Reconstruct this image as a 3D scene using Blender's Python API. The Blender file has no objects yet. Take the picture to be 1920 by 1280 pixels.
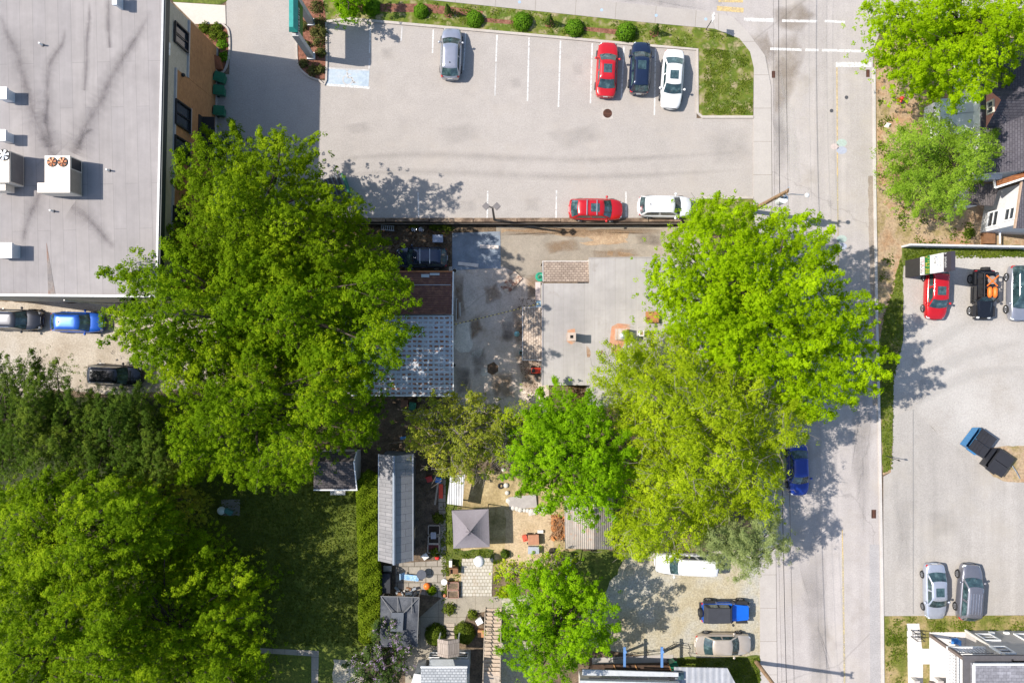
import bpy, bmesh, math, random
import numpy as np
from mathutils import Vector, Matrix
random.seed(7); RNG = np.random.default_rng(11)
C = bpy.context.scene.collection
SC = bpy.context.scene
S = 21.5; H = 64.0                       # ground pixels per metre, camera height
def W(px, py, z=0.0):
    k = (H - z) / H / S
    return Vector(((px - 960) * k, (640 - py) * k, z))
def sst(a, b, t):
    t = min(1, max(0, (t - a) / (b - a))); return t * t * (3 - 2 * t)
def T(x, y):                              # terrain height
    u = 960 + x * S; v = 640 - y * S
    return -1.2 * sst(404, 415, v) * (1 - sst(770, 960, v)) * sst(560, 640, u) * (1 - sst(1230, 1400, u))
def TP(px, py):
    return T((px - 960) / S, (640 - py) / S)
def G(px, py, dz=0.0):                    # point on the terrain seen at a pixel
    z = TP(px, py); p = W(px, py, z); p.z = T(p.x, p.y) + dz; return p
# ------------------------------------------------------------- scene, camera, light
cam = bpy.data.objects.new('camera', bpy.data.cameras.new('camera')); C.objects.link(cam)
cam.location = (0, 0, H); cam.data.sensor_width = 36; cam.data.lens = 36 * H * S / 1920; cam.data.clip_end = 1000
SC.camera = cam
SUN_EL = math.radians(48); az = math.radians(-8)
sd = Vector((math.cos(az) * math.cos(SUN_EL), math.sin(az) * math.cos(SUN_EL), -math.sin(SUN_EL)))
sl = bpy.data.lights.new('sun', 'SUN'); sl.energy = 4.1; sl.angle = math.radians(.5); sl.color = (1, .935, .85)
so = bpy.data.objects.new('sun', sl); C.objects.link(so); so.rotation_euler = sd.to_track_quat('-Z', 'Y').to_euler()
so.location = (-40, 5, 50)
w = bpy.data.worlds.new('World'); SC.world = w; w.use_nodes = True
nt = w.node_tree; sk = nt.nodes.new('ShaderNodeTexSky'); sk.sky_type = 'NISHITA'; sk.sun_disc = False
sk.sun_elevation = SUN_EL; sk.sun_rotation = math.radians(278); sk.air_density = 1.0; sk.dust_density = 1.0
nt.links.new(sk.outputs[0], nt.nodes['Background'].inputs[0]); nt.nodes['Background'].inputs[1].default_value = .125
SC.view_settings.view_transform = 'Standard'; SC.view_settings.look = 'None'; SC.view_settings.gamma = 1
SC.view_settings.exposure = 0.82
SC.render.engine = 'CYCLES'; SC.cycles.max_bounces = 6; SC.cycles.transparent_max_bounces = 16
SC.cycles.use_denoising = True
# ------------------------------------------------------------- objects
def tag(o, label=None, cat=None, group=None, kind=None):
    if label: o['label'] = label
    if cat: o['category'] = cat
    if group: o['group'] = group
    if kind: o['kind'] = kind
    return o
def thing(name, label, cat, loc=(0, 0, 0), rz=0, group=None):
    o = bpy.data.objects.new(name, None); C.objects.link(o)
    o.location = loc; o.rotation_euler = (0, 0, rz); o.empty_display_size = .3
    return tag(o, label, cat, group)
def copytree(o, parent=None):
    c = o.copy(); C.objects.link(c); c.parent = parent
    for ch in list(o.children):
        copytree(ch, c)
    return c
class MB:
    def __init__(s): s.v = []; s.f = []; s.m = []
    def poly(s, pts, mi=0):
        n = len(s.v); s.v += [tuple(p) for p in pts]; s.f.append(tuple(range(n, n + len(pts)))); s.m.append(mi)
    def mesh(s, vs, fs, mi=0):
        n = len(s.v); s.v += [tuple(p) for p in vs]
        for f in fs: s.f.append(tuple(n + i for i in f)); s.m.append(mi)
    def prism(s, pts, z0, z1, mi=0, top=None):
        a = sum(pts[i][0] * pts[(i + 1) % len(pts)][1] - pts[(i + 1) % len(pts)][0] * pts[i][1] for i in range(len(pts)))
        if a < 0: pts = pts[::-1]
        n = len(pts); f0 = (lambda p: z0) if not callable(z0) else z0; f1 = (lambda p: z1) if not callable(z1) else z1
        vs = [(p[0], p[1], f0(p)) for p in pts] + [(p[0], p[1], f1(p)) for p in pts]
        fs = [tuple(range(n))[::-1]] + [(i, (i + 1) % n, n + (i + 1) % n, n + i) for i in range(n)]
        s.mesh(vs, fs, mi); s.mesh(vs[n:], [tuple(range(n))], mi if top is None else top)
    def box(s, x0, y0, z0, x1, y1, z1, mi=0, top=None):
        s.prism([(min(x0, x1), min(y0, y1)), (max(x0, x1), min(y0, y1)), (max(x0, x1), max(y0, y1)), (min(x0, x1), max(y0, y1))], z0, z1, mi, top)
    def obox(s, c, size, rz=0, mi=0, mat=None):
        M = mat if mat is not None else Matrix.Translation(Vector(c)) @ Matrix.Rotation(rz, 4, 'Z')
        a, b, d = [q / 2 for q in size]
        vs = [M @ Vector(q) for q in ((-a, -b, -d), (a, -b, -d), (a, b, -d), (-a, b, -d), (-a, -b, d), (a, -b, d), (a, b, d), (-a, b, d))]
        s.mesh(vs, [(3, 2, 1, 0), (4, 5, 6, 7), (0, 1, 5, 4), (1, 2, 6, 5), (2, 3, 7, 6), (3, 0, 4, 7)], mi)
    def bar(s, a, b, wd, ht, mi=0):       # rectangular bar between two points
        a, b = Vector(a), Vector(b); d = b - a; L = d.length
        if L < 1e-5: return
        M = Matrix.Translation((a + b) / 2) @ d.to_track_quat('X', 'Z').to_matrix().to_4x4()
        s.obox(None, (L, wd, ht), 0, mi, M)
    def tube(s, pts, r, n=6, mi=0, cap=True):
        pts = [Vector(p) for p in pts]; m = len(pts); rr = r if hasattr(r, '__len__') else [r] * m
        base = len(s.v)
        for i, p in enumerate(pts):
            d = (pts[min(i + 1, m - 1)] - pts[max(i - 1, 0)])
            if d.length < 1e-6: d = Vector((0, 0, 1))
            d.normalize(); a = Vector((0, 0, 1)) if abs(d.z) < .9 else Vector((1, 0, 0))
            u = d.cross(a).normalized(); q = d.cross(u)
            for k in range(n):
                t = 2 * math.pi * k / n; s.v.append(tuple(p + (u * math.cos(t) + q * math.sin(t)) * rr[i]))
        for i in range(m - 1):
            for k in range(n):
                a0 = base + i * n + k; a1 = base + i * n + (k + 1) % n
                s.f.append((a0, a0 + n, a1 + n, a1)); s.m.append(mi)
        if cap:
            s.f.append(tuple(base + k for k in range(n))); s.m.append(mi)
            s.f.append(tuple(base + (m - 1) * n + k for k in range(n))[::-1]); s.m.append(mi)
    def cyl(s, c, r, z0, z1, n=16, mi=0, r2=None, top=None):
        r2 = r if r2 is None else r2
        ring = lambda R, z: [(c[0] + R * math.cos(2 * math.pi * k / n), c[1] + R * math.sin(2 * math.pi * k / n), z) for k in range(n)]
        s.mesh(ring(r, z0) + ring(r2, z1), [(k, (k + 1) % n, n + (k + 1) % n, n + k) for k in range(n)] + [tuple(range(n))[::-1]], mi)
        s.mesh(ring(r2, z1), [tuple(range(n))], mi if top is None else top)
    def sph(s, c, r, nu=14, nv=8, sz=1.0, mi=0):
        vs = []; fs = []
        for j in range(nv + 1):
            t = math.pi * j / nv
            for i in range(nu):
                p = 2 * math.pi * i / nu
                vs.append((c[0] + r * math.sin(t) * math.cos(p), c[1] + r * math.sin(t) * math.sin(p), c[2] + r * sz * math.cos(t)))
        for j in range(nv):
            for i in range(nu):
                fs.append((j * nu + i, (j + 1) * nu + i, (j + 1) * nu + (i + 1) % nu, j * nu + (i + 1) % nu))
        s.mesh(vs, fs, mi)
    def build(s, name, mats, parent=None, local=False, smooth=False, bev=0, label=None):
        me = bpy.data.meshes.new(name); me.from_pydata(s.v, [], s.f)
        if not isinstance(mats, (list, tuple)): mats = [mats]
        for m in mats: me.materials.append(m)
        if len(mats) > 1: me.polygons.foreach_set('material_index', s.m)
        if smooth: me.polygons.foreach_set('use_smooth', [True] * len(s.f))
        me.update(); o = bpy.data.objects.new(name, me); C.objects.link(o)
        if parent is not None:
            o.parent = parent
            if parent.type == 'EMPTY' and not local:
                o.matrix_parent_inverse = Matrix.LocRotScale(parent.location, parent.rotation_euler, None).inverted()
        if bev:
            b = o.modifiers.new('bevel', 'BEVEL'); b.width = bev; b.segments = 2; b.limit_method = 'ANGLE'
        if label: o['label'] = label
        return o
# ------------------------------------------------------------- materials
def lin(r, g=None, b=None):
    if g is None: r, g, b = (int(r[i:i + 2], 16) for i in (0, 2, 4))
    f = lambda c: (c / 255) / 12.92 if c <= 10 else ((c / 255 + .055) / 1.055) ** 2.4
    return (f(r), f(g), f(b), 1)
def sc4(c, k): return (c[0] * k, c[1] * k, c[2] * k, 1)
class N:
    def __init__(s, name):
        s.m = bpy.data.materials.new(name); s.m.use_nodes = True; s.t = s.m.node_tree; s.b = s.t.nodes['Principled BSDF']
        s.out = s.t.nodes['Material Output']; s.co = None
    def n(s, ty, **k):
        o = s.t.nodes.new('ShaderNode' + ty)
        for a, v in k.items(): setattr(o, a, v)
        return o
    def l(s, a, b): s.t.links.new(a, b)
    def coord(s, axes='xyz', scale=(1, 1, 1), rot=0):
        if s.co is None: s.co = s.n('TexCoord').outputs['Object']
        c = s.co
        if axes != 'xyz':
            sp = s.n('SeparateXYZ'); s.l(c, sp.inputs[0]); cb = s.n('CombineXYZ')
            for i, a in enumerate(axes): s.l(sp.outputs['xyz'.index(a)], cb.inputs[i])
            c = cb.outputs[0]
        if scale != (1, 1, 1) or rot:
            mp = s.n('Mapping'); mp.inputs['Scale'].default_value = scale; mp.inputs['Rotation'].default_value = (0, 0, rot)
            s.l(c, mp.inputs[0]); c = mp.outputs[0]
        return c
    def noise(s, scale, detail=4, rough=.6, co=None, dist=0):
        o = s.n('TexNoise'); o.inputs['Scale'].default_value = scale; o.inputs['Detail'].default_value = detail
        o.inputs['Roughness'].default_value = rough; o.inputs['Distortion'].default_value = dist
        s.l(co or s.coord(), o.inputs['Vector']); return o.outputs[0]
    def ramp(s, f, cols, lo=.3, hi=.7, pos=None):
        r = s.n('ValToRGB'); e = r.color_ramp.elements
        while len(e) < len(cols): e.new(.5)
        for i, c in enumerate(cols):
            e[i].position = pos[i] if pos else lo + (hi - lo) * i / max(1, len(cols) - 1); e[i].color = c if len(c) == 4 else (*c, 1)
        s.l(f, r.inputs[0]); return r.outputs[0]
    def val(s, f, a, b, lo=.3, hi=.7):
        r = s.n('MapRange'); r.inputs[1].default_value = lo; r.inputs[2].default_value = hi
        r.inputs[3].default_value = a; r.inputs[4].default_value = b; s.l(f, r.inputs[0]); return r.outputs[0]
    def mix(s, f, a, b, mode='MIX'):
        o = s.n('MixRGB', blend_type=mode)
        for i, q in enumerate((f, a, b)):
            if isinstance(q, (int, float)): o.inputs[i].default_value = q if i == 0 else (q, q, q, 1)
            elif isinstance(q, tuple): o.inputs[i].default_value = q
            else: s.l(q, o.inputs[i])
        return o.outputs[0]
    def mul(s, c, f): return s.mix(1.0, c, f, 'MULTIPLY')
    def fin(s, col, rough=.85, bump=None, bd=.02, bs=.4, metal=0, spec=.3, coat=0):
        b = s.b
        if isinstance(col, tuple): b.inputs['Base Color'].default_value = col
        else: s.l(col, b.inputs['Base Color'])
        if isinstance(rough, (int, float)): b.inputs['Roughness'].default_value = rough
        else: s.l(rough, b.inputs['Roughness'])
        b.inputs['Metallic'].default_value = metal; b.inputs['Specular IOR Level'].default_value = spec
        b.inputs['Coat Weight'].default_value = coat; b.inputs['Coat Roughness'].default_value = .06
        if bump is not None:
            o = s.n('Bump'); o.inputs['Strength'].default_value = bs; o.inputs['Distance'].default_value = bd
            s.l(bump, o.inputs['Height']); s.l(o.outputs[0], b.inputs['Normal'])
        return s.m
_mc = {}
def stainmat(name, col, lo, hi, amt, sc=1.3):
    k = N(name); k.fin(col, .9); t = k.n('BsdfTransparent'); mx = k.n('MixShader'); a = k.n('Attribute'); a.attribute_name = 'fade'; q = k.n('Math', operation='MULTIPLY')
    k.l(k.val(k.noise(sc, 5, .7), amt * .15, amt, lo, hi), q.inputs[0]); k.l(a.outputs['Fac'], q.inputs[1]); k.l(q.outputs[0], mx.inputs[0]); k.l(t.outputs[0], mx.inputs[1]); k.l(k.b.outputs[0], mx.inputs[2]); k.l(mx.outputs[0], k.out.inputs[0]); return k.m
def fade(o, vals):
    at_ = o.data.attributes.new('fade', 'FLOAT', 'POINT'); at_.data.foreach_set('value', vals); return o
def P(name, col, rough=.6, metal=0, spec=.4, coat=0, var=.12, scale=3.0):
    """plain weathered paint/metal/wood: colour with mild noise wear"""
    key = (name, col)
    if key in _mc: return _mc[key]
    k = N(name); f = k.noise(scale, 5, .65)
    c = k.ramp(f, [sc4(col, 1 - var), col, sc4(col, 1 + var)])
    _mc[key] = k.fin(c, rough, None, metal=metal, spec=spec, coat=coat); return _mc[key]
def mottled(name, cols, scale=1.0, fine=7.0, famp=.18, rough=.9, bump=.05, big=None, lo=.3, hi=.7, detail=6, bs=.6):
    k = N(name); c = k.ramp(k.noise(scale, detail, .65), cols, lo, hi)
    f = k.noise(fine, 3, .7); c = k.mul(c, k.val(f, 1 - famp, 1 + famp))
    if big: c = k.mul(c, k.val(k.noise(big[0], 4, .6), 1 - big[1], 1 + big[1]))
    return k.fin(c, rough, f, bump, bs)
def asphalt(name, base, big=.07, mid=.05, fine=.12, crack=0, stain=None, warm=None, streak=None, joint=None):
    k = N(name); c = base
    f1 = k.noise(.09, 5, .6); f2 = k.noise(.8, 5, .65); f3 = k.noise(9, 2, .8)
    c = k.mul(c, k.val(f1, 1 - big, 1 + big)); c = k.mul(c, k.val(f2, 1 - mid, 1 + mid)); c = k.mul(c, k.val(f3, 1 - fine, 1 + fine))
    if warm: c = k.mix(k.val(k.noise(.23, 5, .7), 0, .7, .5, .72), c, warm)
    if streak:   # long tyre-worn streaks along an axis
        c = k.mul(c, k.val(k.noise(1, 4, .6, k.coord('xyz', streak)), .9, 1.08))
    if stain:
        c = k.mix(k.val(k.noise(.45, 4, .6), 0, stain[1], .56, .76), c, stain[0])
    if crack:
        nz = k.noise(.7, 4, .6); cv = k.n('VectorMath', operation='ADD')
        mm = k.n('VectorMath', operation='SCALE'); cb = k.n('CombineXYZ'); k.l(nz, cb.inputs[0]); k.l(nz, cb.inputs[1])
        k.l(cb.outputs[0], mm.inputs[0]); mm.inputs[3].default_value = 1.6
        k.l(k.coord(), cv.inputs[0]); k.l(mm.outputs[0], cv.inputs[1])
        vo = k.n('TexVoronoi', feature='DISTANCE_TO_EDGE'); vo.inputs['Scale'].default_value = crack; k.l(cv.outputs[0], vo.inputs['Vector'])
        c = k.mix(k.val(vo.outputs['Distance'], .28, 0, .02 * crack, .09 * crack), c, sc4(base, .4))
    if joint:    # slab joints every joint metres
        br = k.n('TexBrick', offset=0.0); br.inputs['Scale'].default_value = 1; br.inputs['Brick Width'].default_value = joint[0]; br.inputs['Row Height'].default_value = joint[1]
        br.inputs['Mortar Size'].default_value = .02; br.inputs['Color1'].default_value = (1, 1, 1, 1); br.inputs['Color2'].default_value = (.94, .94, .93, 1); br.inputs['Mortar'].default_value = (.6, .57, .53, 1)
        k.l(k.coord('xyz', (1, 1, 1), joint[2] if len(joint) > 2 else 0), br.inputs['Vector']); c = k.mul(c, br.outputs['Color'])
    return k.fin(c, .9, f3, .01, .5)
def bricks(name, c1, c2, mortar, w, h, axes='xyz', msize=.02, rough=.85, var=.15, rot=0, stain=None, sc=2.5, off=.5):
    k = N(name); br = k.n('TexBrick', offset=off); br.inputs['Scale'].default_value = 1
    br.inputs['Brick Width'].default_value = w; br.inputs['Row Height'].default_value = h; br.inputs['Mortar Size'].default_value = msize
    br.inputs['Color1'].default_value = c1; br.inputs['Color2'].default_value = c2; br.inputs['Mortar'].default_value = mortar; br.inputs['Bias'].default_value = 0
    k.l(k.coord(axes, (1, 1, 1), rot), br.inputs['Vector']); c = br.outputs['Color']
    c = k.mul(c, k.val(k.noise(sc, 5, .7), 1 - var, 1 + var)); c = k.mul(c, k.val(k.noise(.35, 4, .6), 1 - var * .7, 1 + var * .7))
    if stain: c = k.mix(k.val(k.noise(.8, 5, .7), 0, stain[1], .55, .75), c, stain[0])
    return k.fin(c, rough, br.outputs['Fac'], -.01, .5)
def corrug(name, col, axis=0, period=.15, rust=None, rusty=.6, rough=.45, metal=.4, band=None):
    k = N(name); sp = k.n('SeparateXYZ'); k.l(k.coord(), sp.inputs[0])
    m = k.n('Math', operation='MULTIPLY'); m.inputs[1].default_value = 2 * math.pi / period; k.l(sp.outputs[axis], m.inputs[0])
    sn = k.n('Math', operation='SINE'); k.l(m.outputs[0], sn.inputs[0])
    c = k.mul(col, k.val(k.noise(1.2, 5, .7), .82, 1.15))
    c = k.mul(c, k.val(k.noise(1, 3, .6, k.coord('xyz', (.3, 5, 1) if axis == 1 else (5, .3, 1))), .85, 1.1))
    if rust:
        f = k.noise(2.2, 6, .75)
        if band == 'spots':   # rust blooms in rows round the fixings
            g = []
            for ax_, per in ((0, .46), (1, .40)):
                q = k.n('MapRange'); q.inputs[1].default_value = (-.75, -.15)[ax_]; q.inputs[2].default_value = (-.1, .5)[ax_]; sn2 = k.n('Math', operation='SINE'); mm2 = k.n('Math', operation='MULTIPLY_ADD'); mm2.inputs[1].default_value = 2 * math.pi / per
                jn = k.n('Math', operation='MULTIPLY'); jn.inputs[1].default_value = 3.2; k.l(k.noise(1.3 + ax_, 3, .6), jn.inputs[0]); k.l(sp.outputs[ax_], mm2.inputs[0]); k.l(jn.outputs[0], mm2.inputs[2]); k.l(mm2.outputs[0], sn2.inputs[0]); k.l(sn2.outputs[0], q.inputs[0]); g.append(q.outputs[0])
            m1 = k.n('Math', operation='MULTIPLY'); k.l(g[0], m1.inputs[0]); k.l(g[1], m1.inputs[1]); m2_ = k.n('Math', operation='MULTIPLY'); k.l(m1.outputs[0], m2_.inputs[0]); k.l(k.val(k.noise(.9, 5, .7), .15, 1, .38, .56), m2_.inputs[1]); fac = m2_.outputs[0]
        elif band:   # rust follows rows of fixings
            br = k.n('TexBrick', offset=.5); br.inputs['Scale'].default_value = 1; br.inputs['Brick Width'].default_value = band[0]; br.inputs['Row Height'].default_value = band[1]
            br.inputs['Mortar Size'].default_value = band[2]; br.inputs['Mortar Smooth'].default_value = .6
            jit = k.n('VectorMath', operation='ADD'); q = k.noise(1.1, 3, .6); cb = k.n('CombineXYZ'); qq = k.n('Math', operation='MULTIPLY'); qq.inputs[1].default_value = .35
            k.l(q, qq.inputs[0]); k.l(qq.outputs[0], cb.inputs[0]); k.l(qq.outputs[0], cb.inputs[1]); k.l(k.coord(), jit.inputs[0]); k.l(cb.outputs[0], jit.inputs[1])
            k.l(jit.outputs[0], br.inputs['Vector']); ff = k.n('Math', operation='MULTIPLY'); k.l(br.outputs['Fac'], ff.inputs[0]); k.l(k.val(f, 0, 1, .38, .5), ff.inputs[1]); fac = ff.outputs[0]
        else: fac = k.val(f, 0, 1, .62 - rusty * .3, .78 - rusty * .3)
        c = k.mix(fac, c, rust)
    return k.fin(c, rough, sn.outputs[0], .02, .7, metal=metal)
def wornpaint(name, cols, lo=.3, hi=.52, keep=.3):
    k = N(name); k.fin(k.ramp(k.noise(1.6, 5, .6), cols), .85); t = k.n('BsdfTransparent'); mx = k.n('MixShader'); k.l(k.val(k.noise(4.5, 5, .75), keep, 1, lo, hi), mx.inputs[0]); k.l(t.outputs[0], mx.inputs[1]); k.l(k.b.outputs[0], mx.inputs[2]); k.l(mx.outputs[0], k.out.inputs[0]); return k.m
def leafmat(name, c1, c2, c3, trans=.35, sc=.35):
    k = N(name); a = k.n('Attribute'); a.attribute_name = 'tint'
    f = k.n('Math', operation='ADD'); q = k.n('Math', operation='MULTIPLY'); q.inputs[1].default_value = .55
    k.l(a.outputs['Fac'], q.inputs[0]); k.l(q.outputs[0], f.inputs[0])
    q2 = k.n('Math', operation='MULTIPLY'); q2.inputs[1].default_value = .5; k.l(k.val(k.noise(sc, 3, .6), 0, 1), q2.inputs[0]); k.l(q2.outputs[0], f.inputs[1])
    c = k.ramp(f.outputs[0], [c1, c2, c3], .1, .95)
    d = k.b; k.l(c, d.inputs['Base Color']); d.inputs['Roughness'].default_value = .6; d.inputs['Specular IOR Level'].default_value = .04
    t = k.n('BsdfTranslucent'); k.l(k.mul(c, (1.25, 1.35, .6, 1)), t.inputs[0]); mx = k.n('MixShader'); mx.inputs[0].default_value = trans
    k.l(d.outputs[0], mx.inputs[1]); k.l(t.outputs[0], mx.inputs[2]); k.l(mx.outputs[0], k.out.inputs[0]); return k.m
def paint(name, col, metal=.25, rough=.3):
    k = N(name); c = k.mul(col, k.val(k.noise(2.5, 4, .6), .93, 1.06)); return k.fin(c, rough, None, metal=metal, spec=.5, coat=.8)
_g = N('car_glass'); GLASS = _g.fin(_g.ramp(_g.noise(2.2, 3, .6), [(.012, .022, .026, 1), (.03, .06, .065, 1), (.10, .16, .165, 1)], .3, .75), .06, None, spec=.9, coat=.4)  # teal blotches put reflections and cabin interior into the glass colour
WINGL = N('window_glass').fin((.03, .036, .045, 1), .06, None, spec=.8)
TYRE = P('tyre_rubber', (.018, .018, .019, 1), .85); RIM = P('alloy_rim', (.42, .43, .45, 1), .3, .8)
BLACK = P('black_plastic', (.02, .02, .022, 1), .6); CHROME = P('bright_trim', (.65, .66, .68, 1), .2, .9)
TAILR = P('red_lens', (.42, .012, .015, 1), .2, 0, .5, .5); HEADL = P('clear_lens', (.62, .65, .68, 1), .15, 0, .6, .5)
WHITE = P('white_paint', (.74, .74, .73, 1), .5); OFFW = P('cream_paint', (.6, .57, .52, 1), .6)
WOOD = P('weathered_wood', (.36, .30, .24, 1), .8, var=.25, scale=5); DWOOD = P('brown_wood', (.19, .095, .045, 1), .7, var=.25, scale=5)
GALV = P('galvanised_steel', (.38, .41, .44, 1), .4, .6); DMET = P('dark_metal', (.05, .05, .055, 1), .5, .5)
RED = P('red_plastic', (.52, .03, .02, 1), .45); BLUE = P('blue_plastic', (.05, .2, .5, 1), .45); GREENP = P('green_plastic', (.01, .13, .07, 1), .4)
ORANGE = P('orange_plastic', (.75, .16, .02, 1), .45); TERRA = P('terracotta', (.42, .16, .07, 1), .8); TEAL = P('teal_paint', (.1, .38, .36, 1), .5)
BARK = mottled('bark', [(.035, .026, .018, 1), (.06, .046, .034, 1), (.095, .075, .058, 1)], 3, 14, .25, .95, .03)
TWIG = mottled('grey_twig_bark', [(.12, .10, .08, 1), (.2, .17, .14, 1), (.29, .26, .22, 1)], 4, 14, .2, .95, .02)
# ============================================================= ground and paving
def cutpoly(pts, cell=1.0):
    bm = bmesh.new(); vs = [bm.verts.new((p[0], p[1], 0)) for p in pts]
    for tr in tessellate_polygon([[Vector((p[0], p[1], 0)) for p in pts]]):
        if len(set(tr)) == 3: bm.faces.new([vs[i] for i in tr])
    xs = [p[0] for p in pts]; ys = [p[1] for p in pts]
    for ax, lo, hi in ((0, min(xs), max(xs)), (1, min(ys), max(ys))):
        for k in range(math.ceil(lo / cell), math.floor(hi / cell) + 1):
            co = [0, 0, 0]; no = [0, 0, 0]; co[ax] = k * cell; no[ax] = 1
            bmesh.ops.bisect_plane(bm, geom=bm.verts[:] + bm.edges[:] + bm.faces[:], dist=1e-5, plane_co=co, plane_no=no)
    return bm
from mathutils.geometry import tessellate_polygon
NATURAL = {'grass_strip': 2, 'rear_gravel': 3, 'right_verge': 2, 'verge_grass': 3, 'fence_line_grass': 3, 'gravel_lot': 2.5, 'lot_island': 3, 'house_lawn': 2, 'sand_drift': 3, 'concrete_patch': 2, 'rust_stain': 2, 'backyard_dirt': 4, 'backyard_grass': 4, 'pale_straw': 5, 'lawn': 3, 'tall_grass_strip': 2, 'gravel_patch': 4, 'courtyard_soil': 3, 'drive_strip': 4, 'car_park': 2, 'weedy_ground': 6, 'corner_grass': 3, 'driveway': 2, 'yard_paving': 2, 'gutter_dirt': 2}
def jag(px, amp, step=9.0):
    rr = random.Random(int(sum(p[0] + p[1] * 3 for p in px))); out = []
    for i in range(len(px)):
        a, b = Vector(px[i]), Vector(px[(i + 1) % len(px)]); n = max(1, int((b - a).length / step)); nn = Vector((-(b - a).y, (b - a).x)).normalized(); w = 0
        out.append(tuple(a))
        for k in range(1, n): w = .6 * w + rr.uniform(-amp, amp) * .6; q = a.lerp(b, k / n) + nn * w; out.append(tuple(q))
    return out
def sheet(name, px, mat, off, flat=True, world=False):
    if name in NATURAL and not world: px = jag(px, NATURAL[name])
    pts = [Vector(q) for q in px] if world else [(W(*q) if flat else G(*q)) for q in px]
    a = sum(pts[i][0] * pts[(i + 1) % len(pts)][1] - pts[(i + 1) % len(pts)][0] * pts[i][1] for i in range(len(pts)))
    if a < 0: pts = pts[::-1]
    me = bpy.data.meshes.new(name)
    if flat:
        me.from_pydata([(p[0], p[1], off) for p in pts], [], [tuple(range(len(pts)))])
    else:
        bm = cutpoly(pts)
        for v in bm.verts: v.co.z = T(v.co.x, v.co.y) + off
        bm.normal_update()
        for f in bm.faces:
            if f.normal.z < 0: f.normal_flip()
        bm.to_mesh(me); bm.free()
    me.materials.append(mat); o = bpy.data.objects.new(name, me); C.objects.link(o); o['kind'] = 'structure'; return o
def slab(name, px, mat, z0, z1):
    m = MB(); m.prism([W(*q) for q in px], z0, z1); o = m.build(name, mat); o['kind'] = 'structure'; return o
def smooth_line(pts, n=6):
    out = []
    for i in range(len(pts) - 1):
        p0 = Vector(pts[max(0, i - 1)]); p1 = Vector(pts[i]); p2 = Vector(pts[i + 1]); p3 = Vector(pts[min(len(pts) - 1, i + 2)])
        for j in range(n):
            t = j / n; out.append(.5 * ((2 * p1) + (p2 - p0) * t + (2 * p0 - 5 * p1 + 4 * p2 - p3) * t * t + (3 * p1 - p0 - 3 * p2 + p3) * t ** 3))
    out.append(Vector(pts[-1])); return out
def kerb(px, wd, z1, mat, name='kerb', z0=-.05, sm=0, world=False):
    pts = [Vector((q[0], q[1])) if world else W(*q).to_2d() for q in px]
    if sm: pts = [p.to_2d() for p in smooth_line([(*p, 0) for p in pts], sm)]
    m = MB(); L = []; R = []
    for i, p in enumerate(pts):
        d = (pts[min(i + 1, len(pts) - 1)] - pts[max(i - 1, 0)]).normalized(); nn = Vector((-d.y, d.x)) * wd / 2
        L.append(p + nn); R.append(p - nn)
    m.prism(L + R[::-1], z0, z1); o = m.build(name, mat); o['kind'] = 'structure'; return o
A_LOT = asphalt('asphalt_lot', (.338, .308, .282, 1), .06, .05, .13, 0, ((.25, .228, .212, 1), .4), (.36, .32, .28, 1), None)
A_ST = asphalt('asphalt_street', (.355, .325, .308, 1), .07, .06, .12, .05, ((.26, .23, .2, 1), .55), (.375, .335, .29, 1), (1.1, .03, 1))
A_YARD = asphalt('asphalt_yard', (.50, .42, .355, 1), .15, .16, .2, .13, ((.27, .205, .155, 1), .8), (.47, .365, .27, 1))
A_DRIVE = asphalt('concrete_driveway', (.27, .235, .19, 1), .1, .12, .14, .12, ((.2, .16, .12, 1), .6), (.36, .30, .23, 1))
A_LOW = asphalt('asphalt_right_lot', (.33, .307, .282, 1), .06, .06, .14, 0, None, (.33, .30, .26, 1), (1.0, .05, 1))
CONC = asphalt('concrete_walk', (.385, .354, .328, 1), .05, .05, .06, 0, ((.33, .29, .25, 1), .4), None, None, (9, 2.9, 0))
CONCT = asphalt('concrete_walk_diagonal', (.345, .315, .288, 1), .05, .06, .06, 0, ((.33, .29, .25, 1), .4), None, None, (3.5, 9, math.radians(4)))
KERB = asphalt('kerb_concrete', (.40, .36, .32, 1), .08, .1, .1, 0, ((.28, .22, .17, 1), .5))
WKERB = asphalt('pale_kerb', (.45, .42, .39, 1), .06, .08, .1, 0, ((.35, .3, .26, 1), .5))
DIRT = mottled('dirt_and_straw', [(.10, .07, .042, 1), (.21, .145, .085, 1), (.31, .225, .135, 1), (.36, .29, .19, 1)], .9, 7, .3, .95, .06, (.15, .15))
STRAW = mottled('straw_lawn', [(.17, .14, .055, 1), (.33, .25, .13, 1), (.44, .35, .2, 1)], .8, 6, .25, .95, .05, (.2, .12))
LITTER = mottled('leaf_litter', [(.06, .045, .03, 1), (.125, .09, .06, 1), (.2, .145, .09, 1)], 1.5, 7, .4, .95, .08)
MULCH = mottled('red_mulch', [(.10, .045, .028, 1), (.19, .08, .05, 1), (.25, .125, .085, 1)], 3, 9, .35, .95, .05)
GRASS = mottled('lawn_grass', [(.035, .06, .010, 1), (.075, .105, .016, 1), (.12, .14, .025, 1), (.2, .17, .065, 1)], .7, 5, .35, .95, .08, (.12, .2), .25, .78)
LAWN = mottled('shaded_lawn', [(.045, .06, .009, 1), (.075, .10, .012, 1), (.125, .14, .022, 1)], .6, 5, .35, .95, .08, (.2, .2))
VERGE = mottled('patchy_verge', [(.33, .265, .18, 1), (.27, .225, .12, 1), (.12, .14, .018, 1), (.075, .115, .010, 1), (.22, .19, .09, 1), (.33, .27, .19, 1)], .75, 6, .3, .95, .06, None, .28, .74)
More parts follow.
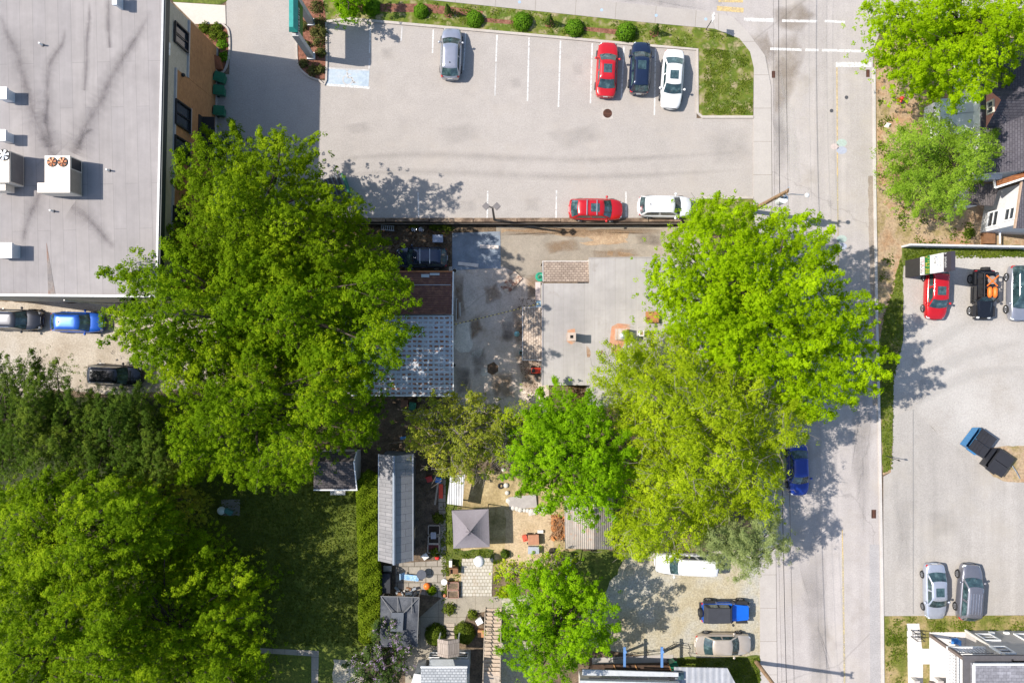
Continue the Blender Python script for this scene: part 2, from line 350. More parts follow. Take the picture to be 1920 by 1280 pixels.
ROUGHG = mottled('rough_weedy_ground', [(.38, .225, .12, 1), (.31, .195, .11, 1), (.34, .25, .16, 1), (.24, .185, .085, 1), (.13, .14, .03, 1)], .45, 5, .3, .95, .06, (.15, .12), .3, .75)
GRAVEL = mottled('pale_gravel', [(.32, .292, .26, 1), (.37, .345, .318, 1), (.41, .388, .36, 1)], .22, 8, .15, .95, .05, (.1, .08))
GGRAV = mottled('grey_gravel', [(.27, .225, .14, 1), (.34, .295, .2, 1), (.35, .325, .26, 1), (.31, .305, .285, 1)], .3, 7, .3, .95, .05, (.12, .1))
BGRAV = mottled('beige_gravel', [(.30, .25, .19, 1), (.38, .33, .265, 1), (.43, .385, .325, 1)], .4, 7, .22, .95, .05, (.12, .1))
# base terrain: one sheet to the horizon
def ground():
    xs = sorted(set([-400, -200, -100] + list(range(-60, 61)) + [100, 200, 400])); ys = sorted(set([-400, -200, -100] + list(range(-45, 46)) + [10.42, 10.72, 11.02] + [100, 200, 400]))
    vs = [(x, y, T(x, y)) for y in ys for x in xs]; n = len(xs)
    fs = [(j * n + i, j * n + i + 1, (j + 1) * n + i + 1, (j + 1) * n + i) for j in range(len(ys) - 1) for i in range(n - 1)]
    me = bpy.data.meshes.new('ground'); me.from_pydata(vs, [], fs); me.materials.append(LITTER)
    o = bpy.data.objects.new('ground', me); C.objects.link(o); o['kind'] = 'structure'
ground()
sheet('parking_lot', [(425, -40), (546, -40), (556, 40), (556, 115), (566, 135), (585, 149), (612, 152), (612, 44), (650, 37), (1000, 68), (1200, 86), (1306, 95), (1306, 222), (1413, 222), (1413, 371), (1311, 371), (1303, 385), (1303, 408), (690, 411), (380, 411), (380, 260), (400, 140), (430, 140), (431, 60), (424, 45)], A_LOT, .012)
sheet('street', [(700, -140), (1082, -2), (1330, 24), (1374, 34), (1402, 62), (1434, 106), (1446, 162), (1448, 400), (1459, 1400), (1655, 1400), (1652, 1100), (1647, 800), (1642, 600), (1638, 330), (1637, 95), (1650, 60), (1700, 36), (2100, 36), (2100, -140)], A_ST, .014)
walk_in = [(1340, 55), (1386, 73), (1406, 98), (1413, 128)]
slab('sidewalk', [(1330, 23), (1374, 33), (1402, 61), (1434, 105), (1445, 162), (1447, 400), (1458, 1400), (1425, 1400), (1424, 1050), (1413, 800), (1412, 420)] + walk_in[::-1], CONC, -.1, .075)
slab('sidewalk', [(640, -40), (905, -20), (1082, -2), (1330.2, 23), (1340.2, 55), (1200, 42), (1000, 21), (780, -2), (700, -12)], CONCT, -.1, .075)
# verge beds along the lot
slab('verge', [(600, -30), (702, -12), (780, -1.8), (1000, 21.2), (1200, 42.2), (1340, 55.2)] + walk_in[1:] + [(1411, 219), (1316, 219), (1309, 212), (1309, 91), (1200, 83), (1000, 65), (650, 34), (600, 40)], VERGE, -.1, .06)
kerb([(612, 42), (650, 36), (1000, 67), (1200, 85), (1307, 94), (1307, 212), (1316, 220), (1412, 220)], .22, .13, KERB)
for q in [[(655, 8), (800, 8), (905, 22), (905, 32), (780, 24), (655, 22)], [(905, 34), (990, 42), (990, 49), (905, 42)], [(1093, 51), (1158, 56), (1158, 66), (1093, 58)]]:
    sheet('mulch_bed', [(a + random.uniform(-2, 2), b) for a, b in q], MULCH, .066)
slab('green_corner', [(1313, 373), (1411, 373), (1411, 440), (1296, 440), (1305, 395), (1306, 384)], VERGE, -.1, .05)
kerb([(1304, 405), (1304, 384), (1313, 371), (1412, 371)], .2, .12, KERB)
slab('planter_bed', [(552, -30), (600, -30), (611, 30), (611, 148), (598, 149), (580, 143), (562, 128), (557, 105), (557, 60)], MULCH, -.1, .07)
kerb([(557, 60), (557, 105), (562, 128), (580, 144), (598, 151), (612, 151), (612, 40)], .16, .14, KERB, sm=3)
sheet('building_bed', [(369, 46), (418, 46), (430, 62), (430, 100), (420, 134), (404, 140), (398, 100)], MULCH, .05)
kerb([(418, 46), (428, 56), (431, 75), (430, 104), (422, 132), (405, 142)], .16, .14, KERB, sm=4)
slab('entrance_pad', [(325, 5), (423, 11), (424, 46), (366, 46)], asphalt('pale_pad', (.50, .455, .40, 1), .04, .04, .06), -.1, .07)
sheet('grass_strip', [(310, -40), (425, -40), (426, 2), (414, 9), (325, 4)], GRASS, .03)
sheet('rear_gravel', [(-60, 566), (300, 568), (420, 540), (420, 720), (250, 740), (100, 730), (-60, 790)], BGRAV, .012)
# right-hand side
sheet('right_verge', [(1640, 98), (1690, 60), (2000, 60), (2000, 465), (1693, 470), (1692, 640), (1675, 700), (1672, 830), (1674, 885), (1655, 890), (1646, 700), (1641, 400)], ROUGHG, .012)
sheet('verge_grass', [(1648, 640), (1690, 480), (1695, 470), (1693, 640), (1676, 700), (1673, 830), (1670, 880), (1655, 886), (1650, 760)], mottled('worn_strip_grass', [(.27, .2, .12, 1), (.15, .15, .04, 1), (.09, .12, .016, 1), (.11, .13, .02, 1), (.24, .19, .1, 1)], .5, 5, .3, .95, .06), .022)
sheet('fence_line_grass', [(1690, 462), (2000, 462), (2000, 478), (1790, 480), (1740, 477), (1692, 500)], GRASS, .026)
sheet('gravel_lot', [(1692, 470), (2000, 466), (2000, 900), (1890, 896), (1800, 850), (1760, 815), (1712, 768), (1676, 790), (1672, 720), (1678, 690), (1693, 640)], GRAVEL, .018)
sheet('right_lot', [(1656, 893), (1670, 885), (1674, 830), (1674, 780), (1712, 766), (1760, 814), (1830, 862), (1880, 900), (2000, 912), (2000, 1152), (1656, 1154)], A_LOW, .024)
sheet('asphalt_seam', [(1711, 768), (1713, 768), (1713, 1150), (1711, 1150)], asphalt('seam_tar', (.22, .21, .2, 1)), .028)
sheet('lot_island', [(1850, 842), (1880, 836), (2000, 836), (2000, 910), (1890, 903), (1862, 893), (1845, 870)], ROUGHG, .034)
sheet('house_lawn', [(1657, 1154), (2000, 1152), (2000, 1400), (1661, 1400)], mottled('dry_lawn', [(.33, .24, .14, 1), (.25, .2, .08, 1), (.12, .13, .022, 1), (.1, .12, .02, 1)], .6, 6, .3, .95, .06, None, .28, .72), .020)
slab('concrete_path', [(1700, 1168), (1723, 1168), (1728, 1212), (1729, 1215), (1742, 1215), (1742, 1184), (1836, 1184), (1836, 1400), (1743, 1400), (1743, 1244), (1730, 1244), (1730, 1400), (1705, 1400)], asphalt('white_concrete', (.56, .53, .50, 1), .03, .03, .04), -.1, .05)
kerb([(1638, 128), (1639, 330), (1643, 600), (1648, 800), (1653, 1100), (1656, 1400)], .22, .13, WKERB, 'street_kerb')
sheet('gutter_dirt', [(1628, 330), (1637, 330), (1641, 600), (1645, 760), (1636, 760), (1632, 600)], asphalt('gutter_grit', (.27, .225, .185, 1), .2, .2, .2), .019)
sheet('street_patch', [(1630, 1020), (1649, 1020), (1653, 1400), (1632, 1400)], asphalt('street_patch', (.31, .295, .29, 1), .06, .06, .14), .019)
# yard behind the retaining wall (lower ground)
sheet('driveway', [(930, 424), (1330, 424), (1330, 500), (1016, 500), (1016, 545), (990, 548), (935, 522)], A_DRIVE, .02, False)
sheet('yard_paving', [(842, 500), (938, 498), (985, 522), (1008, 540), (1030, 545), (1030, 775), (850, 775), (846, 600)], A_YARD, .03, False)
sheet('sand_drift', [(940, 428), (1000, 428), (1090, 430), (1180, 434), (1176, 447), (1120, 455), (1090, 440), (1000, 437), (940, 437)], mottled('washed_sand', [(.3, .2, .12, 1), (.4, .3, .2, 1)], 2, 7, .25), .032, False)
sheet('sand_drift', [(1085, 455), (1130, 446), (1172, 448), (1178, 455), (1130, 458), (1100, 460)], bpy.data.materials['washed_sand'], .036, False)
for q in [[(858, 605), (884, 603), (886, 650), (880, 660), (862, 660), (850, 650)], [(885, 660), (905, 652), (904, 664), (896, 672), (884, 668)], [(903, 690), (912, 690), (916, 700), (906, 706), (901, 700)]]:
    sheet('concrete_patch', q, asphalt('pale_patch', (.64, .58, .50, 1), .1, .15, .2), .04, False)
sheet('rust_stain', [(914, 684), (926, 678), (934, 686), (934, 696), (924, 703), (914, 698)], mottled('rusty_stain', [(.09, .06, .04, 1), (.15, .09, .055, 1)], 2), .044, False)
sheet('backyard_dirt', [(835, 885), (1080, 885), (1080, 1075), (920, 1075), (835, 1110)], STRAW, .02, False)
sheet('backyard_grass', [(828, 890), (862, 890), (858, 1030), (925, 1030), (928, 1048), (880, 1050), (836, 1060), (828, 1130)], GRASS, .03, False)
sheet('pale_straw', [(946, 955), (1040, 955), (1035, 1060), (950, 1056)], mottled('pale_straw', [(.36, .27, .16, 1), (.46, .36, .24, 1)], 1.2, 7, .25), .034, False)
sheet('woodland_shade_floor', [(-60, 745), (420, 745), (420, 900), (330, 1000), (420, 1400), (-60, 1400)], mottled('woodland_shade_floor', [(.012, .018, .006, 1), (.03, .04, .010, 1), (.05, .045, .02, 1)], .8, 5, .3, .95, .06), .016, False)  # floor painted near black so gaps between the crowns look shaded
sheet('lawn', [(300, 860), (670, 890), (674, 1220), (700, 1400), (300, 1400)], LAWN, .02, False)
sheet('tall_grass_strip', [(668, 885), (712, 885), (716, 1160), (700, 1260), (676, 1230)], mottled('bright_grass', [(.07, .10, .012, 1), (.13, .155, .018, 1), (.2, .2, .03, 1)], 1.2, 6, .35, .95, .08), .03, False)
sheet('gravel_patch', [(625, 1235), (680, 1240), (690, 1290), (625, 1290)], GGRAV, .034, False)
sheet('courtyard_soil', [(712, 1050), (835, 1040), (838, 1130), (800, 1300), (712, 1300)], LITTER, .024, False)
slabs = bricks('patio_slabs', (.30, .27, .225, 1), (.25, .22, .18, 1), (.1, .085, .06, 1), 1.0, .7, 'xyz', .03)
sheet('courtyard_paving', [(742, 1055), (832, 1050), (832, 1120), (770, 1110), (742, 1100)], slabs, .036, False)
sheet('narrow_path', [(822, 890), (836, 890), (836, 1120), (826, 1120)], slabs, .040, False)
sheet('garden_path', [(760, 1180), (830, 1118), (940, 1117), (940, 1142), (876, 1150), (868, 1175), (846, 1180), (838, 1280), (760, 1280)], asphalt('old_concrete', (.30, .265, .21, 1), .12, .14, .12, .25, None, None, None, (1.6, 3, 0)), .044, False)
sheet('paver_patio', [(866, 1046), (924, 1045), (922, 1117), (864, 1117)], bricks('square_pavers', (.47, .44, .38, 1), (.42, .38, .32, 1), (.22, .19, .13, 1), .3, .3, 'xyz', .02, .9, .12, 0, ((.33, .22, .12, 1), .45)), .05, False)
sheet('drive_strip', [(936, 1120), (1000, 1110), (1000, 1300), (930, 1300)], GGRAV, .03, False)
sheet('car_park', [(1050, 1040), (1426, 1030), (1427, 1235), (1300, 1235), (1180, 1225), (1050, 1200)], GGRAV, .022, False)
sheet('weedy_ground', [(1050, 1035), (1140, 1030), (1168, 1044), (1158, 1076), (1140, 1100), (1118, 1128), (1100, 1150), (1060, 1150)], GRASS, .032, False)
sheet('corner_grass', [(1270, 1232), (1426, 1228), (1428, 1400), (1270, 1400)], GRASS, .034, False)
sheet('front_path', [(1110, 1232), (1262, 1226), (1262, 1240), (1110, 1244)], CONC, .05, False)
lp = asphalt('path_slabs', (.26, .235, .2, 1), .1, .12, .1, 0, None, None, None, (1.1, 1.1, 0))
sheet('lawn_path', [(488, 1214), (598, 1219), (596, 1300), (584, 1300), (584, 1229), (488, 1223)], lp, .034, False)
# ------------------------------------------------------------- painted markings
PW = wornpaint('worn_white_paint', [(.50, .48, .46, 1), (.58, .565, .545, 1), (.64, .63, .61, 1)])
PWF = mottled('faded_white_paint', [(.35, .33, .315, 1), (.43, .415, .40, 1), (.55, .54, .53, 1)], 1.2, 6, .12, .85, .01)
PY = wornpaint('faded_yellow_paint', [(.42, .37, .27, 1), (.50, .42, .24, 1), (.53, .43, .23, 1)], .35, .65, .15)
PYB = wornpaint('yellow_paint', [(.48, .38, .22, 1), (.55, .41, .19, 1), (.58, .42, .17, 1)], .3, .6, .2)
PB = mottled('faded_blue_paint', [(.30, .36, .42, 1), (.37, .43, .48, 1), (.42, .43, .44, 1)], .9, 5, .1, .85, .01)
def line(a, b, wd, mat, name='parking_line', z=.02):
    p, q = W(*a), W(*b); d = (q - p).to_2d().normalized(); n = Vector((-d.y, d.x, 0)) * wd / 2
    o = MB(); o.poly([(*(p - n).to_2d(), z), (*(q - n).to_2d(), z), (*(q + n).to_2d(), z), (*(p + n).to_2d(), z)]); o = o.build(name, mat)
    if o.data.polygons[0].normal.z < 0: o.data.flip_normals()
    o['kind'] = 'structure'; return o
for a, b, m in [((694.5, 50), (693, 100), PW), ((693, 110), (692, 132), PWF), ((754, 50), (752, 78), PWF), ((812.5, 56), (811, 100), PW), ((873, 62), (869, 132), PW), ((932, 66), (930, 116), PW), ((930, 118), (928, 180), PWF),
                ((992, 71), (989, 190), PW), ((1051, 77), (1047, 201), PW), ((1110.5, 82), (1107, 194), PW), ((1170, 87), (1165, 186), PW), ((1229, 92), (1227, 216), PW),
                ((784, 361), (785, 408), PW), ((914.5, 358), (913.5, 409), PW), ((1043.5, 357), (1042.5, 412), PW), ((1173.5, 360), (1174, 414), PW)]:
    line(a, b, .12, m)
sheet('accessible_bay', [(613, 128), (693, 131), (691, 163), (612, 158)], PB, .020)
line((613, 128), (692, 132), .12, PWF, z=.024); line((610, 159), (693, 165), .2, PW, z=.024)
def wheelchair():                       # worn white access symbol
    m = MB(); c = W(652, 146); pts = []
    def seg(ax, ay, bx, by, wd=.14):
        a = Vector((ax, ay)); b = Vector((bx, by)); d = (b - a).normalized(); n = Vector((-d.y, d.x)) * wd / 2
        m.poly([(c.x + q.x, c.y + q.y, .026) for q in (a - n, b - n, b + n, a + n)])
    for k in range(9):
        t0 = math.radians(120 + 26 * k); t1 = t0 + math.radians(26); seg(.42 * math.cos(t0), -.2 + .42 * math.sin(t0), .42 * math.cos(t1), -.2 + .42 * math.sin(t1), .1)
    seg(-.05, .5, 0, .0); seg(0, 0, .35, 0); seg(.35, .02, .55, -.45); seg(.5, -.45, .68, -.4); seg(-.02, .3, .3, .28, .1)
    m.poly([(c.x - .05 + .13 * math.cos(t), c.y + .68 + .13 * math.sin(t), .026) for t in [k * math.pi / 5 for k in range(10)]])
    o = m.build('access_symbol', PWF); o['kind'] = 'structure'
wheelchair()
for a, b, wd in [((1395, 37), (1450, 38.5), .3), ((1466, 39.5), (1532, 40.5), .22), ((1546, 40), (1584, 42), .2), ((1444, 92), (1503, 94), .22), ((1510, 94), (1535, 94.6), .22), ((1541, 94.6), (1638, 97), .22)]:
    line(a, b, wd, PW, 'crosswalk_line')
line((1567, 121.5), (1634, 121.5), .42, PW, 'stop_line')
line((1569, 127), (1570, 330), .1, PYB, 'centre_line'); line((1570, 330), (1572, 520), .1, PY, 'centre_line'); line((1579, 992), (1580, 1040), .1, PYB, 'centre_line'); line((1580, 1040), (1585, 1400), .16, PY, 'centre_line')
for a, b in [((1347, 0), (1393, 1)), ((1344, 16), (1394, 20)), ((1340, -18), (1396, -16))]: line(a, b, .42, PYB, 'yellow_bar')
CM = {'green': (.30, .36, .325, 1), 'blue': (.30, .32, .385, 1), 'pink': (.41, .345, .325, 1), 'dot': (.27, .37, .5, 1)}
CM = {k: mottled('street_mark_' + k, [v, sc4(v, 1.1), (.4, .385, .375, 1)], 1.5, 6, .1, .85, .01, None, .25, .9) for k, v in CM.items()}
for cy in (275, 455):                   # pale painted petals
    for (dx, dy, r0, ang, col) in [(4, -7, .42, .6, 'green'), (4, 7, .42, -.6, 'blue'), (-9, 0, .34, 0, 'pink')]:
        p = W(1574 + dx, cy + dy); sheet('street_mark', [(p.x + r0 * math.cos(t) * 1.1, p.y + r0 * math.sin(t) * .8, 0) for t in [k * math.pi / 7 for k in range(14)]], CM[col], .022, True, True)
for a, b in [(974, 5), (1128, 20), (1230, 30), (1323, 37)]:
    p = W(a, b); sheet('survey_dot', [(p.x + .13 * math.cos(t), p.y + .13 * math.sin(t), 0) for t in [k * math.pi / 5 for k in range(10)]], CM['dot'], .079, True, True)
# ------------------------------------------------------------- drains and manholes
RUSTI = P('rusty_iron', (.13, .055, .035, 1), .8, .3, var=.3); HOLE = N('drain_dark').fin((.006, .006, .006, 1), .9)
def grate(px, py, wd, ht, label, round_=False, z=.02):
    p = W(px, py); t = thing('storm_drain', label, 'drain', (p.x, p.y, z))
    m = MB()
    if round_: m.cyl((0, 0), wd / 2, 0, .008, 24)
    else: m.box(-wd / 2, -ht / 2, 0, wd / 2, ht / 2, .008)
    m.build('pit', HOLE, t, True); m = MB(); n = 8
    for i in range(n):
        x = -wd / 2 + wd * (i + .5) / n; h = ht / 2 if not round_ else math.sqrt(max(.01, (wd / 2) ** 2 - x * x))
        if round_: m.bar((x, -h, .012), (x, h, .012), wd / n * .5, .012)
        else: m.bar((-wd / 2, -ht / 2 + ht * (i + .5) / n, .012), (wd / 2, -ht / 2 + ht * (i + .5) / n, .012), ht / n * .5, .012)
    if round_: m.bar((-wd / 2, 0, .014), (wd / 2, 0, .014), .06, .012)
    else: m.bar((0, -ht / 2, .014), (0, ht / 2, .014), .06, .012)
    m.build('grille', RUSTI, t, True); m = MB(); s = wd * .62
    if round_: m.box(-s, -s, -.008, s, s, -.002); m.build('collar', asphalt('drain_collar', (.38, .345, .31, 1), .1, .1, .1), t, True)
grate(1139, 213, .78, .78, 'round rusty storm grate in the parking lot below the red sedan', True)
grate(1627, 138, .3, .65, 'rusty street grate beside the thick white stop line')
grate(1450, 140, .28, .6, 'rusty street grate at the kerb beside the curved sidewalk corner', z=.022)
grate(1638, 963, .4, .75, 'rusty street grate at the right kerb below the tree shadow')
for (a, b, l) in [(1587, 183, 'small round manhole cover right of the yellow centre line'), (1559, 208, 'small round manhole cover left of the yellow centre line')]:
    m = MB(); p = W(a, b); m.cyl((p.x, p.y), .16, .015, .024, 18); tag(m.build('manhole_cover', P('iron_lid', (.10, .10, .11, 1), .6, .5)), l, 'manhole')

# ------------------------------------------------------------- stains, dust and wear on the paving
def blot(name, px, mat, z):
    a = jag(px, 4, 7); c = sum((Vector(p) for p in a), Vector((0, 0))) / len(a); V = []; fv = []; m = MB()
    for s_, f_ in ((1.12, 0), (.85, .55), (.5, 1)):
        for p in a: q = W(*(c + (Vector(p) - c) * s_), z); V.append((q.x, q.y, z)); fv.append(f_)
    q = W(*c, z); V.append((q.x, q.y, z)); fv.append(1); n = len(a); sg = 1 if sum(a[i][0] * a[(i + 1) % n][1] - a[(i + 1) % n][0] * a[i][1] for i in range(n)) < 0 else -1
    F = [(j * n + i, j * n + (i + 1) % n, (j + 1) * n + (i + 1) % n, (j + 1) * n + i) for j in (0, 1) for i in range(n)] + [(2 * n + i, 2 * n + (i + 1) % n, 3 * n) for i in range(n)]
    m.mesh(V, [f if sg > 0 else f[::-1] for f in F]); o = m.build(name, mat); fade(o, fv); o['kind'] = 'structure'
RSM = stainmat('brown_road_stain', (.24, .195, .15, 1), .3, .7, .7, .5); RSG = stainmat('grey_road_stain', (.25, .232, .22, 1), .35, .7, .5, .4); DUST = stainmat('pale_dust', (.47, .445, .415, 1), .35, .7, .75, .35); OIL = stainmat('oil_stain', (.17, .16, .15, 1), .35, .72, .22, .8)
blot('road_stain', [(1446, 100), (1470, 70), (1496, 60), (1506, 110), (1492, 160), (1470, 200), (1452, 215)], RSM, .018); blot('road_stain', [(1450, 20), (1500, 5), (1530, 30), (1500, 60), (1460, 50)], RSM, .018); blot('road_stain', [(1452, 215), (1466, 200), (1480, 260), (1470, 320), (1452, 330)], RSG, .018)
blot('road_stain', [(1400, 70), (1440, 60), (1455, 100), (1440, 130), (1425, 95)], RSM, .018)
blot('road_stain', [(1100, -30), (1300, 0), (1330, 20), (1250, 16), (1100, -4)], RSG, .018); blot('road_stain', [(1590, 560), (1625, 540), (1636, 800), (1620, 1000), (1600, 900)], RSG, .0185); blot('road_stain', [(1500, 1060), (1545, 1050), (1560, 1280), (1520, 1290)], RSG, .0185)
blot('dust', [(1462, 130), (1490, 210), (1500, 330), (1482, 330), (1462, 230)], DUST, .0195)
for q in [[(640, 238), (690, 228), (700, 246), (660, 250)], [(955, 150), (975, 146), (978, 162), (960, 166)], [(1072, 120), (1092, 118), (1094, 140), (1076, 142)], [(715, 90), (738, 88), (740, 110), (718, 112)], [(820, 240), (880, 230), (900, 262), (840, 270)], [(1020, 250), (1110, 230), (1140, 260), (1060, 280)], [(1325, 250), (1400, 235), (1406, 300), (1340, 310)], [(860, 375), (890, 372), (894, 395), (866, 398)], [(980, 372), (1010, 370), (1012, 396), (984, 398)], [(1740, 960), (1790, 950), (1800, 1000), (1750, 1010)], [(1680, 940), (1705, 930), (1706, 1060), (1684, 1070)]]: blot('oil_stain', q, OIL, .030)
def swoosh(pts, w, mat, z, name='tyre_track', parent=None, taper=None, z3=0):
    P_ = smooth_line([tuple(W(*q, z3)) for q in pts], 8); V = []; fv = []; n = len(P_); rr = random.Random(int(pts[0][0] + pts[0][1])); m = MB()
    for i, p in enumerate(P_):
        d = (P_[min(i + 1, n - 1)] - P_[max(i - 1, 0)]).normalized(); u = i / (n - 1); ww = w * (.35 + .65 * math.sin(math.pi * u)) if taper is None else (w + (taper - w) * u) * rr.uniform(.75, 1.25); nn = Vector((-d.y, d.x, 0)) * ww / 2
        for s_, f_ in ((1, 0), (0, 1), (-1, 0)): q = p + nn * s_; V.append((q.x, q.y, z)); fv.append(f_ * min(1, 5 * u, 5 * (1 - u) if taper is None else 9))
    m.mesh(V, [(3 * i + j + 1, 3 * i + j + 4, 3 * i + j + 3, 3 * i + j) for i in range(n - 1) for j in (0, 1)]); o = m.build(name, mat, parent); fade(o, fv)
    if parent is None: o['kind'] = 'structure'
    if o.data.polygons[0].normal.z < 0: o.data.flip_normals()
for q, w_ in [([(1710, 770), (1740, 715), (1800, 670), (1920, 640)], 1.6), ([(1716, 760), (1760, 730), (1830, 700), (1930, 690)], 1.2), ([(1700, 700), (1740, 650), (1830, 600), (1930, 590)], 1.3)]: swoosh(q, w_, DUST, .0385)
TDU = stainmat('tyre_dust', (.27, .25, .23, 1), .3, .7, .3, .3)
for q in [[(605, 300), (800, 290), (1100, 300), (1400, 285)], [(605, 330), (800, 322), (1100, 332), (1400, 318)]]: swoosh(q, .9, TDU, .0315)
SANDM = bpy.data.materials['washed_sand']
for q in [[(1010, 432), (1040, 429), (1080, 433), (1100, 445), (1050, 442)], [(1140, 470), (1150, 472), (1148, 480), (1138, 478)], [(1158, 472), (1180, 474), (1190, 479), (1160, 480)]]: sheet('sand_drift', jag(q, 2, 6), SANDM, .042, False)

YB = stainmat('brown_yard_dirt', (.25, .165, .10, 1), .3, .68, .8, .8); YD = stainmat('dark_yard_stain', (.15, .12, .10, 1), .32, .7, .7, .7)
for q in [[(965, 660), (1000, 650), (1016, 690), (1008, 740), (980, 730)], [(960, 575), (978, 570), (984, 640), (968, 650)], [(880, 600), (900, 590), (905, 620), (884, 640)], [(920, 700), (960, 700), (965, 745), (925, 745)], [(850, 520), (870, 515), (872, 590), (856, 600)], [(985, 520), (1012, 515), (1014, 560), (990, 560)], [(905, 540), (930, 530), (940, 560), (910, 570)], [(1020, 455), (1080, 450), (1090, 470), (1030, 476)], [(1110, 470), (1190, 466), (1200, 480), (1120, 484)]]: blot('yard_dirt', q, YB, -1.148)
for q in [[(880, 660), (910, 650), (916, 700), (890, 705)], [(940, 600), (962, 600), (960, 640), (942, 636)], [(955, 505), (985, 515), (970, 545), (945, 535)], [(855, 690), (880, 690), (884, 740), (858, 740)], [(1190, 440), (1240, 440), (1240, 460), (1195, 458)]]: blot('yard_stain', q, YD, -1.144)
for q in [[(940, 427), (1080, 426), (1200, 428), (1250, 430), (1248, 437), (1180, 438), (1060, 444), (940, 440)]]: blot('yard_dirt', q, YB, -1.140)
# ============================================================= vehicles
def make_wheel(r, wd):
    m = MB(); n = 20
    for (a, b, y0, y1) in [(r, r * .96, -wd / 2 + .03, -wd / 2), (r, r, -wd / 2 + .03, wd / 2 - .03), (r * .96, r, wd / 2, wd / 2 - .03)]: pass
    prof = [(r * .6, -wd / 2), (r * .95, -wd / 2), (r, -wd / 2 + .035), (r, wd / 2 - .035), (r * .95, wd / 2), (r * .6, wd / 2)]
    vs = [(q * math.cos(2 * math.pi * k / n), y, q * math.sin(2 * math.pi * k / n)) for (q, y) in prof for k in range(n)]
    fs = [(j * n + k, (j + 1) * n + k, (j + 1) * n + (k + 1) % n, j * n + (k + 1) % n) for j in range(len(prof) - 1) for k in range(n)]
    m.mesh(vs, fs); tm = m
    q = MB()
    for sgn in (-1, 1):
        y = sgn * (wd / 2 - .01)
        for k in range(6):
            a = k * math.pi / 3; q.bar((0, y, 0), (r * .6 * math.cos(a), y, r * .6 * math.sin(a)), .07, .03)
        ring = [(r * R * math.cos(2 * math.pi * k / n), y - sgn * d, r * R * math.sin(2 * math.pi * k / n)) for R, d in ((.5, .0), (.62, .0)) for k in range(n)]
        q.mesh(ring, [(k, (k + 1) % n, n + (k + 1) % n, n + k) for k in range(n)])
    bk = MB(); bk.mesh([(r * .55 * math.cos(2 * math.pi * k / n), s * wd * .3, r * .55 * math.sin(2 * math.pi * k / n)) for s in (-1, 1) for k in range(n)], [tuple(range(n)), tuple(range(n, 2 * n))[::-1]])
    for o in bk.f: pass
    return tm, q, bk
_wh = {}
def add_wheels(root, xs, y, r, wd):
    key = (r, wd)
    if key not in _wh:
        a, b, c = make_wheel(r, wd); h = []
        for mb, nm, mt in ((a, 'tyre', TYRE), (b, 'rim', RIM)):
            o = mb.build(nm, mt, None, True, nm == 'tyre'); h.append(o.data); bpy.data.objects.remove(o)
        _wh[key] = h
    for x in xs:
        for s in (-1, 1):
            wv = bpy.data.objects.new('wheel', _wh[key][0]); C.objects.link(wv); wv.parent = root; wv.location = (x, s * y, r)
            rm = bpy.data.objects.new('rim', _wh[key][1]); C.objects.link(rm); rm.parent = wv
def sel(u, n=5.0): return max(0, 1 - abs(u) ** n) ** (1 / n)
KIND = {  # cowl, windscreen top, rear glass top, rear glass base (fractions of L, + is forward), belt, roof, hood z, nose z, tail z
    'sedan': (.25, .10, -.20, -.35, .93, 1.45, .92, .68, .88),
    'hatch': (.27, .11, -.33, -.455, .96, 1.52, .95, .7, .86),
    'suv': (.265, .125, -.385, -.465, 1.06, 1.70, 1.05, .8, .95),
    'van': (.27, .15, -.45, -.49, 1.1, 1.85, 1.08, .85, 1.0)}
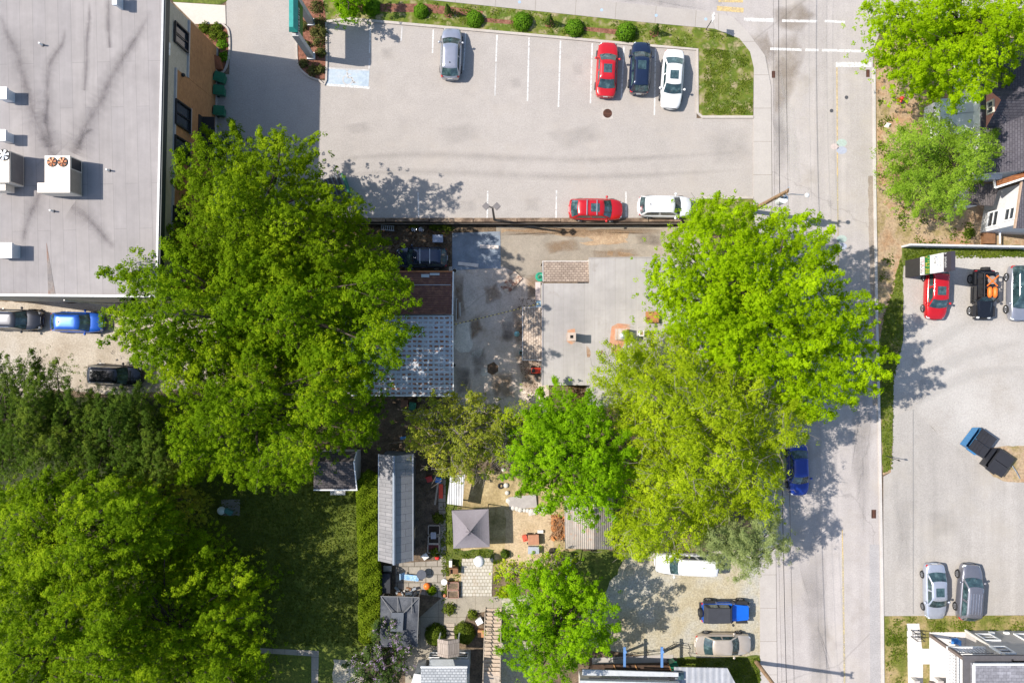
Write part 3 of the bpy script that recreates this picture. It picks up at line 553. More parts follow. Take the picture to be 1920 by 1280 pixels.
def car(name, label, px, py, ang, kind, pm, L=4.6, Wd=1.84, group=None, sunroof=None, rails=None, glassroof=False, tail=True, bars=False, ribs=False, fin=False, trim=BLACK):
    p = W(px, py, .75); z = T(p.x, p.y)
    root = thing(name, label, 'car', (p.x, p.y, z + .02), math.radians(ang), group)
    c0, c1, r1, r0, belt, roof, hz, nz, tz = KIND[kind]; hw0 = Wd / 2
    nx = 33; us = [math.sin(math.pi / 2 * (-1 + 2 * i / (nx - 1))) for i in range(nx)]
    def hw(u):
        b = hw0 * (1 - .035 * u * u); k = sel(u, 4.6 if u < 0 else 3.4); return b * (.52 + .48 * k)
    def zd(u):
        x = u / 2
        if x >= c0: t = (x - c0) / (.5 - c0); return hz + (nz - hz) * t ** 2.2
        if x <= r0: t = (r0 - x) / (.5 + r0); return belt - .01 + (tz - belt) * t ** 1.6
        return belt
    rows = []; m = MB()
    for u in us:
        h = hw(u); zt = zd(u); e = sel(u, 14); x = u * L / 2
        prof = [(.90, .22 + .1 * (1 - e)), (.985, .34), (1.0, .55), (.985, .72 * zt + .1), (.93, zt - .05), (.85, zt), (.5, zt + .025), (0, zt + .035)]
        rows.append([(x, -h * a, zz) for a, zz in prof] + [(x, h * a, zz) for a, zz in prof[-2::-1]])
    k = len(rows[0]); vs = [q for r_ in rows for q in r_]
    fs = [(i * k + j, (i + 1) * k + j, (i + 1) * k + j + 1, i * k + j + 1) for i in range(nx - 1) for j in range(k - 1)]
    fs += [tuple(range(k))[::-1], tuple((nx - 1) * k + j for j in range(k))] + [(i * k, i * k + k - 1, (i + 1) * k + k - 1, (i + 1) * k) for i in range(nx - 1)]
    m.mesh(vs, fs); body = m.build('body', pm, root, True, True)
    for pi in ((nx - 1) * (k - 1), (nx - 1) * (k - 1) + 1): body.data.polygons[pi].use_smooth = False
    if any(body.data.polygons[(nx - 1) * (k - 1) + e_].normal.x * s_ < 0 for e_, s_ in ((0, -1), (1, 1))): body.data.flip_normals()
    for x_, nm_ in ((L / 2 + .0, 'front_bumper'), (-L / 2 - .0, 'rear_bumper')):
        q = MB(); s_ = 1 if x_ > 0 else -1; q.tube([(x_ - s_ * (.02 + .22 * (y / .8) ** 2), y, .42) for y in [-.8 + .2 * i for i in range(9)]], [.05] + [.1] * 7 + [.05], 8); q.build(nm_, pm if pm.name not in ('x',) else BLACK, root, True, True)
    q = MB(); q.obox((-L / 2 - .03, 0, .66), (.02, .42, .16)); q.build('licence_plate', WHITE, root, True)
    # greenhouse
    bh, rh = hw0 * .875, hw0 * .70
    def ring(xf, xr, h, zz, bul, n=9):
        P_ = []
        for j in range(n): y = -h + 2 * h * j / (n - 1); P_.append((xf + bul * (1 - (y / h) ** 2), y, zz))
        for j in range(1, n): x = xf + (xr - xf) * j / n; P_.append((x, h, zz))
        for j in range(n): y = h - 2 * h * j / (n - 1); P_.append((xr - bul * .8 * (1 - (y / h) ** 2), y, zz))
        for j in range(1, n): x = xr + (xf - xr) * j / n; P_.append((x, -h, zz))
        return P_
    F0, F1, R1, R0 = c0 * L, c1 * L, r1 * L, r0 * L
    lerp = lambda a, b, t: a + (b - a) * t
    specs = [(0, -.03)] + [(t, 0) for t in (0, .35, .7, .93)]
    RG = []
    for t, dz in specs: RG.append(ring(lerp(F0, F1, t), lerp(R0, R1, t), lerp(bh, rh, t ** .8), lerp(belt, roof - .05, t) + dz, lerp(.16, .1, t)))
    RG.append(ring(F1 - .06, R1 + .06, rh * .93, roof - .015, .1)); RG.append(ring(F1 - .35, R1 + .3, rh * .6, roof + .012, .08)); RG.append(ring(F1 - .6, R1 + .55, rh * .1, roof + .018, .02))
    g = MB(); n = len(RG[0]); vs = [q for r_ in RG for q in r_]
    g.mesh(vs, [(i * n + j, i * n + (j + 1) % n, (i + 1) * n + (j + 1) % n, (i + 1) * n + j) for i in range(len(RG) - 1) for j in range(n)] + [tuple((len(RG) - 1) * n + j for j in range(n))])
    cab = g.build('roof', GLASS if glassroof else pm, root, True, True)
    def glass(name, front):
        q = MB(); V = []; nn = 9; tt = (.06, .3, .6, .92)
        for t in tt:
            f = lerp(F0, F1, t) if front else lerp(R0, R1, t); h = lerp(bh, rh, t ** .8) * .93; zz = lerp(belt, roof - .05, t); bu = lerp(.16, .1, t)
            for j in range(nn):
                y = -h + 2 * h * j / (nn - 1); s = 1 if front else -.8
                V.append((f + s * bu * (1 - (y / h * .93) ** 2) + (.012 if front else -.012), y, zz + .012))
        q.mesh(V, [(i * nn + j, i * nn + j + 1, (i + 1) * nn + j + 1, (i + 1) * nn + j) for i in range(len(tt) - 1) for j in range(nn - 1)])
        return q.build(name, GLASS, root, True, True)
    ws = glass('windscreen', True); glass('rear_window', False)
    for y in (-.3, .25): q = MB(); q.bar((F0 + .1, y, belt + .06), (lerp(F0, F1, .35) + .1, y + .28, lerp(belt, roof, .36) + .02), .025, .02); q.build('wiper', BLACK, ws)
    for s in (-1, 1):
        for a, b in ((.05, .47), (.53, .93)):
            V = []
            for t in (.12, .5, .88):
                xa = lerp(lerp(F0, F1, t), lerp(R0, R1, t), a); xb = lerp(lerp(F0, F1, t), lerp(R0, R1, t), b); h = lerp(bh, rh, t ** .8) + .012; zz = lerp(belt, roof - .05, t)
                V += [(xa, s * h, zz), (xb, s * h, zz)]
            q = MB(); q.mesh(V, [(0, 1, 3, 2), (2, 3, 5, 4)]); q.build('side_window', GLASS, root, True)
        # mirrors, lamps
        q = MB(); q.sph((F0 - .32, s * (hw0 + .1), belt + .05), .115, 10, 6, .75); q.bar((F0 - .3, s * hw0 * .86, belt), (F0 - .32, s * (hw0 + .05), belt + .03), .06, .05); q.build('mirror', pm if pm.name != 'none' else BLACK, root, True, True)
        def lamp(nm, mt, ua, ub, z0, z1, ina):
            V = []
            for i in range(6):
                u = lerp(ua, ub, i / 5); h = hw(u) + .006; x = u * L / 2 * 1.002
                V += [(x, s * h * .985, z0), (x, s * h * .99, lerp(z0, z1, .6)), (x, s * h * ina, z1 + .015)]
            q = MB(); q.mesh(V, [(3 * i + j, 3 * i + 3 + j, 3 * i + 4 + j, 3 * i + 1 + j) for i in range(5) for j in range(2)]); q.build(nm, mt, root, True, True)
        zn = nz + .06; lamp('headlight', HEADL, .90, .992, zn - .17, zn, .8)
        if kind == 'sedan': lamp('tail_light', TAILR, -.93, -.995, tz - .22, tz - .03, .82)
        else: lamp('tail_light', TAILR, -.90, -.985, .72, 1.0, .84)
    q = MB(); q.bar((L / 2 - .02, -.55, .5), (L / 2 - .02, .55, .5), .07, .2); q.build('grille', BLACK, root, True)
    q = MB(); q.tube([(lerp(.5, .47, (y / .75) ** 2) * L - .02, y, nz + .02) for y in [-.75 + .15 * i for i in range(11)]], .018, 4); q.build('bonnet_edge', trim, root, True)
    if sunroof:
        x0 = F1 - .25; q = MB(); nn = (x0, x0 - .75 if sunroof == 1 else x0 - 1.5); q.box(nn[1], -rh * .55, roof + .012, nn[0], rh * .55, roof + .03); q.build('sunroof', GLASS, root, True, bev=.012)
    if rails:
        for s in (-1, 1):
            q = MB(); q.tube([(F1 - .2, s * rh * .95, roof - .02), (F1 - .35, s * rh * .97, roof + .06), (R1 + .3, s * rh * .97, roof + .06), (R1 + .12, s * rh * .95, roof - .02)], .022, 5); q.build('roof_rail', rails, root, True)
    if bars:
        for x in (F1 - .5, F1 - 1.35):
            q = MB(); q.bar((x, -rh * .98, roof + .09), (x, rh * .98, roof + .09), .07, .03); q.build('roof_bar', GALV, root, True)
    if ribs:
        for i in range(5):
            y = rh * (-.7 + .35 * i); q = MB(); q.bar((F1 - .4, y, roof + .02), (R1 + .25, y, roof + .022), .035, .02); q.build('roof_rib', CHROME, root, True)
    if fin:
        q = MB(); q.sph((R1 + .35, 0, roof + .03), .06, 8, 5, 1.2); q.build('antenna', BLACK, root, True)
    add_wheels(root, (L * .30, -L * .29), hw0 - .09, .335 if kind in ('sedan', 'hatch') else .37, .23)
    return root
RP = paint('red_car_paint', (.50, .008, .012, 1)); SILV = paint('silver_car_paint', (.36, .37, .42, 1), .6); NAVY = paint('navy_car_paint', (.012, .022, .055, 1), .35, .2)
WHP = paint('white_car_paint', (.66, .66, .66, 1), 0); BLK = paint('black_car_paint', (.012, .013, .017, 1), .3, .2); BLUP = paint('blue_car_paint', (.015, .10, .48, 1), .35); DBLUP = paint('deep_blue_car_paint', (.008, .035, .26, 1), .3)
GRY = paint('grey_car_paint', (.12, .125, .15, 1), .6); BEI = paint('beige_car_paint', (.50, .43, .35, 1), .4); LGRY = paint('light_silver_car_paint', (.42, .45, .52, 1), .5); LBLUP = paint('bright_blue_car_paint', (.008, .13, .62, 1), .25); DGRY = paint('charcoal_car_paint', (.035, .037, .045, 1), .5)
gU = 'cars parked along the upper kerb of the lot'; gL = 'cars parked along the lower edge of the lot'
car('parked_car', 'silver hatchback parked alone against the upper kerb of the lot', 845.5, 100.5, 90 - 2, 'hatch', SILV, 4.3, 1.84, gU, fin=True)
car('parked_car', 'bright red sedan with sunroof nose-in at the upper kerb', 1138, 130.5, 90 - 3, 'sedan', RP, 4.65, 1.84, gU, sunroof=1)
car('parked_car', 'dark navy SUV between the red sedan and the white sedan', 1200.5, 128, 90 - 3, 'suv', NAVY, 4.4, 1.82, gU, sunroof=1, rails=BLACK)
car('parked_car', 'white sedan backed in beside the grass corner', 1261, 148.5, -90 - 4, 'sedan', WHP, 4.95, 1.9, gU, sunroof=1)
car('parked_car', 'red crossover with silver roof bars above the retaining wall', 1117, 392.5, -1, 'hatch', RP, 4.55, 1.88, gL, sunroof=1, bars=True)
car('parked_car', 'white SUV beside the small grass corner near the big maple', 1246, 387.5, -1, 'suv', WHP, 4.5, 1.88, gL, rails=WHITE, fin=True)
car('parked_car', 'dark grey wagon behind the commercial building, cut by the left edge', 26, 599.5, -1, 'suv', DGRY, 4.7, 1.85, 'cars behind the commercial building', rails=CHROME)
car('parked_car', 'blue hatchback with sun glint on its roof behind the commercial building', 144, 604, -1, 'hatch', BLUP, 4.4, 1.8, 'cars behind the commercial building', fin=True)
car('parked_car', 'dark SUV with pale roof rails half hidden by evergreens', 215, 703, -2, 'suv', BLK, 4.6, 1.85, None, rails=CHROME)
car('parked_car', 'dark navy SUV with pale bumper in the shaded yard under the maple', 788, 480, 180, 'suv', NAVY, 4.4, 1.85, None, rails=BLACK, bars=True)
car('parked_car', 'deep blue car at the street kerb half under the yellow-green tree', 1497, 879, -88, 'sedan', DBLUP, 4.5, 1.8, None)
car('parked_van', 'long white van partly under the pale grey-green evergreen', 1287, 1057, 180 - 2, 'van', WHP, 5.3, 1.85, None, rails=WHITE)
car('parked_car', 'beige sedan on the gravel above the corner grass', 1356, 1208, 0, 'sedan', BEI, 4.75, 1.86, None)
car('parked_car', 'red car with sunroof parked under the tall roadside sign', 1756, 549, -92, 'hatch', RP, 4.5, 1.9, 'cars on the right gravel lot', sunroof=1)
car('parked_car', 'silver grey SUV with dark glass roof cut by the right edge', 1912, 549, -91, 'suv', SILV, 4.7, 1.9, 'cars on the right gravel lot', glassroof=True)
car('parked_car', 'silver sedan with dark sunroof beside the grey SUV on the right lot', 1754, 1108.5, -90 + 1, 'sedan', LGRY, 4.7, 1.84, 'cars above the lower right house', sunroof=1)
car('parked_car', 'grey SUV with ribbed roof beside the silver sedan on the right lot', 1818, 1110, 90 - 4, 'suv', paint('pewter_car_paint', (.22, .22, .25, 1), .6), 4.75, 1.9, 'cars above the lower right house', ribs=True)
def jeep(name, label, px, py, ang, hoodm, topm, open_=False):
    p = W(px, py, .9); root = thing(name, label, 'jeep', (p.x, p.y, T(p.x, p.y) + .02), math.radians(ang))
    m = MB(); m.prism([(-1.95, -.76), (.55, -.78), (.55, .78), (-1.95, .76)], .45, 1.12); m.build('body', hoodm if not open_ else BLK, root, True, bev=.05)
    m = MB(); m.prism([(.5, -.74), (1.95, -.6), (2.0, -.4), (2.0, .4), (1.95, .6), (.5, .74)], .55, 1.08); m.mesh([(.5, -.7, 1.08), (1.95, -.55, 1.0), (1.95, .55, 1.0), (.5, .7, 1.08), (.5, -.5, 1.14), (1.9, -.4, 1.07), (1.9, .4, 1.07), (.5, .5, 1.14)], [(0, 1, 5, 4), (4, 5, 6, 7), (7, 6, 2, 3), (1, 2, 6, 5)]); m.build('bonnet', hoodm, root, True, bev=.03)
    for s in (-1, 1):
        for x0, x1 in ((.95, 2.0), (-1.85, -.75)):
            m = MB(); ys = sorted((s * .66, s * .95)); m.prism([(x0, ys[0]), (x1, ys[0]), (x1 - .1, ys[1]), (x0 + .1, ys[1])], .78, .93); m.build('fender', BLACK, root, True, bev=.04)
        m = MB(); m.cyl((2.02, s * .48), .1, .75, .93, 12); m.build('headlight', HEADL, root, True)
        m = MB(); m.box(-2.0, s * .74 - .08, .75, -1.92, s * .74 + .08, .98); m.build('tail_light', TAILR, root, True)
        m = MB(); m.sph((.62, s * .98, 1.25), .12, 8, 6, .9); m.build('mirror', BLACK, root, True, True)
        m = MB(); m.bar((-.6, s * .86, .5), (.8, s * .86, .5), .1, .08); m.build('side_step', BLACK, root, True)
    for x in (2.1, -2.05):
        m = MB(); m.bar((x, -.75, .6), (x, .75, .6), .16, .14); m.build('bumper', BLACK, root, True, bev=.03)
    m = MB(); m.mesh([(.62, -.7, 1.12), (.62, .7, 1.12), (.3, .62, 1.74), (.3, -.62, 1.74)], [(0, 1, 2, 3)]); m.build('windscreen', GLASS, root, True)
    m = MB()
    for a, b in (((.64, -.72, 1.12), (.3, -.64, 1.77)), ((.64, .72, 1.12), (.3, .64, 1.77)), ((.3, -.64, 1.77), (.3, .64, 1.77))): m.bar(a, b, .06, .06)
    m.build('windscreen_frame', BLACK, root, True)
    if not open_:
        m = MB(); b = [(-1.9, -.76), (.3, -.72), (.3, .72), (-1.9, .76)]; t = [(-1.72, -.66), (.26, -.63), (.26, .63), (-1.72, .66)]
        vs = [(*q, 1.12) for q in b] + [(*q, 1.80) for q in t]; m.mesh(vs, [(0, 1, 5, 4), (1, 2, 6, 5), (2, 3, 7, 6), (3, 0, 4, 7), (4, 5, 6, 7)]); m.build('soft_top', topm, root, True, bev=.07)
        for s in (-1, 1):
            m = MB(); m.mesh([(-1.5, s * .765, 1.2), (-.75, s * .76, 1.2), (-.8, s * .68, 1.7), (-1.4, s * .69, 1.7), (-.6, s * .755, 1.2), (.2, s * .735, 1.2), (.15, s * .66, 1.7), (-.62, s * .68, 1.7)], [(0, 1, 2, 3), (4, 5, 6, 7)]); m.build('side_window', GLASS, root, True)
    else:
        m = MB(); m.box(-1.85, -.66, 1.0, .28, .66, 1.135); m.build('cabin_floor', BLACK, root, True)
        m = MB()
        for s in (-1, 1): m.tube([(-1.85, s * .68, 1.1), (-1.75, s * .62, 1.75), (-.5, s * .62, 1.78), (.3, s * .62, 1.76)], .05, 6)
        for x in (-1.75, -.6): m.tube([(x, -.62, 1.77), (x, .62, 1.77)], .05, 6)
        m.build('roll_cage', BLK, root, True)
        for x in (-.15, -1.05):
            for s in (-1, 1):
                m = MB(); m.box(x - .25, s * .32 - .25, 1.13, x + .25, s * .32 + .25, 1.28); m.box(x - .32, s * .32 - .25, 1.28, x - .2, s * .32 + .25, 1.62); m.build('seat', DGRY if False else BLACK, root, True, bev=.05)
    m = MB(); cy = MB(); r = .38
    vs = [(-2.08 + dx, r * q * math.cos(t), 1.0 + r * q * math.sin(t)) for dx, q in ((.06, .98), (0, 1), (-.14, 1), (-.2, .9), (-.2, .55)) for t in [2 * math.pi * k / 18 for k in range(18)]]
    m.mesh(vs, [(j * 18 + k, j * 18 + (k + 1) % 18, (j + 1) * 18 + (k + 1) % 18, (j + 1) * 18 + k) for j in range(4) for k in range(18)]); sp = m.build('spare_tyre', TYRE, root, True, True)
    m = MB(); m.mesh([(-2.24, .22 * math.cos(2 * math.pi * k / 14), 1.0 + .22 * math.sin(2 * math.pi * k / 14)) for k in range(14)], [tuple(range(14))]); m.build('rim', RIM, sp)
    add_wheels(root, (1.45, -1.3), .82, .41, .28)
    return root
jeep('parked_jeep', 'blue jeep with black soft top on the gravel above the beige sedan', 1359, 1147, 0, LBLUP, P('black_canvas', (.035, .037, .045, 1), .9))
jk = jeep('parked_jeep', 'open black jeep carrying orange tubes on the right gravel lot', 1845, 551, -91, BLK, BLACK, True)
c0 = jk.location
def cargo():
    t = thing('kayak_rack', 'orange tubes and crossed orange straps on top of the black jeep', 'roof load', (c0.x, c0.y, c0.z), jk.rotation_euler.z)
    for i, y in enumerate((-.22, .22)):
        m = MB(); m.tube([(-.5, y, 1.98), (-.35, y, 2.0), (.2, y, 2.0), (.38, y, 1.96)], [.12, .19, .19, .1], 10); m.build('tube', ORANGE, t, True, True)
    for a, b in (((-1.5, -.5, 1.95), (-.6, .45, 1.95)), ((-1.5, .5, 1.98), (-.6, -.45, 1.98))):
        m = MB(); m.bar(a, b, .09, .05); m.build('strap', ORANGE, t, True)
    m = MB()
    for y in (-.58, .58): m.tube([(-1.7, y, 1.85), (.3, y, 1.85)], .03, 5)
    for x in (-1.7, -1.1, -.5, .1): m.tube([(x, -.58, 1.85), (x, .58, 1.85)], .03, 5)
    for x in (-1.6, .2):
        for y in (-.58, .58): m.tube([(x, y, 1.85), (x, y, 1.72)], .025, 4)
    m.build('rack', DMET, t, True)
    m = MB(); m.cyl((-1.1, 0), .36, 1.9, 1.94, 16); m.build('plate', P('tan_canvas', (.25, .2, .17, 1), .8), t, True)
cargo()
# ============================================================= buildings
def at(name, label, cat, px, py, group=None, z=None):
    p = G(px, py) if z is None else W(px, py, z); return thing(name, label, cat, p, 0, group)
def wallbox(m, pts, z0, z1, mi=0, top=None): m.prism([tuple(p)[:2] for p in pts], z0, z1, mi, top)
def window(parent, p, d, wd, z0, z1, fm, mull=(1, 1), name='window', out=.05, pm=None, fr=.07):
    """framed window on a wall: p = wall point, d = unit direction along the wall, outward is d rotated -90"""
    p = Vector((p[0], p[1], 0)); d = Vector((d[0], d[1], 0)).normalized(); n = Vector((d.y, -d.x, 0)); o = p + n * out
    a = o - d * wd / 2; b = o + d * wd / 2; m = MB(); up = Vector((0, 0, 1))
    for q in (z0, z1): m.bar(a + up * q - d * fr / 2, b + up * q + d * fr / 2, fr, fr)
    for q in (a, b): m.bar(q + up * (z0 + fr / 2), q + up * (z1 - fr / 2), fr, fr)
    for i in range(1, mull[0]): x = a + (b - a) * i / mull[0]; m.bar(x + up * (z0 + fr / 2), x + up * (z1 - fr / 2), fr * .6, fr * .5)
    for i in range(1, mull[1]): z = z0 + (z1 - z0) * i / mull[1]; m.bar(a + up * z + d * fr / 2, b + up * z - d * fr / 2, fr * .5, fr * .45)
    f = m.build(name, fm, parent); m = MB(); a = p + n * (out * .4) - d * wd / 2; b = a + d * wd
    m.poly([a + up * z0, b + up * z0, b + up * z1, a + up * z1]); m.build('pane', pm or WINGL, f); return f
# ---- flat-roof membranes
def membrane(name, base, rowh, brickw, rot, vein=.0, stain=None, mort=(.74, .74, .75, 1)):
    k = N(name); br = k.n('TexBrick', offset=.37); br.inputs['Scale'].default_value = 1; br.inputs['Brick Width'].default_value = brickw; br.inputs['Row Height'].default_value = rowh
    br.inputs['Mortar Size'].default_value = .022; br.inputs['Mortar Smooth'].default_value = .5; br.inputs['Color1'].default_value = (1, 1, 1, 1); br.inputs['Color2'].default_value = (.93, .935, .95, 1); br.inputs['Mortar'].default_value = mort
    k.l(k.coord('xyz', (1, 1, 1), rot), br.inputs['Vector']); c = k.mul(base, br.outputs['Color'])
    c = k.mul(c, k.val(k.noise(.12, 5, .6), .86, 1.1)); c = k.mul(c, k.val(k.noise(.5, 5, .7), .93, 1.06)); c = k.mul(c, k.val(k.noise(1.3, 5, .7), .95, 1.05)); c = k.mul(c, k.val(k.noise(1, 4, .7, k.coord('xyz', (2.2, .12, 1))), .93, 1.06))
    if vein:
        f = k.noise(.085, 3, .5, None, .8); a = k.n('Math', operation='SUBTRACT'); a.inputs[1].default_value = .5; k.l(f, a.inputs[0]); b = k.n('Math', operation='ABSOLUTE'); k.l(a.outputs[0], b.inputs[0])
        c = k.mul(c, k.ramp(b.outputs[0], [(.80, .765, .77, 1), (.93, .92, .92, 1), (1, 1, 1, 1)], 0, 1, [0, .012, .045]))
    if stain: c = k.mix(k.val(k.noise(.6, 5, .7), 0, stain[1], .58, .74), c, stain[0])
    return k.fin(c, .8, k.noise(2, 4, .6), .02, .3)
ROOFM = membrane('roof_membrane', (.285, .261, .25, 1), .94, 9, math.radians(88.6), 0)
# ---- commercial building
ne, se, sw, nw = W(306, -10, 10), W(293, 556, 10), W(-130, 552, 10), W(-130, -10, 10)
cb = thing('commercial_building', 'large flat-roofed brick building with grey membrane roof and tan upper band', 'building', (*((ne + sw) / 2).to_2d(), 0))
BRK = bricks('brown_brick', (.42, .19, .068, 1), (.33, .14, .048, 1), (.36, .22, .12, 1), .24, .09, 'yzx', .014, .9, .14)
BAND = bricks('tan_block', (.5, .44, .345, 1), (.45, .39, .3, 1), (.38, .33, .27, 1), .4, .2, 'yzx', .012, .9, .08)
SLEDGE = P('stone_ledge', (.38, .36, .35, 1), .8)
m = MB(); wallbox(m, [ne, se, sw, nw], 0, 9.72); m.build('wall', BAND, cb)
dy = (ne - se).to_2d().normalized(); nrm = Vector((dy.y, -dy.x))    # wall direction (north) and outward (east)
def wp(py, z, out=0.0):             # point of the east wall at an image height
    y = (640 - py) * (H - z) / H / S; t = (y - se.y) / (ne.y - se.y); p = se.to_2d() + (ne - se).to_2d() * t + nrm * out; return p
def strip(mm, y0, y1, z0, z1, o0, o1, mi=0):
    a, b = sorted((y0, y1)); A = wp0(a); B = wp0(b); mm.prism([A + nrm * o0, B + nrm * o0, B + nrm * o1, A + nrm * o1], z0, z1, mi)
def wp0(yw): t = (yw - se.y) / (ne.y - se.y); return se.to_2d() + (ne - se).to_2d() * t
yn, ys_ = ne.y, se.y
m = MB(); strip(m, ys_, 20.9, .35, 7.75, .0, .05); strip(m, 20.92, yn, .35, 5.7, .0, .05); m.build('brick_panel', BRK, cb)
m = MB(); strip(m, ys_, yn, 0, .34, .0, .08); m.build('plinth', SLEDGE, cb)
m = MB(); strip(m, ys_, 20.9, 7.75, 7.95, 0, .14); strip(m, 20.92, yn - .05, 5.7, 5.88, 0, .14); m.build('stone_ledge', SLEDGE, cb)
m = MB(); inset = [p.to_2d() for p in (ne, se, sw, nw)]; m.prism([(p.x, p.y) for p in inset], 9.72, 9.86); m.build('roof', ROOFM, cb)
m = MB()
def edge(a, b, wd, z0, z1, sh):
    a, b = a.to_2d(), b.to_2d(); d = (b - a).normalized(); n = Vector((d.y, -d.x)); m.prism([a + n * sh, b + n * sh, b + n * (sh + wd), a + n * (sh + wd)], z0, z1)
edge(se, ne, .16, 9.5, 10.0, -.10); edge(sw, se, .16, 9.5, 10.0, -.1); m.build('coping', P('pale_flashing', (.33, .335, .34, 1), .5, .3), cb)
m = MB(); edge(se, ne, .12, 9.3, 9.93, .065); m.build('gutter', P('shadow_gap_dark', (.03, .04, .04, 1), .5), cb)  # dark strip paints the shadow gap beside the coping, not a gutter
m = MB(); edge(sw, se, .05, 9.2, 9.5, .0); m.build('south_fascia', P('rusty_fascia', (.2, .09, .05, 1), .8, var=.3), cb)
FRD = P('dark_window_frame', (.012, .014, .017, 1), .5)
def cwin(y0, y1, z0, z1, mull=(2, 1)):
    zc = (z0 + z1) / 2; a = wp(y0, zc); b = wp(y1, zc); f = window(cb, (a + b) / 2, dy, (a - b).length, z0, z1, FRD, mull, out=.16, fr=.12)
    m = MB(); c = (a + b) / 2; h = (a - b).length / 2 + .12; m.prism([c - dy * h + nrm * .0, c + dy * h, c + dy * h + nrm * .2, c - dy * h + nrm * .2], z0 - .22, z0 - .07); m.build('sill', SLEDGE, f)
cwin(52, 88, 6.1, 8.3); cwin(196, 240, 5.4, 7.9); cwin(262, 302, 5.4, 7.9); cwin(392, 420, 5.4, 7.9); cwin(470, 505, 5.4, 7.9)
# entrance: recessed dark door bay with canopy
a, b = wp(232, 1.5), wp(300, 1.5); dr = MB(); dr.prism([a + nrm * .0, b, b + nrm * .07, a + nrm * .07], .36, 2.9); d_ = dr.build('door', P('dark_door', (.015, .015, .018, 1), .4), cb)
m = MB(); m.prism([a + nrm * .07 - dy * .5, a + nrm * .12 - dy * .5, a + nrm * .12 - dy * .6, a + nrm * .07 - dy * .6], 1.2, 1.9); m.build('handle', CHROME, d_)
m = MB(); a, b = wp(219, 3.0), wp(300, 3.0); m.prism([a + nrm * .0, b, b + nrm * 1.1, a + nrm * 1.1], 2.95, 3.05); m.prism([a + nrm * .05, b + nrm * .05, b + nrm * .12, a + nrm * .12], 3.05, 3.7); m.build('canopy', P('black_awning', (.014, .014, .016, 1), .7), cb)
m = MB(); a = wp(141, 6.8, .05); m.sph((a.x + .1, a.y, 6.8), .16, 10, 6); m.build('wall_lamp', BLACK, cb, smooth=True)
for py in (85, 97): m = MB(); a = wp(py, 9.1); m.prism([a - dy * .22, a + dy * .22, a + dy * .22 + nrm * .1, a - dy * .22 + nrm * .1], 8.9, 9.15); m.build('wall_vent', WHITE, cb)
WS1 = stainmat('wide_water_stain', (.185, .165, .165, 1), .25, .75, .45); WS2 = stainmat('dark_water_stain', (.12, .10, .105, 1), .3, .75, .3)
for px, a_, b_ in [([(0, 22), (12, 60), (28, 92), (38, 122), (50, 165), (62, 210), (75, 245), (92, 278), (104, 292)], .3, 1.2), ([(123, 52), (118, 80), (104, 102), (92, 126), (88, 172), (86, 225), (96, 275)], .2, .7), ([(283, 18), (262, 60), (236, 100), (206, 150), (190, 190), (165, 228), (150, 262), (138, 288)], .3, 1.1), ([(168, 2), (167, 40), (163, 75), (162, 130), (158, 170)], .2, .3), ([(204, -8), (203, 50), (206, 90)], .35, .25), ([(41, 460), (50, 420), (62, 390), (80, 350)], .3, .8), ([(215, 466), (192, 440), (165, 410), (134, 388)], .3, .8), ([(176, 243), (164, 247), (152, 262), (146, 280)], .15, .5), ([(92, 182), (88, 205), (84, 232)], .12, .2)]:
    swoosh(px, a_ * 2.2, WS1, 9.864, 'water_stain', cb, b_ * 2.6, 9.86); swoosh(px, a_ * 1.2, WS2, 9.868, 'water_stain', cb, b_ * .8, 9.86)
# trough in roof (drain notch)
m = MB(); p, q = W(87, 455, 9.87), W(97, 556, 9.87); m.prism([(p.x, p.y), (q.x - .25, q.y), (q.x + .3, q.y)], 9.862, 9.872); m.build('roof_gutter', mottled('rust_wash', [(.16, .15, .15, 1), (.22, .19, .17, 1), (.24, .1, .05, 1)], .5), cb)
# downpipe on the south wall
m = MB(); p = W(120, 560, 9.4); m.tube([(p.x, p.y - .1, 9.4), (p.x, p.y - .1, .3), (p.x, p.y - .9, .05)], .06, 6); m.build('downpipe', OFFW, cb)
# ---- rooftop equipment
CRM = P('cream_metal', (.60, .54, .47, 1), .45, .1, var=.05); LGM = P('pale_grey_metal', (.55, .58, .62, 1), .4, .2, var=.06); TANM = P('tan_metal', (.30, .25, .20, 1), .5, .1)
COP = P('copper_fan', (.33, .12, .05, 1), .5, .3, var=.3)
def fan(root, c, r, z, mat):
    m = MB(); m.cyl(c, r, z, z + .05, 20); f = m.build('fan_housing', P('fan_dark', (.02, .02, .02, 1), .7), root)
    m = MB()
    for k in range(6):
        t = k * math.pi / 3; m.poly([(c[0] + q * math.cos(t + a), c[1] + q * math.sin(t + a), z + zz) for q, a, zz in ((.1 * r, 0, .07), (.9 * r, -.05, .09), (.9 * r, .5, .06), (.1 * r, .6, .06))])
    m.cyl(c, r * .2, z + .05, z + .12, 10); m.build('fan_blades', mat, f)
def pr(px0, py0, px1, py1, z): a, b = W(px0, py0, z), W(px1, py1, z); return min(a.x, b.x), min(a.y, b.y), max(a.x, b.x), max(a.y, b.y)
r1 = thing('rooftop_unit', 'large cream rooftop air unit with two copper-coloured fans', 'air unit', W(110, 330, 9.86))
x0, y0, x1, y1 = pr(84, 292, 131, 361, 11.5); m = MB(); m.box(x0, y0, 10.0, x1, y1, 11.5); m.build('casing', CRM, r1, bev=.03)
a0, b0, a1, b1 = pr(70, 343, 84, 361, 11.45); m = MB(); m.box(a0, b0, 10.0, a1 - .004, b1, 11.45); m.build('intake_hood', CRM, r1, bev=.03)
m = MB(); m.box(x0 + .1, y0 + .1, 9.86, x1 - .1, y1 - .1, 10.0); m.build('base_rail', DMET, r1)
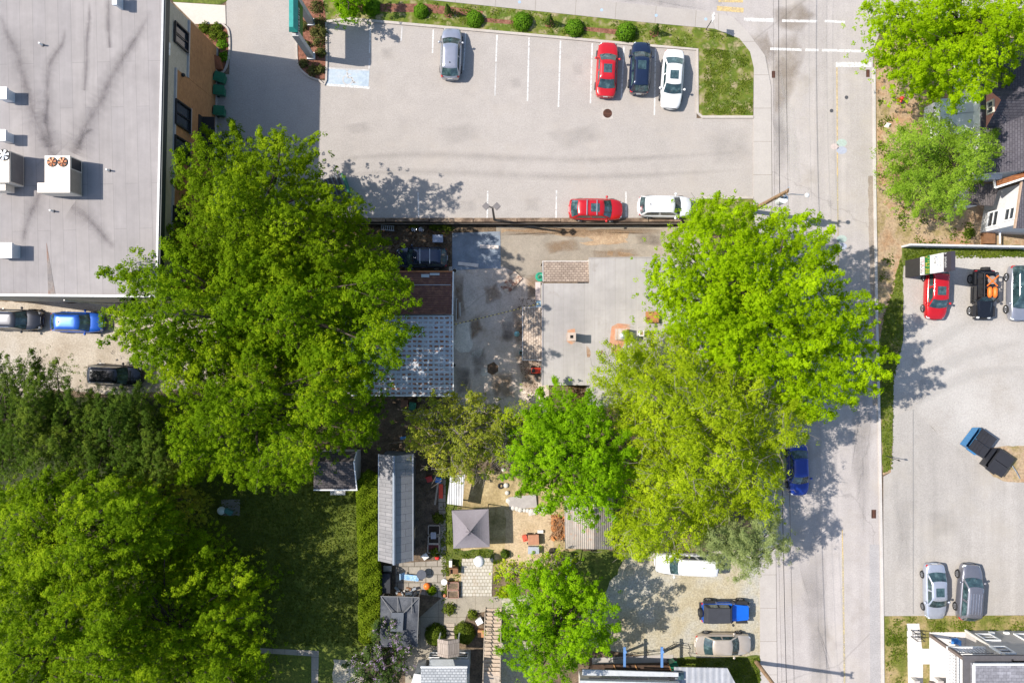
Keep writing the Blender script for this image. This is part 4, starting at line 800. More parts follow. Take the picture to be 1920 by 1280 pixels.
m = MB(); m.box(x1, y1 - .85, 10.15, x1 + .03, y1 - .1, 11.3); m.build('coil_panel', DMET, r1); m = MB(); m.box(x1, y0 + .1, 10.1, x1 + .025, y1 - .95, 11.4); m.build('side_panel', TANM, r1)
for px in (98, 118): fan(r1, W(px, 304, 11.5).to_2d(), .36, 11.5, COP)
r2 = thing('rooftop_unit', 'rooftop air unit with one grey fan cut by the left edge', 'air unit', W(5, 320, 9.86))
x0, y0, x1, y1 = pr(-30, 282, 17, 342, 11.6); m = MB(); m.box(x0, y0, 10.0, x1, y1, 11.6); m.build('casing', CRM, r2, bev=.03); fan(r2, W(8, 291, 11.6).to_2d(), .42, 11.6, LGM)
m = MB(); m.box(x1, y0 + .1, 10.1, x1 + .03, y1 - .1, 11.4); m.build('side_panel', P('dark_panel', (.13, .12, .12, 1), .5), r2)
a0, b0, a1, b1 = pr(-20, 346, 10, 357, 11.2); m = MB(); m.box(a0, b0, 10.2, a1, y0 - .004, 11.2); m.build('intake_hood', CRM, r2, bev=.03)
m = MB(); m.box(x0 + .1, y0 + .1, 9.86, x1 - .1, y1 - .1, 10.0); m.build('base_rail', DMET, r2)
for (q, lab) in [((-8, 163, 12, 186), 'small white roof vent box nearest the upper left of the roof'), ((-8, 243, 10, 264), 'small white roof vent box just above the grey-fan unit'), ((-20, 455, 22, 483), 'white roof vent box below the air units at the left edge'), ((210, -15, 219, 9), 'small white roof vent box at the top edge of the photo')]:
    x0, y0, x1, y1 = pr(*q, 10.9); t = thing('roof_vent', lab, 'roof vent', ((x0 + x1) / 2, (y0 + y1) / 2, 9.86), 0, 'vent boxes on the big flat roof')
    m = MB(); m.box(x0 + .08, y0 + .08, 9.86, x1 - .08, y1 - .08, 10.6); m.build('curb', LGM, t); m = MB(); m.box(x0, y0, 10.6, x1, y1, 10.9); m.build('hood', LGM, t, bev=.05)
for (a, b, lab) in [(80, 85, 'thin roof pipe at the upper left of the big roof'), (205, 320, 'thin roof pipe right of the copper-fan unit'), (100, 396, 'thin roof pipe below the copper-fan unit')]:
    p = W(a, b, 9.86); t = thing('vent_pipe', lab, 'pipe', p, 0, 'pipes through the big flat roof'); m = MB(); m.cyl(p.to_2d(), .06, 9.8, 10.3, 10); m.build('pipe', WHITE, t); m = MB(); m.cyl(p.to_2d(), .13, 9.86, 9.9, 12); m.build('flashing', DMET, t)
# ---- central workshop
ZR = 3.0; FL = membrane('old_flat_roof', (.345, .32, .30, 1), .86, 7, math.radians(90), .0, ((.24, .21, .185, 1), .75), (.85, .84, .83, 1))
ws = thing('workshop_building', 'low workshop with pale grey flat roof and shingled side canopies', 'building', W(1150, 620, -1.2))
SHB = bricks('tan_shingle', (.36, .285, .225, 1), (.27, .21, .165, 1), (.14, .1, .08, 1), .32, .2, 'xyz', .02, .9, .16, 0, None, 3)
SHV = bricks('tan_shingle_side', (.40, .33, .265, 1), (.31, .25, .20, 1), (.18, .13, .1, 1), .32, .2, 'yxz', .02, .9, .14, 0, None, 3)
STUC = P('stucco_wall', (.42, .40, .36, 1), .85); CFL = P('roof_edge_flashing', (.5, .47, .45, 1), .5)
rp = [W(*q, ZR) for q in [(1017, 531), (1105, 531), (1105, 484), (1330, 481), (1330, 765), (1108, 763), (1108, 722), (1017, 722)]]
m = MB(); wallbox(m, [p * .985 if False else p for p in rp], -1.3, ZR - .12); m.build('wall', STUC, ws)
m = MB(); c = Vector((W(1160, 620, ZR).x, W(1160, 620, ZR).y)); m.prism([p.to_2d() for p in rp], ZR - .12, ZR); roof_ = m.build('roof', FL, ws)
m = MB(); q = [W(*s, ZR + .06) for s in [(1016, 530), (1018, 530), (1018, 723), (1016, 723)]]; m.prism([p.to_2d() for p in q], ZR - .2, ZR + .05)
q = [W(*s, ZR + .06) for s in [(1104, 483), (1331, 480), (1331, 481.6), (1104, 484.6)]]; m.prism([p.to_2d() for p in q], ZR - .2, ZR + .05); m.build('roof_edge', P('edge_metal', (.34, .31, .3, 1), .5, .3), ws)
def canopy(px0, py0, px1, py1, z_hi, z_lo, side, mat, name='canopy'):
    a, b = W(px0, py0, (z_hi + z_lo) / 2), W(px1, py1, (z_hi + z_lo) / 2); m = MB(); x0, x1, yb, yt = a.x, b.x, b.y, a.y
    if side == 'n': zz = [z_lo, z_lo, z_hi, z_hi]       # corners NW NE SE SW
    else: zz = [z_lo, z_hi, z_hi, z_lo]
    cs = [(x0, yt), (x1, yt), (x1, yb), (x0, yb)]; vs = [(*p, z) for p, z in zip(cs, zz)] + [(*p, z - .14) for p, z in zip(cs, zz)]
    m.mesh(vs, [(3, 2, 1, 0), (4, 5, 6, 7), (0, 1, 5, 4), (1, 2, 6, 5), (2, 3, 7, 6), (3, 0, 4, 7)]); o = m.build(name, mat, ws)
    m = MB(); e = [(0, 1), (3, 0)] if side == 'n' else [(0, 1), (3, 0), (2, 3)]
    for i, j in e: m.bar(Vector(vs[i]) + Vector((0, 0, -.05)), Vector(vs[j]) + Vector((0, 0, -.05)), .06, .16)
    m.build('drip_edge', CFL, o)
    for p, z in zip(cs, zz):
        if z == z_lo:
            m = MB(); m.bar((p[0] * .998, p[1], -1.2), (p[0] * .998, p[1], z - .15), .1, .1); m.build('post', WOOD, ws)
canopy(1018, 489, 1104, 529, 2.85, 2.2, 'n', SHB); canopy(980, 576, 1016, 675, 2.75, 1.9, 'w', SHV)
st = mottled('brick_dust', [(.44, .17, .085, 1), (.42, .24, .15, 1), (.36, .32, .295, 1)], 1.1, 8, .15, .9)
def stain(px, z, mat, nm='brick_dust'):
    m = MB(); pts = [W(*q, z).to_2d() for q in px]; m.prism(pts, z - .006, z); m.build(nm, mat, ws)
stain([(1147, 612), (1158, 606), (1182, 608), (1180, 628), (1166, 652), (1158, 664), (1146, 660), (1143, 640)], ZR + .006, st)
stain([(1064, 618), (1078, 616), (1080, 640), (1072, 646), (1063, 640)], ZR + .006, st)
rb = mottled('rust_debris', [(.16, .08, .045, 1), (.3, .2, .13, 1), (.34, .32, .31, 1)], 3, 9, .2)
stain([(1099, 648), (1104, 650), (1108, 662), (1106, 669), (1101, 670)], ZR + .006, rb, 'debris_stain'); stain([(1127, 657), (1131, 656), (1129, 664), (1126, 668)], ZR + .006, rb, 'debris_stain')
CBR = bricks('chimney_brick', (.36, .22, .16, 1), (.42, .33, .27, 1), (.4, .36, .32, 1), .22, .075, 'xzy', .015, .9, .15)
ch = thing('chimney', 'short brick chimney with square flue, left one on the workshop roof', 'chimney', W(1072, 632, ZR)); x0, y0, x1, y1 = pr(1065, 624, 1079, 638, ZR + 1.6)
m = MB(); m.box(x0, y0, ZR, x1, y1, ZR + 1.5); m.build('stack', CBR, ch); m = MB(); m.box(x0 - .04, y0 - .04, ZR + 1.5, x1 + .04, y1 + .04, ZR + 1.58); cp = m.build('cap', P('mortar_cap', (.42, .34, .28, 1), .9), ch)
m = MB(); m.box(x0 + .18, y0 + .18, ZR + 1.58, x1 - .18, y1 - .18, ZR + 1.6); m.build('flue', HOLE, cp)
ch = thing('chimney', 'brick chimney with round metal cowl amid orange brick dust', 'chimney', W(1166, 628, ZR)); x0, y0, x1, y1 = pr(1157, 616, 1176, 637, ZR + 1.2)
m = MB(); m.box(x0, y0, ZR, x1, y1, ZR + 1.1); m.build('stack', bricks('pale_chimney_brick', (.46, .4, .35, 1), (.4, .28, .2, 1), (.4, .36, .32, 1), .22, .075, 'xzy', .015), ch); c = W(1170, 629, ZR + 1.9)
m = MB(); m.cyl(c.to_2d(), .16, ZR + 1.1, ZR + 1.8, 14); m.cyl(c.to_2d(), .3, ZR + 1.8, ZR + 1.92, 16, r2=.12); m.build('cowl', GALV, ch)
ch = thing('roof_vent', 'small square white-rimmed vent right of the metal-cowled chimney', 'roof vent', W(1202, 626, ZR)); x0, y0, x1, y1 = pr(1199, 620, 1208, 630, ZR + .5); m = MB(); m.box(x0, y0, ZR, x1, y1, ZR + .45); m.build('curb', WHITE, ch); m = MB(); m.box(x0 + .07, y0 + .07, ZR + .45, x1 - .07, y1 - .07, ZR + .47); m.build('cover', P('tan_cover', (.33, .22, .16, 1), .7), ch)
ch = thing('roof_hatch', 'square rusty brown roof hatch under the maple edge', 'roof hatch', W(1223, 594, ZR)); x0, y0, x1, y1 = pr(1211, 584, 1235, 605, ZR + .45); m = MB(); m.box(x0 + .05, y0 + .05, ZR, x1 - .05, y1 - .05, ZR + .35); m.build('curb', DWOOD, ch); m = MB(); m.box(x0, y0, ZR + .35, x1, y1, ZR + .45); m.build('lid', P('rusty_lid', (.36, .16, .06, 1), .7, .1), ch, bev=.02)
# ---- rusty tin garages
gz = 1.7
sh = thing('tin_garage', 'long garage with rusty red and blue corrugated tin roofs', 'shed', W(770, 620, -1.2))
def roofq(px, zs, mat, parent, name='roof', th=.1):
    vs = [W(*q, z) for q, z in zip(px, zs)]; m = MB(); n = len(vs); low = [v + Vector((0, 0, -th)) for v in vs]
    a = sum(vs[i].x * vs[(i + 1) % n].y - vs[(i + 1) % n].x * vs[i].y for i in range(n))
    if a < 0: vs = vs[::-1]; low = low[::-1]
    m.mesh(vs + low, [tuple(range(n)), tuple(range(n, 2 * n))[::-1]] + [((i + 1) % n, i, n + i, n + (i + 1) % n) for i in range(n)]); return m.build(name, mat, parent)
RTIN = corrug('rust_red_tin', (.14, .06, .045, 1), 1, .19, (.24, .11, .07, 1), .5, .6, .2)
BTIN = corrug('blue_grey_tin', (.50, .53, .57, 1), 1, .19, (.26, .10, .042, 1), .75, .5, .2, 'spots')
roofq([(640, 510), (849, 510), (847, 589), (640, 589)], [gz, gz, gz, gz], RTIN, sh)
roofq([(640, 591), (848, 591), (849, 741), (640, 739)], [gz - .15, gz - .15, gz - .2, gz - .2], BTIN, sh)
e = [W(646, 514, gz - .2), W(846, 514, gz - .2), W(846, 738, gz - .2), W(646, 736, gz - .2)]; m = MB(); wallbox(m, e, -1.3, gz - .32); m.build('wall', bricks('white_boards', (.5, .49, .47, 1), (.44, .43, .41, 1), (.2, .18, .16, 1), 3, .2, 'yzx', .015, .8, .2), sh)
m = MB(); m.bar(W(850, 509, gz), W(848.5, 590, gz), .1, .16); m.bar(W(849, 591, gz - .12), W(850, 742, gz - .16), .1, .16); m.bar(W(640, 741, gz - .16), W(850, 742, gz - .16), .1, .14); m.build('white_trim', WHITE, sh)
m = MB(); m.bar(W(640, 509, gz), W(849, 509, gz), .12, .12); m.build('rusty_ridge', P('orange_rust', (.34, .13, .05, 1), .8, var=.3), sh)
for q in [((790, 514), (805, 520)), ((806, 512), (824, 516))]: m = MB(); x0, y0, x1, y1 = pr(*q[0], *q[1], gz); m.box(x0, y0, gz, x1, y1, gz + .03); m.build('pale_patch', P('pale_tin_patch', (.42, .45, .47, 1), .5), sh)
m = MB(); m.bar(W(640, 534, gz + .02), W(845, 534, gz + .02), .05, .03); m.build('seam', GALV, sh)
# ---- long grey gabled shed
z0 = T(*W(745, 950).to_2d()); ls = thing('garden_shed', 'long shed with ribbed pale grey metal gable roof', 'shed', W(750, 950, z0)); ze, zr = z0 + 2.9, z0 + 3.85
GT1 = bricks('grey_metal_tiles', (.45, .44, .455, 1), (.38, .38, .40, 1), (.17, .17, .19, 1), .55, .55, 'yxz', .03, .5, .1, 0, None, 2, 0.0)
GT1 = bricks('grey_metal_tiles_lit', (.235, .228, .232, 1), (.185, .182, .187, 1), (.11, .11, .115, 1), 1.1, .30, 'xyz', .02, .5, .1); GT2 = bricks('grey_metal_tiles_plain_shaded', (.20, .203, .21, 1), (.18, .183, .19, 1), (.12, .12, .13, 1), 1.6, .62, 'xyz', .02, .5, .08)  # sunny slope painted paler, far slope darker for shade and plainer in pattern
yt, yb = 851, 1051
def two(px, z): return W(px, yt, z), W(px, yb, z)
m = MB(); A, B = two(710, ze); R0_, R1_ = two(739, zr); D, E = two(774, ze); ym, yM = B.y, A.y
XL, XR, XC = A.x, D.x, R0_.x
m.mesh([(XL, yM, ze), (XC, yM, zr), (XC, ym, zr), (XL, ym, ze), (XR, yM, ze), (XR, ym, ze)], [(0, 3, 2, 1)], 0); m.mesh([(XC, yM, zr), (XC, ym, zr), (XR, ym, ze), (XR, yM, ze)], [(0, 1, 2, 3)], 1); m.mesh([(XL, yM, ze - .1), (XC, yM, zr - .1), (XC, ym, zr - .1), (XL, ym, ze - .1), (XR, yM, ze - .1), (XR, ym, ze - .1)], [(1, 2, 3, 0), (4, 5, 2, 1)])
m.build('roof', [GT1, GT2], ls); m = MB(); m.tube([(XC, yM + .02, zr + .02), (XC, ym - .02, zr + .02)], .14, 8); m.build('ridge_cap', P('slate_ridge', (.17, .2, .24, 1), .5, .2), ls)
m = MB(); w0 = .18; m.mesh([(XL + w0, yM - w0, z0 - .1), (XR - w0, yM - w0, z0 - .1), (XR - w0, ym + w0, z0 - .1), (XL + w0, ym + w0, z0 - .1), (XL + w0, yM - w0, ze - .06), (XR - w0, yM - w0, ze - .06), (XR - w0, ym + w0, ze - .06), (XL + w0, ym + w0, ze - .06), (XC, yM - w0, zr - .12), (XC, ym + w0, zr - .12)], [(1, 0, 4, 8, 5), (2, 1, 5, 6), (3, 2, 6, 9, 7), (0, 3, 7, 4)])
m.build('wall', P('dark_slate_wall', (.10, .115, .13, 1), .8), ls); m = MB()
for x, z in ((XL, ze), (XR, ze)): m.bar((x, yM, z - .05), (x, ym, z - .05), .08, .12)
m.build('gutter', GALV, ls)
m = MB(); m.box(XR - w0, ym + 1.2, z0, XR - w0 + .04, ym + 2.2, z0 + 2.1); dd = m.build('door', WOOD, ls); m = MB(); m.box(XR - w0 + .04, ym + 1.3, z0 + .95, XR - w0 + .09, ym + 1.36, z0 + 1.15); m.build('handle', CHROME, dd)
# ---- small shingled shed at the lawn
z0 = T(*W(630, 880).to_2d()); s2 = thing('garden_shed', 'small shed with dark brown shingle roof at the lawn edge', 'shed', W(630, 885, z0))
DSH = bricks('dark_shingle', (.095, .085, .085, 1), (.07, .062, .062, 1), (.035, .03, .03, 1), .34, .22, 'xyz', .02, .9, .15)
A = W(588, 846, z0 + 2.5); B = W(668, 917, z0 + 2.5); xm = W(601, 880, z0 + 3.2).x
x0, x1, yb, yt = A.x, B.x, B.y, A.y; ymid = (yb + yt) / 2 + .9
m = MB(); m.mesh([(x0, yb, z0 + 2.5), (x1, yb, z0 + 2.5), (x1, ymid, z0 + 3.6), (x0 + .7, ymid, z0 + 3.6), (x0, yt, z0 + 2.5), (x1, yt, z0 + 2.5)], [(0, 1, 2, 3), (3, 2, 5, 4), (0, 3, 4)]); m.build('roof', DSH, s2)
m = MB(); m.mesh([(x0 + .3, yb + .2, z0 - .1), (x1 - .15, yb + .2, z0 - .1), (x1 - .15, yt - .2, z0 - .1), (x0 + .3, yt - .2, z0 - .1), (x0 + .3, yb + .2, z0 + 2.55), (x1 - .15, yb + .2, z0 + 2.55), (x1 - .15, yt - .2, z0 + 2.55), (x0 + .3, yt - .2, z0 + 2.55), (x1 - .15, ymid, z0 + 3.5)], [(0, 1, 5, 4), (1, 2, 6, 8, 5), (2, 3, 7, 6), (3, 0, 4, 7)]); m.build('wall', OFFW, s2)
m = MB(); m.bar((x0, yb - .05, z0 + 2.47), (x1 + .1, yb - .05, z0 + 2.47), .1, .1); m.bar((x1 + .05, yb, z0 + 2.5), (x1 + .05, ymid, z0 + 3.62), .08, .12); m.bar((x1 + .05, yt, z0 + 2.5), (x1 + .05, ymid, z0 + 3.62), .08, .12); m.build('gutter', WHITE, s2)
m = MB(); m.box(x0 + .9, yb - .9, z0 + .0, x0 + 1.6 + .6, yb + .18, z0 + .45); m.build('step', OFFW, s2)
# ---- small corrugated shelter, gazebo
WT = corrug('white_ribbed_plastic', (.56, .55, .54, 1), 0, .2, None, 0, .5, 0)
z0 = T(*W(855, 920).to_2d()); t = thing('lean_to_shelter', 'small shelter with ribbed off-white plastic roof beside the gazebo', 'shelter', W(855, 920, z0))
roofq([(844, 892), (872, 889), (867, 948), (838, 944)], [z0 + 2.0, z0 + 1.8, z0 + 1.8, z0 + 2.0], WT, t, 'roof', .04)
for q in ((846, 894), (869, 892), (865, 944), (841, 941)): m = MB(); p = W(*q, z0 + 1.78); m.bar((p.x, p.y, z0 - .05), p, .08, .08); m.build('post', WOOD, t)
z0 = T(*W(884, 990).to_2d()); t = thing('gazebo', 'square gazebo with peaked mauve-grey fabric canopy', 'gazebo', W(884, 992, z0)); FAB = mottled('mauve_grey_fabric', [(.185, .165, .18, 1), (.22, .20, .215, 1)], .6, 8, .06, .95, .02)
cs = [W(847, 957, z0 + 2.3), W(916, 954, z0 + 2.3), W(918, 1025, z0 + 2.3), W(850, 1028, z0 + 2.3)]; ap = sum(cs, Vector()) / 4 + Vector((0, 0, .95))
m = MB(); n = 8; vs = []; fs = []
for i in range(4):
    a, b = cs[i], cs[(i + 1) % 4]; base = len(vs)
    for r in range(n + 1):
        for s_ in range(n + 1):
            u = r / n; v = s_ / n; p = (a + (b - a) * v) * (1 - u) + ap * u; p.z -= .16 * math.sin(math.pi * u) * 1.0 + .05 * math.sin(math.pi * v) * (1 - u); vs.append(p)
    for r in range(n):
        for s_ in range(n): q = base + r * (n + 1) + s_; fs.append((q + 1, q, q + n + 1, q + n + 2))
m.mesh(vs, fs); m.build('canopy', FAB, t)
m = MB()
for i in range(4): a, b = cs[i], cs[(i + 1) % 4]; m.poly([a, b, b + Vector((0, 0, -.28)), a + Vector((0, 0, -.28))])
m.build('valance', FAB, t)
for i in range(4): m = MB(); p = cs[i] * .0 + cs[i] + (ap - cs[i]) * .05; m.bar((p.x, p.y, z0 - .05), (p.x, p.y, z0 + 2.25), .07, .07); m.build('post', DMET, t)
m = MB()
for i in range(9): a = i * 2.4; r = .12 + .35 * ((i * 37) % 10) / 10; m.tube([ap + Vector((0, 0, -.02)), ap + Vector((math.cos(a) * r, math.sin(a) * r, -.12 - r * .32))], .02, 4)
m.build('peak_vent', P('peak_cap', (.05, .045, .055, 1), .8), t)
# ---- tarpaulin pavilion
z0 = T(*W(750, 1165).to_2d()); t = thing('tarp_pavilion', 'pavilion covered by sagging black tarpaulin panels', 'pavilion', W(750, 1165, z0)); TRP = mottled('black_tarp', [(.03, .033, .042, 1), (.055, .06, .07, 1), (.11, .115, .125, 1)], .8, 6, .12, .6, .04)
zs = z0 + 2.2
roofq([(714, 1117), (786, 1119), (782, 1212), (712, 1212)], [zs] * 4, TRP, t, 'tarp', .05); roofq([(734, 1148), (757, 1148), (755, 1183), (732, 1183)], [zs + .3] * 4, P('grey_tarp', (.09, .1, .115, 1), .5), t, 'skylight', .2)
m = MB()
for a, b in (((714, 1117), (735, 1148)), ((786, 1119), (757, 1148)), ((746, 1118), (746, 1147)), ((773, 1119), (771, 1150)), ((714, 1117), (786, 1119)), ((786, 1119), (782, 1212))): m.bar(W(*a, zs + .03), W(*b, zs + (.3 if b[1] < 1160 and b[1] > 1130 else .03)), .06, .05)
m.build('batten', P('grey_batten', (.14, .14, .14, 1), .7), t)
for q in ((716, 1120), (784, 1121), (780, 1208), (714, 1208)): m = MB(); p = W(*q, zs - .05); m.bar((p.x, p.y, z0 - .1), p, .09, .09); m.build('post', WOOD, t)
# ---- brown metal-roofed shed
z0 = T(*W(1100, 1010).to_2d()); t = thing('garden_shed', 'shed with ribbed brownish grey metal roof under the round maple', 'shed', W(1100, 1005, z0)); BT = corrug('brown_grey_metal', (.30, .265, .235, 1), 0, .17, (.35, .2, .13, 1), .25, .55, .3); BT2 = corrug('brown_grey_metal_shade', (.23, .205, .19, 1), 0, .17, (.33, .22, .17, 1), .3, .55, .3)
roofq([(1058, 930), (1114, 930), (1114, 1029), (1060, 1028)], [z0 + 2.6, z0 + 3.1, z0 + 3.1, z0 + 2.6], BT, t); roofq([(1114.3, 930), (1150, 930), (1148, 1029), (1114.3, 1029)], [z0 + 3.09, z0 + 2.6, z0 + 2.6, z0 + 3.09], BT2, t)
e = [W(1062, 934, z0 + 2.45), W(1146, 934, z0 + 2.45), W(1145, 1025, z0 + 2.45), W(1063, 1025, z0 + 2.45)]; m = MB(); wallbox(m, e, z0 - .1, z0 + 2.45); m.build('wall', DWOOD, t)
# ---- white house at the bottom with porch, bay and stairs
z0 = T(*W(840, 1230).to_2d()); hb = thing('white_house', 'white house with pale shingle roof, glazed porch and small brown gable', 'house', W(840, 1260, z0)); VIN = bricks('grey_white_siding', (.52, .53, .54, 1), (.5, .51, .52, 1), (.33, .34, .36, 1), 6, .14, 'xzy', .012, .6, .05)
WSH = bricks('pale_shingle', (.40, .41, .415, 1), (.31, .325, .335, 1), (.19, .2, .21, 1), .3, .19, 'xyz', .03, .85, .1)
p0, p1 = W(806, 1222, z0), W(880, 1222, z0); yw = p0.y
m = MB(); m.box(p0.x - .05, yw - 9, z0 - .2, p1.x + .02, yw - .9, 4.6); m.build('wall', VIN, hb)
m = MB(); m.box(p0.x + .25, yw - .9, z0 - .2, p1.x + .1, yw + .25, 2.0); pw = m.build('porch', P('grey_porch', (.32, .35, .37, 1), .6), hb)
for cx in (815, 868): p = W(cx, 1222, 1.2); window(pw, (p.x, yw + .25), (-1, 0), .85, .8, 1.75, WHITE, (1, 2))
m = MB(); m.box(p0.x + .2, yw - .9, 2.0, p1.x + .15, yw + .3, 2.12); m.build('porch_roof', P('porch_grey', (.27, .29, .3, 1), .7), hb)
for cx in (838, 865): p = W(cx, 1248, 3.6); window(hb, (p.x, yw - .9), (-1, 0), 1.0, 2.9, 4.1, WHITE, (1, 2))
A, B = W(820, 1198, 2.6), W(861, 1230, 2.6); xm = (A.x + B.x) / 2
m = MB(); m.mesh([(A.x, A.y, 2.5), (xm, A.y, 2.95), (B.x, A.y, 2.5), (A.x, B.y, 2.5), (xm, B.y, 2.95), (B.x, B.y, 2.5)], [(0, 3, 4, 1), (1, 4, 5, 2), (0, 1, 2), (3, 5, 4), (0, 2, 5, 3)]); m.build('entry_gable', bricks('brown_shingle', (.33, .28, .24, 1), (.27, .225, .19, 1), (.16, .13, .11, 1), .2, .9, 'xyz', .015), hb)
for q in ((A.x + .1, A.y - .15), (B.x - .1, A.y - .15)): m = MB(); m.bar((*q, z0), (*q, 2.5), .1, .1); m.build('post', WHITE, hb)
ye = W(790, 1253, 4.9).y; m = MB(); m.mesh([(W(789, 1253, 4.9).x, ye, 4.75), (W(875, 1253, 4.9).x, ye, 4.75), (W(873, 1400, 6.5).x, ye - 6, 6.6), (W(786, 1400, 6.5).x, ye - 6, 6.6)], [(3, 2, 1, 0)]); m.build('roof', WSH, hb)
m = MB(); m.bar((W(788, 1253, 4.9).x, ye + .05, 4.68), (W(876, 1253, 4.9).x, ye + .05, 4.68), .12, .14); m.build('gutter', WHITE, hb)
m = MB(); a, b = W(756, 1262, 3.0), W(792, 1330, 3.0); m.mesh([(a.x + .9, a.y, 3.0), (b.x, a.y, 3.2), (b.x, b.y, 3.2), (a.x, b.y, 3.0)], [(3, 2, 1, 0)]); m.box(a.x + .9, b.y, z0, b.x, a.y - .1, 2.95); m.build('side_wing', P('pale_roofing', (.45, .45, .44, 1), .8), hb)
# outdoor stair
t = thing('wooden_stairs', 'straight run of weathered wooden steps climbing beside the white house', 'stairs', W(924, 1200, z0)); n = 17; T0, T1_ = W(925, 1144, z0 + .15), W(922, 1262, 3.2)
for i in range(n):
    p = T0.lerp(T1_, i / (n - 1)); m = MB(); m.box(p.x - .66, p.y - .19, p.z - .05, p.x + .66, p.y + .15, p.z); m.build('tread', P('pale_wood', (.42, .33, .25, 1), .8, var=.2), t)
for s in (-.7, .7): m = MB(); m.bar(T0 + Vector((s, .2, -.15)), T1_ + Vector((s, -.2, -.15)), .06, .28); m.bar(T0 + Vector((s, .1, .8)), T1_ + Vector((s, -.1, .85)), .06, .06); [m.bar(T0.lerp(T1_, i / 4) + Vector((s, 0, -.1)), T0.lerp(T1_, i / 4) + Vector((s, 0, .85)), .06, .06) for i in range(5)]; m.build('stringer', WOOD, t)
m = MB(); m.box(T1_.x - .75, T1_.y - 2.2, 3.08, T1_.x + .75, T1_.y - .2, 3.18); m.build('landing', WOOD, t)
for q in ((-.7, -.3), (.7, -.3), (-.7, -2.1), (.7, -2.1)): m = MB(); m.bar((T1_.x + q[0], T1_.y + q[1], z0 - .1), (T1_.x + q[0], T1_.y + q[1], 4.1), .1, .1); m.build('post', WOOD, t)
# ---- low house at bottom centre with deck and blue posts
hc = thing('low_house', 'low house with long pale roof and dark parapet slots at the bottom edge', 'house', W(1190, 1290, 0)); zt = 3.4
PR_ = P('pale_roof', (.42, .43, .44, 1), .7); a = [W(*q, zt) for q in ((1092, 1291), (1264, 1293), (1264, 1400), (1092, 1400))]
m = MB(); wallbox(m, a, -.1, zt); m.build('wall', OFFW, hc); m = MB(); wallbox(m, [W(*q, zt + .1) for q in ((1092, 1254), (1272, 1260), (1272, 1268), (1092, 1265))], zt, zt + .12); m.build('eave_slab', PR_, hc)
for x0, x1 in ((1104, 1156), (1164, 1214), (1218, 1266)): m = MB(); wallbox(m, [W(*q, zt + .03) for q in ((x0, 1269), (x1, 1270.5), (x1, 1274), (x0, 1272.5))], zt, zt + .03); m.build('roof_slot', DMET, hc)
m = MB(); wallbox(m, [W(*q, zt + .5) for q in ((1088, 1276), (1275, 1281), (1275, 1420), (1088, 1420))], zt, zt + .4); m.build('upper_roof', PR_, hc)
mw = corrug('grey_panel_roof', (.37, .375, .39, 1), 0, .5, None, 0, .5, .2); roofq([(1264, 1250), (1364, 1252), (1384, 1290), (1400, 1400), (1268, 1400)], [3.0] * 5, mw, hc, 'side_roof'); e = [W(*q, 2.85) for q in ((1272, 1284), (1366, 1286), (1390, 1400), (1272, 1400))]; m = MB(); wallbox(m, e, -.1, 2.85); m.build('side_wall', WHITE, hc)
m = MB(); p = W(1276, 1265, 3.1); m.box(p.x - .25, p.y - .3, 3.0, p.x + .25, p.y + .3, 3.25); m.build('skylight', GLASS, hc)
dk = thing('timber_deck', 'dark timber deck frame with blue posts and thin railing below the gravel', 'deck', W(1200, 1235, 0)); z1 = .7
m = MB(); wallbox(m, [W(*q, z1) for q in ((1108, 1246), (1262, 1243), (1262, 1258), (1100, 1258))], z1 - .1, z1); m.build('floor', P('dark_deck', (.06, .035, .022, 1), .8, var=.3), dk)
for px in (1171, 1241):
    m = MB(); m.bar(W(px, 1222, 0), W(px + 1, 1222, 2.6), .26, .2); m.bar(W(px, 1212, 2.5), W(px, 1250, 2.5), .2, .12); m.build('blue_post', P('blue_paint', (.09, .2, .42, 1), .6), dk)
for px in (1150, 1190, 1253): m = MB(); m.bar(W(px, 1244, .75), W(px + 6, 1258, .78), .1, .1); m.build('joist', P('orange_timber', (.36, .18, .07, 1), .7), dk)
m = MB(); P_ = [(1142, 1226), (1160, 1224), (1184, 1221), (1212, 1217), (1240, 1214), (1262, 1202), (1290, 1206), (1290, 1222)]
for i, q in enumerate(P_):
    a = W(*q); m.bar(a, a + Vector((0, 0, 1.05)), .04, .04)
    if i: b = W(*P_[i - 1]); [m.bar(a + Vector((0, 0, z)), b + Vector((0, 0, z)), .035, .035) for z in (.5, 1.05)]
m.build('railing', DMET, dk)
# ---- modern white house, lower right
hd = thing('porch_house', 'white two-storey house with stacked corner porches and grey slate roof', 'house', W(1860, 1260, 0))
SID = bricks('warm_siding', (.46, .43, .40, 1), (.44, .41, .38, 1), (.33, .31, .29, 1), 7, .13, 'xzy', .012, .7, .05); SIDW = bricks('warm_siding_west', (.55, .53, .50, 1), (.53, .51, .48, 1), (.4, .38, .36, 1), 7, .13, 'yzx', .012, .7, .05)
n0 = W(1741, 1187); n1 = W(1809, 1181); m = MB(); m.box(n1.x, -40, -.1, n1.x + 16, n1.y, 6.1, 0); m.build('wall', SID, hd)
for px, z0_, z1_ in ((1852, 1.0, 2.3), (1880, 3.6, 4.9), (1925, 1.0, 2.3)): p = W(px, 1200, (z0_ + z1_) / 2); window(hd, (p.x, n1.y), (-1, 0), 1.2, z0_, z1_, WHITE, (1, 2), out=.08, fr=.12)
for px in (1860, 1888): p = W(px, 1190, .8); m = MB(); m.box(p.x - .2, n1.y, .6, p.x + .2, n1.y + .15, .85); m.build('wall_vent', WHITE, hd)
m = MB(); m.bar((n1.x, n1.y + .03, 0), (n1.x, n1.y + .03, 6.1), .2, .16); m.build('corner_board', P('cream_board', (.6, .56, .5, 1), .6), hd)
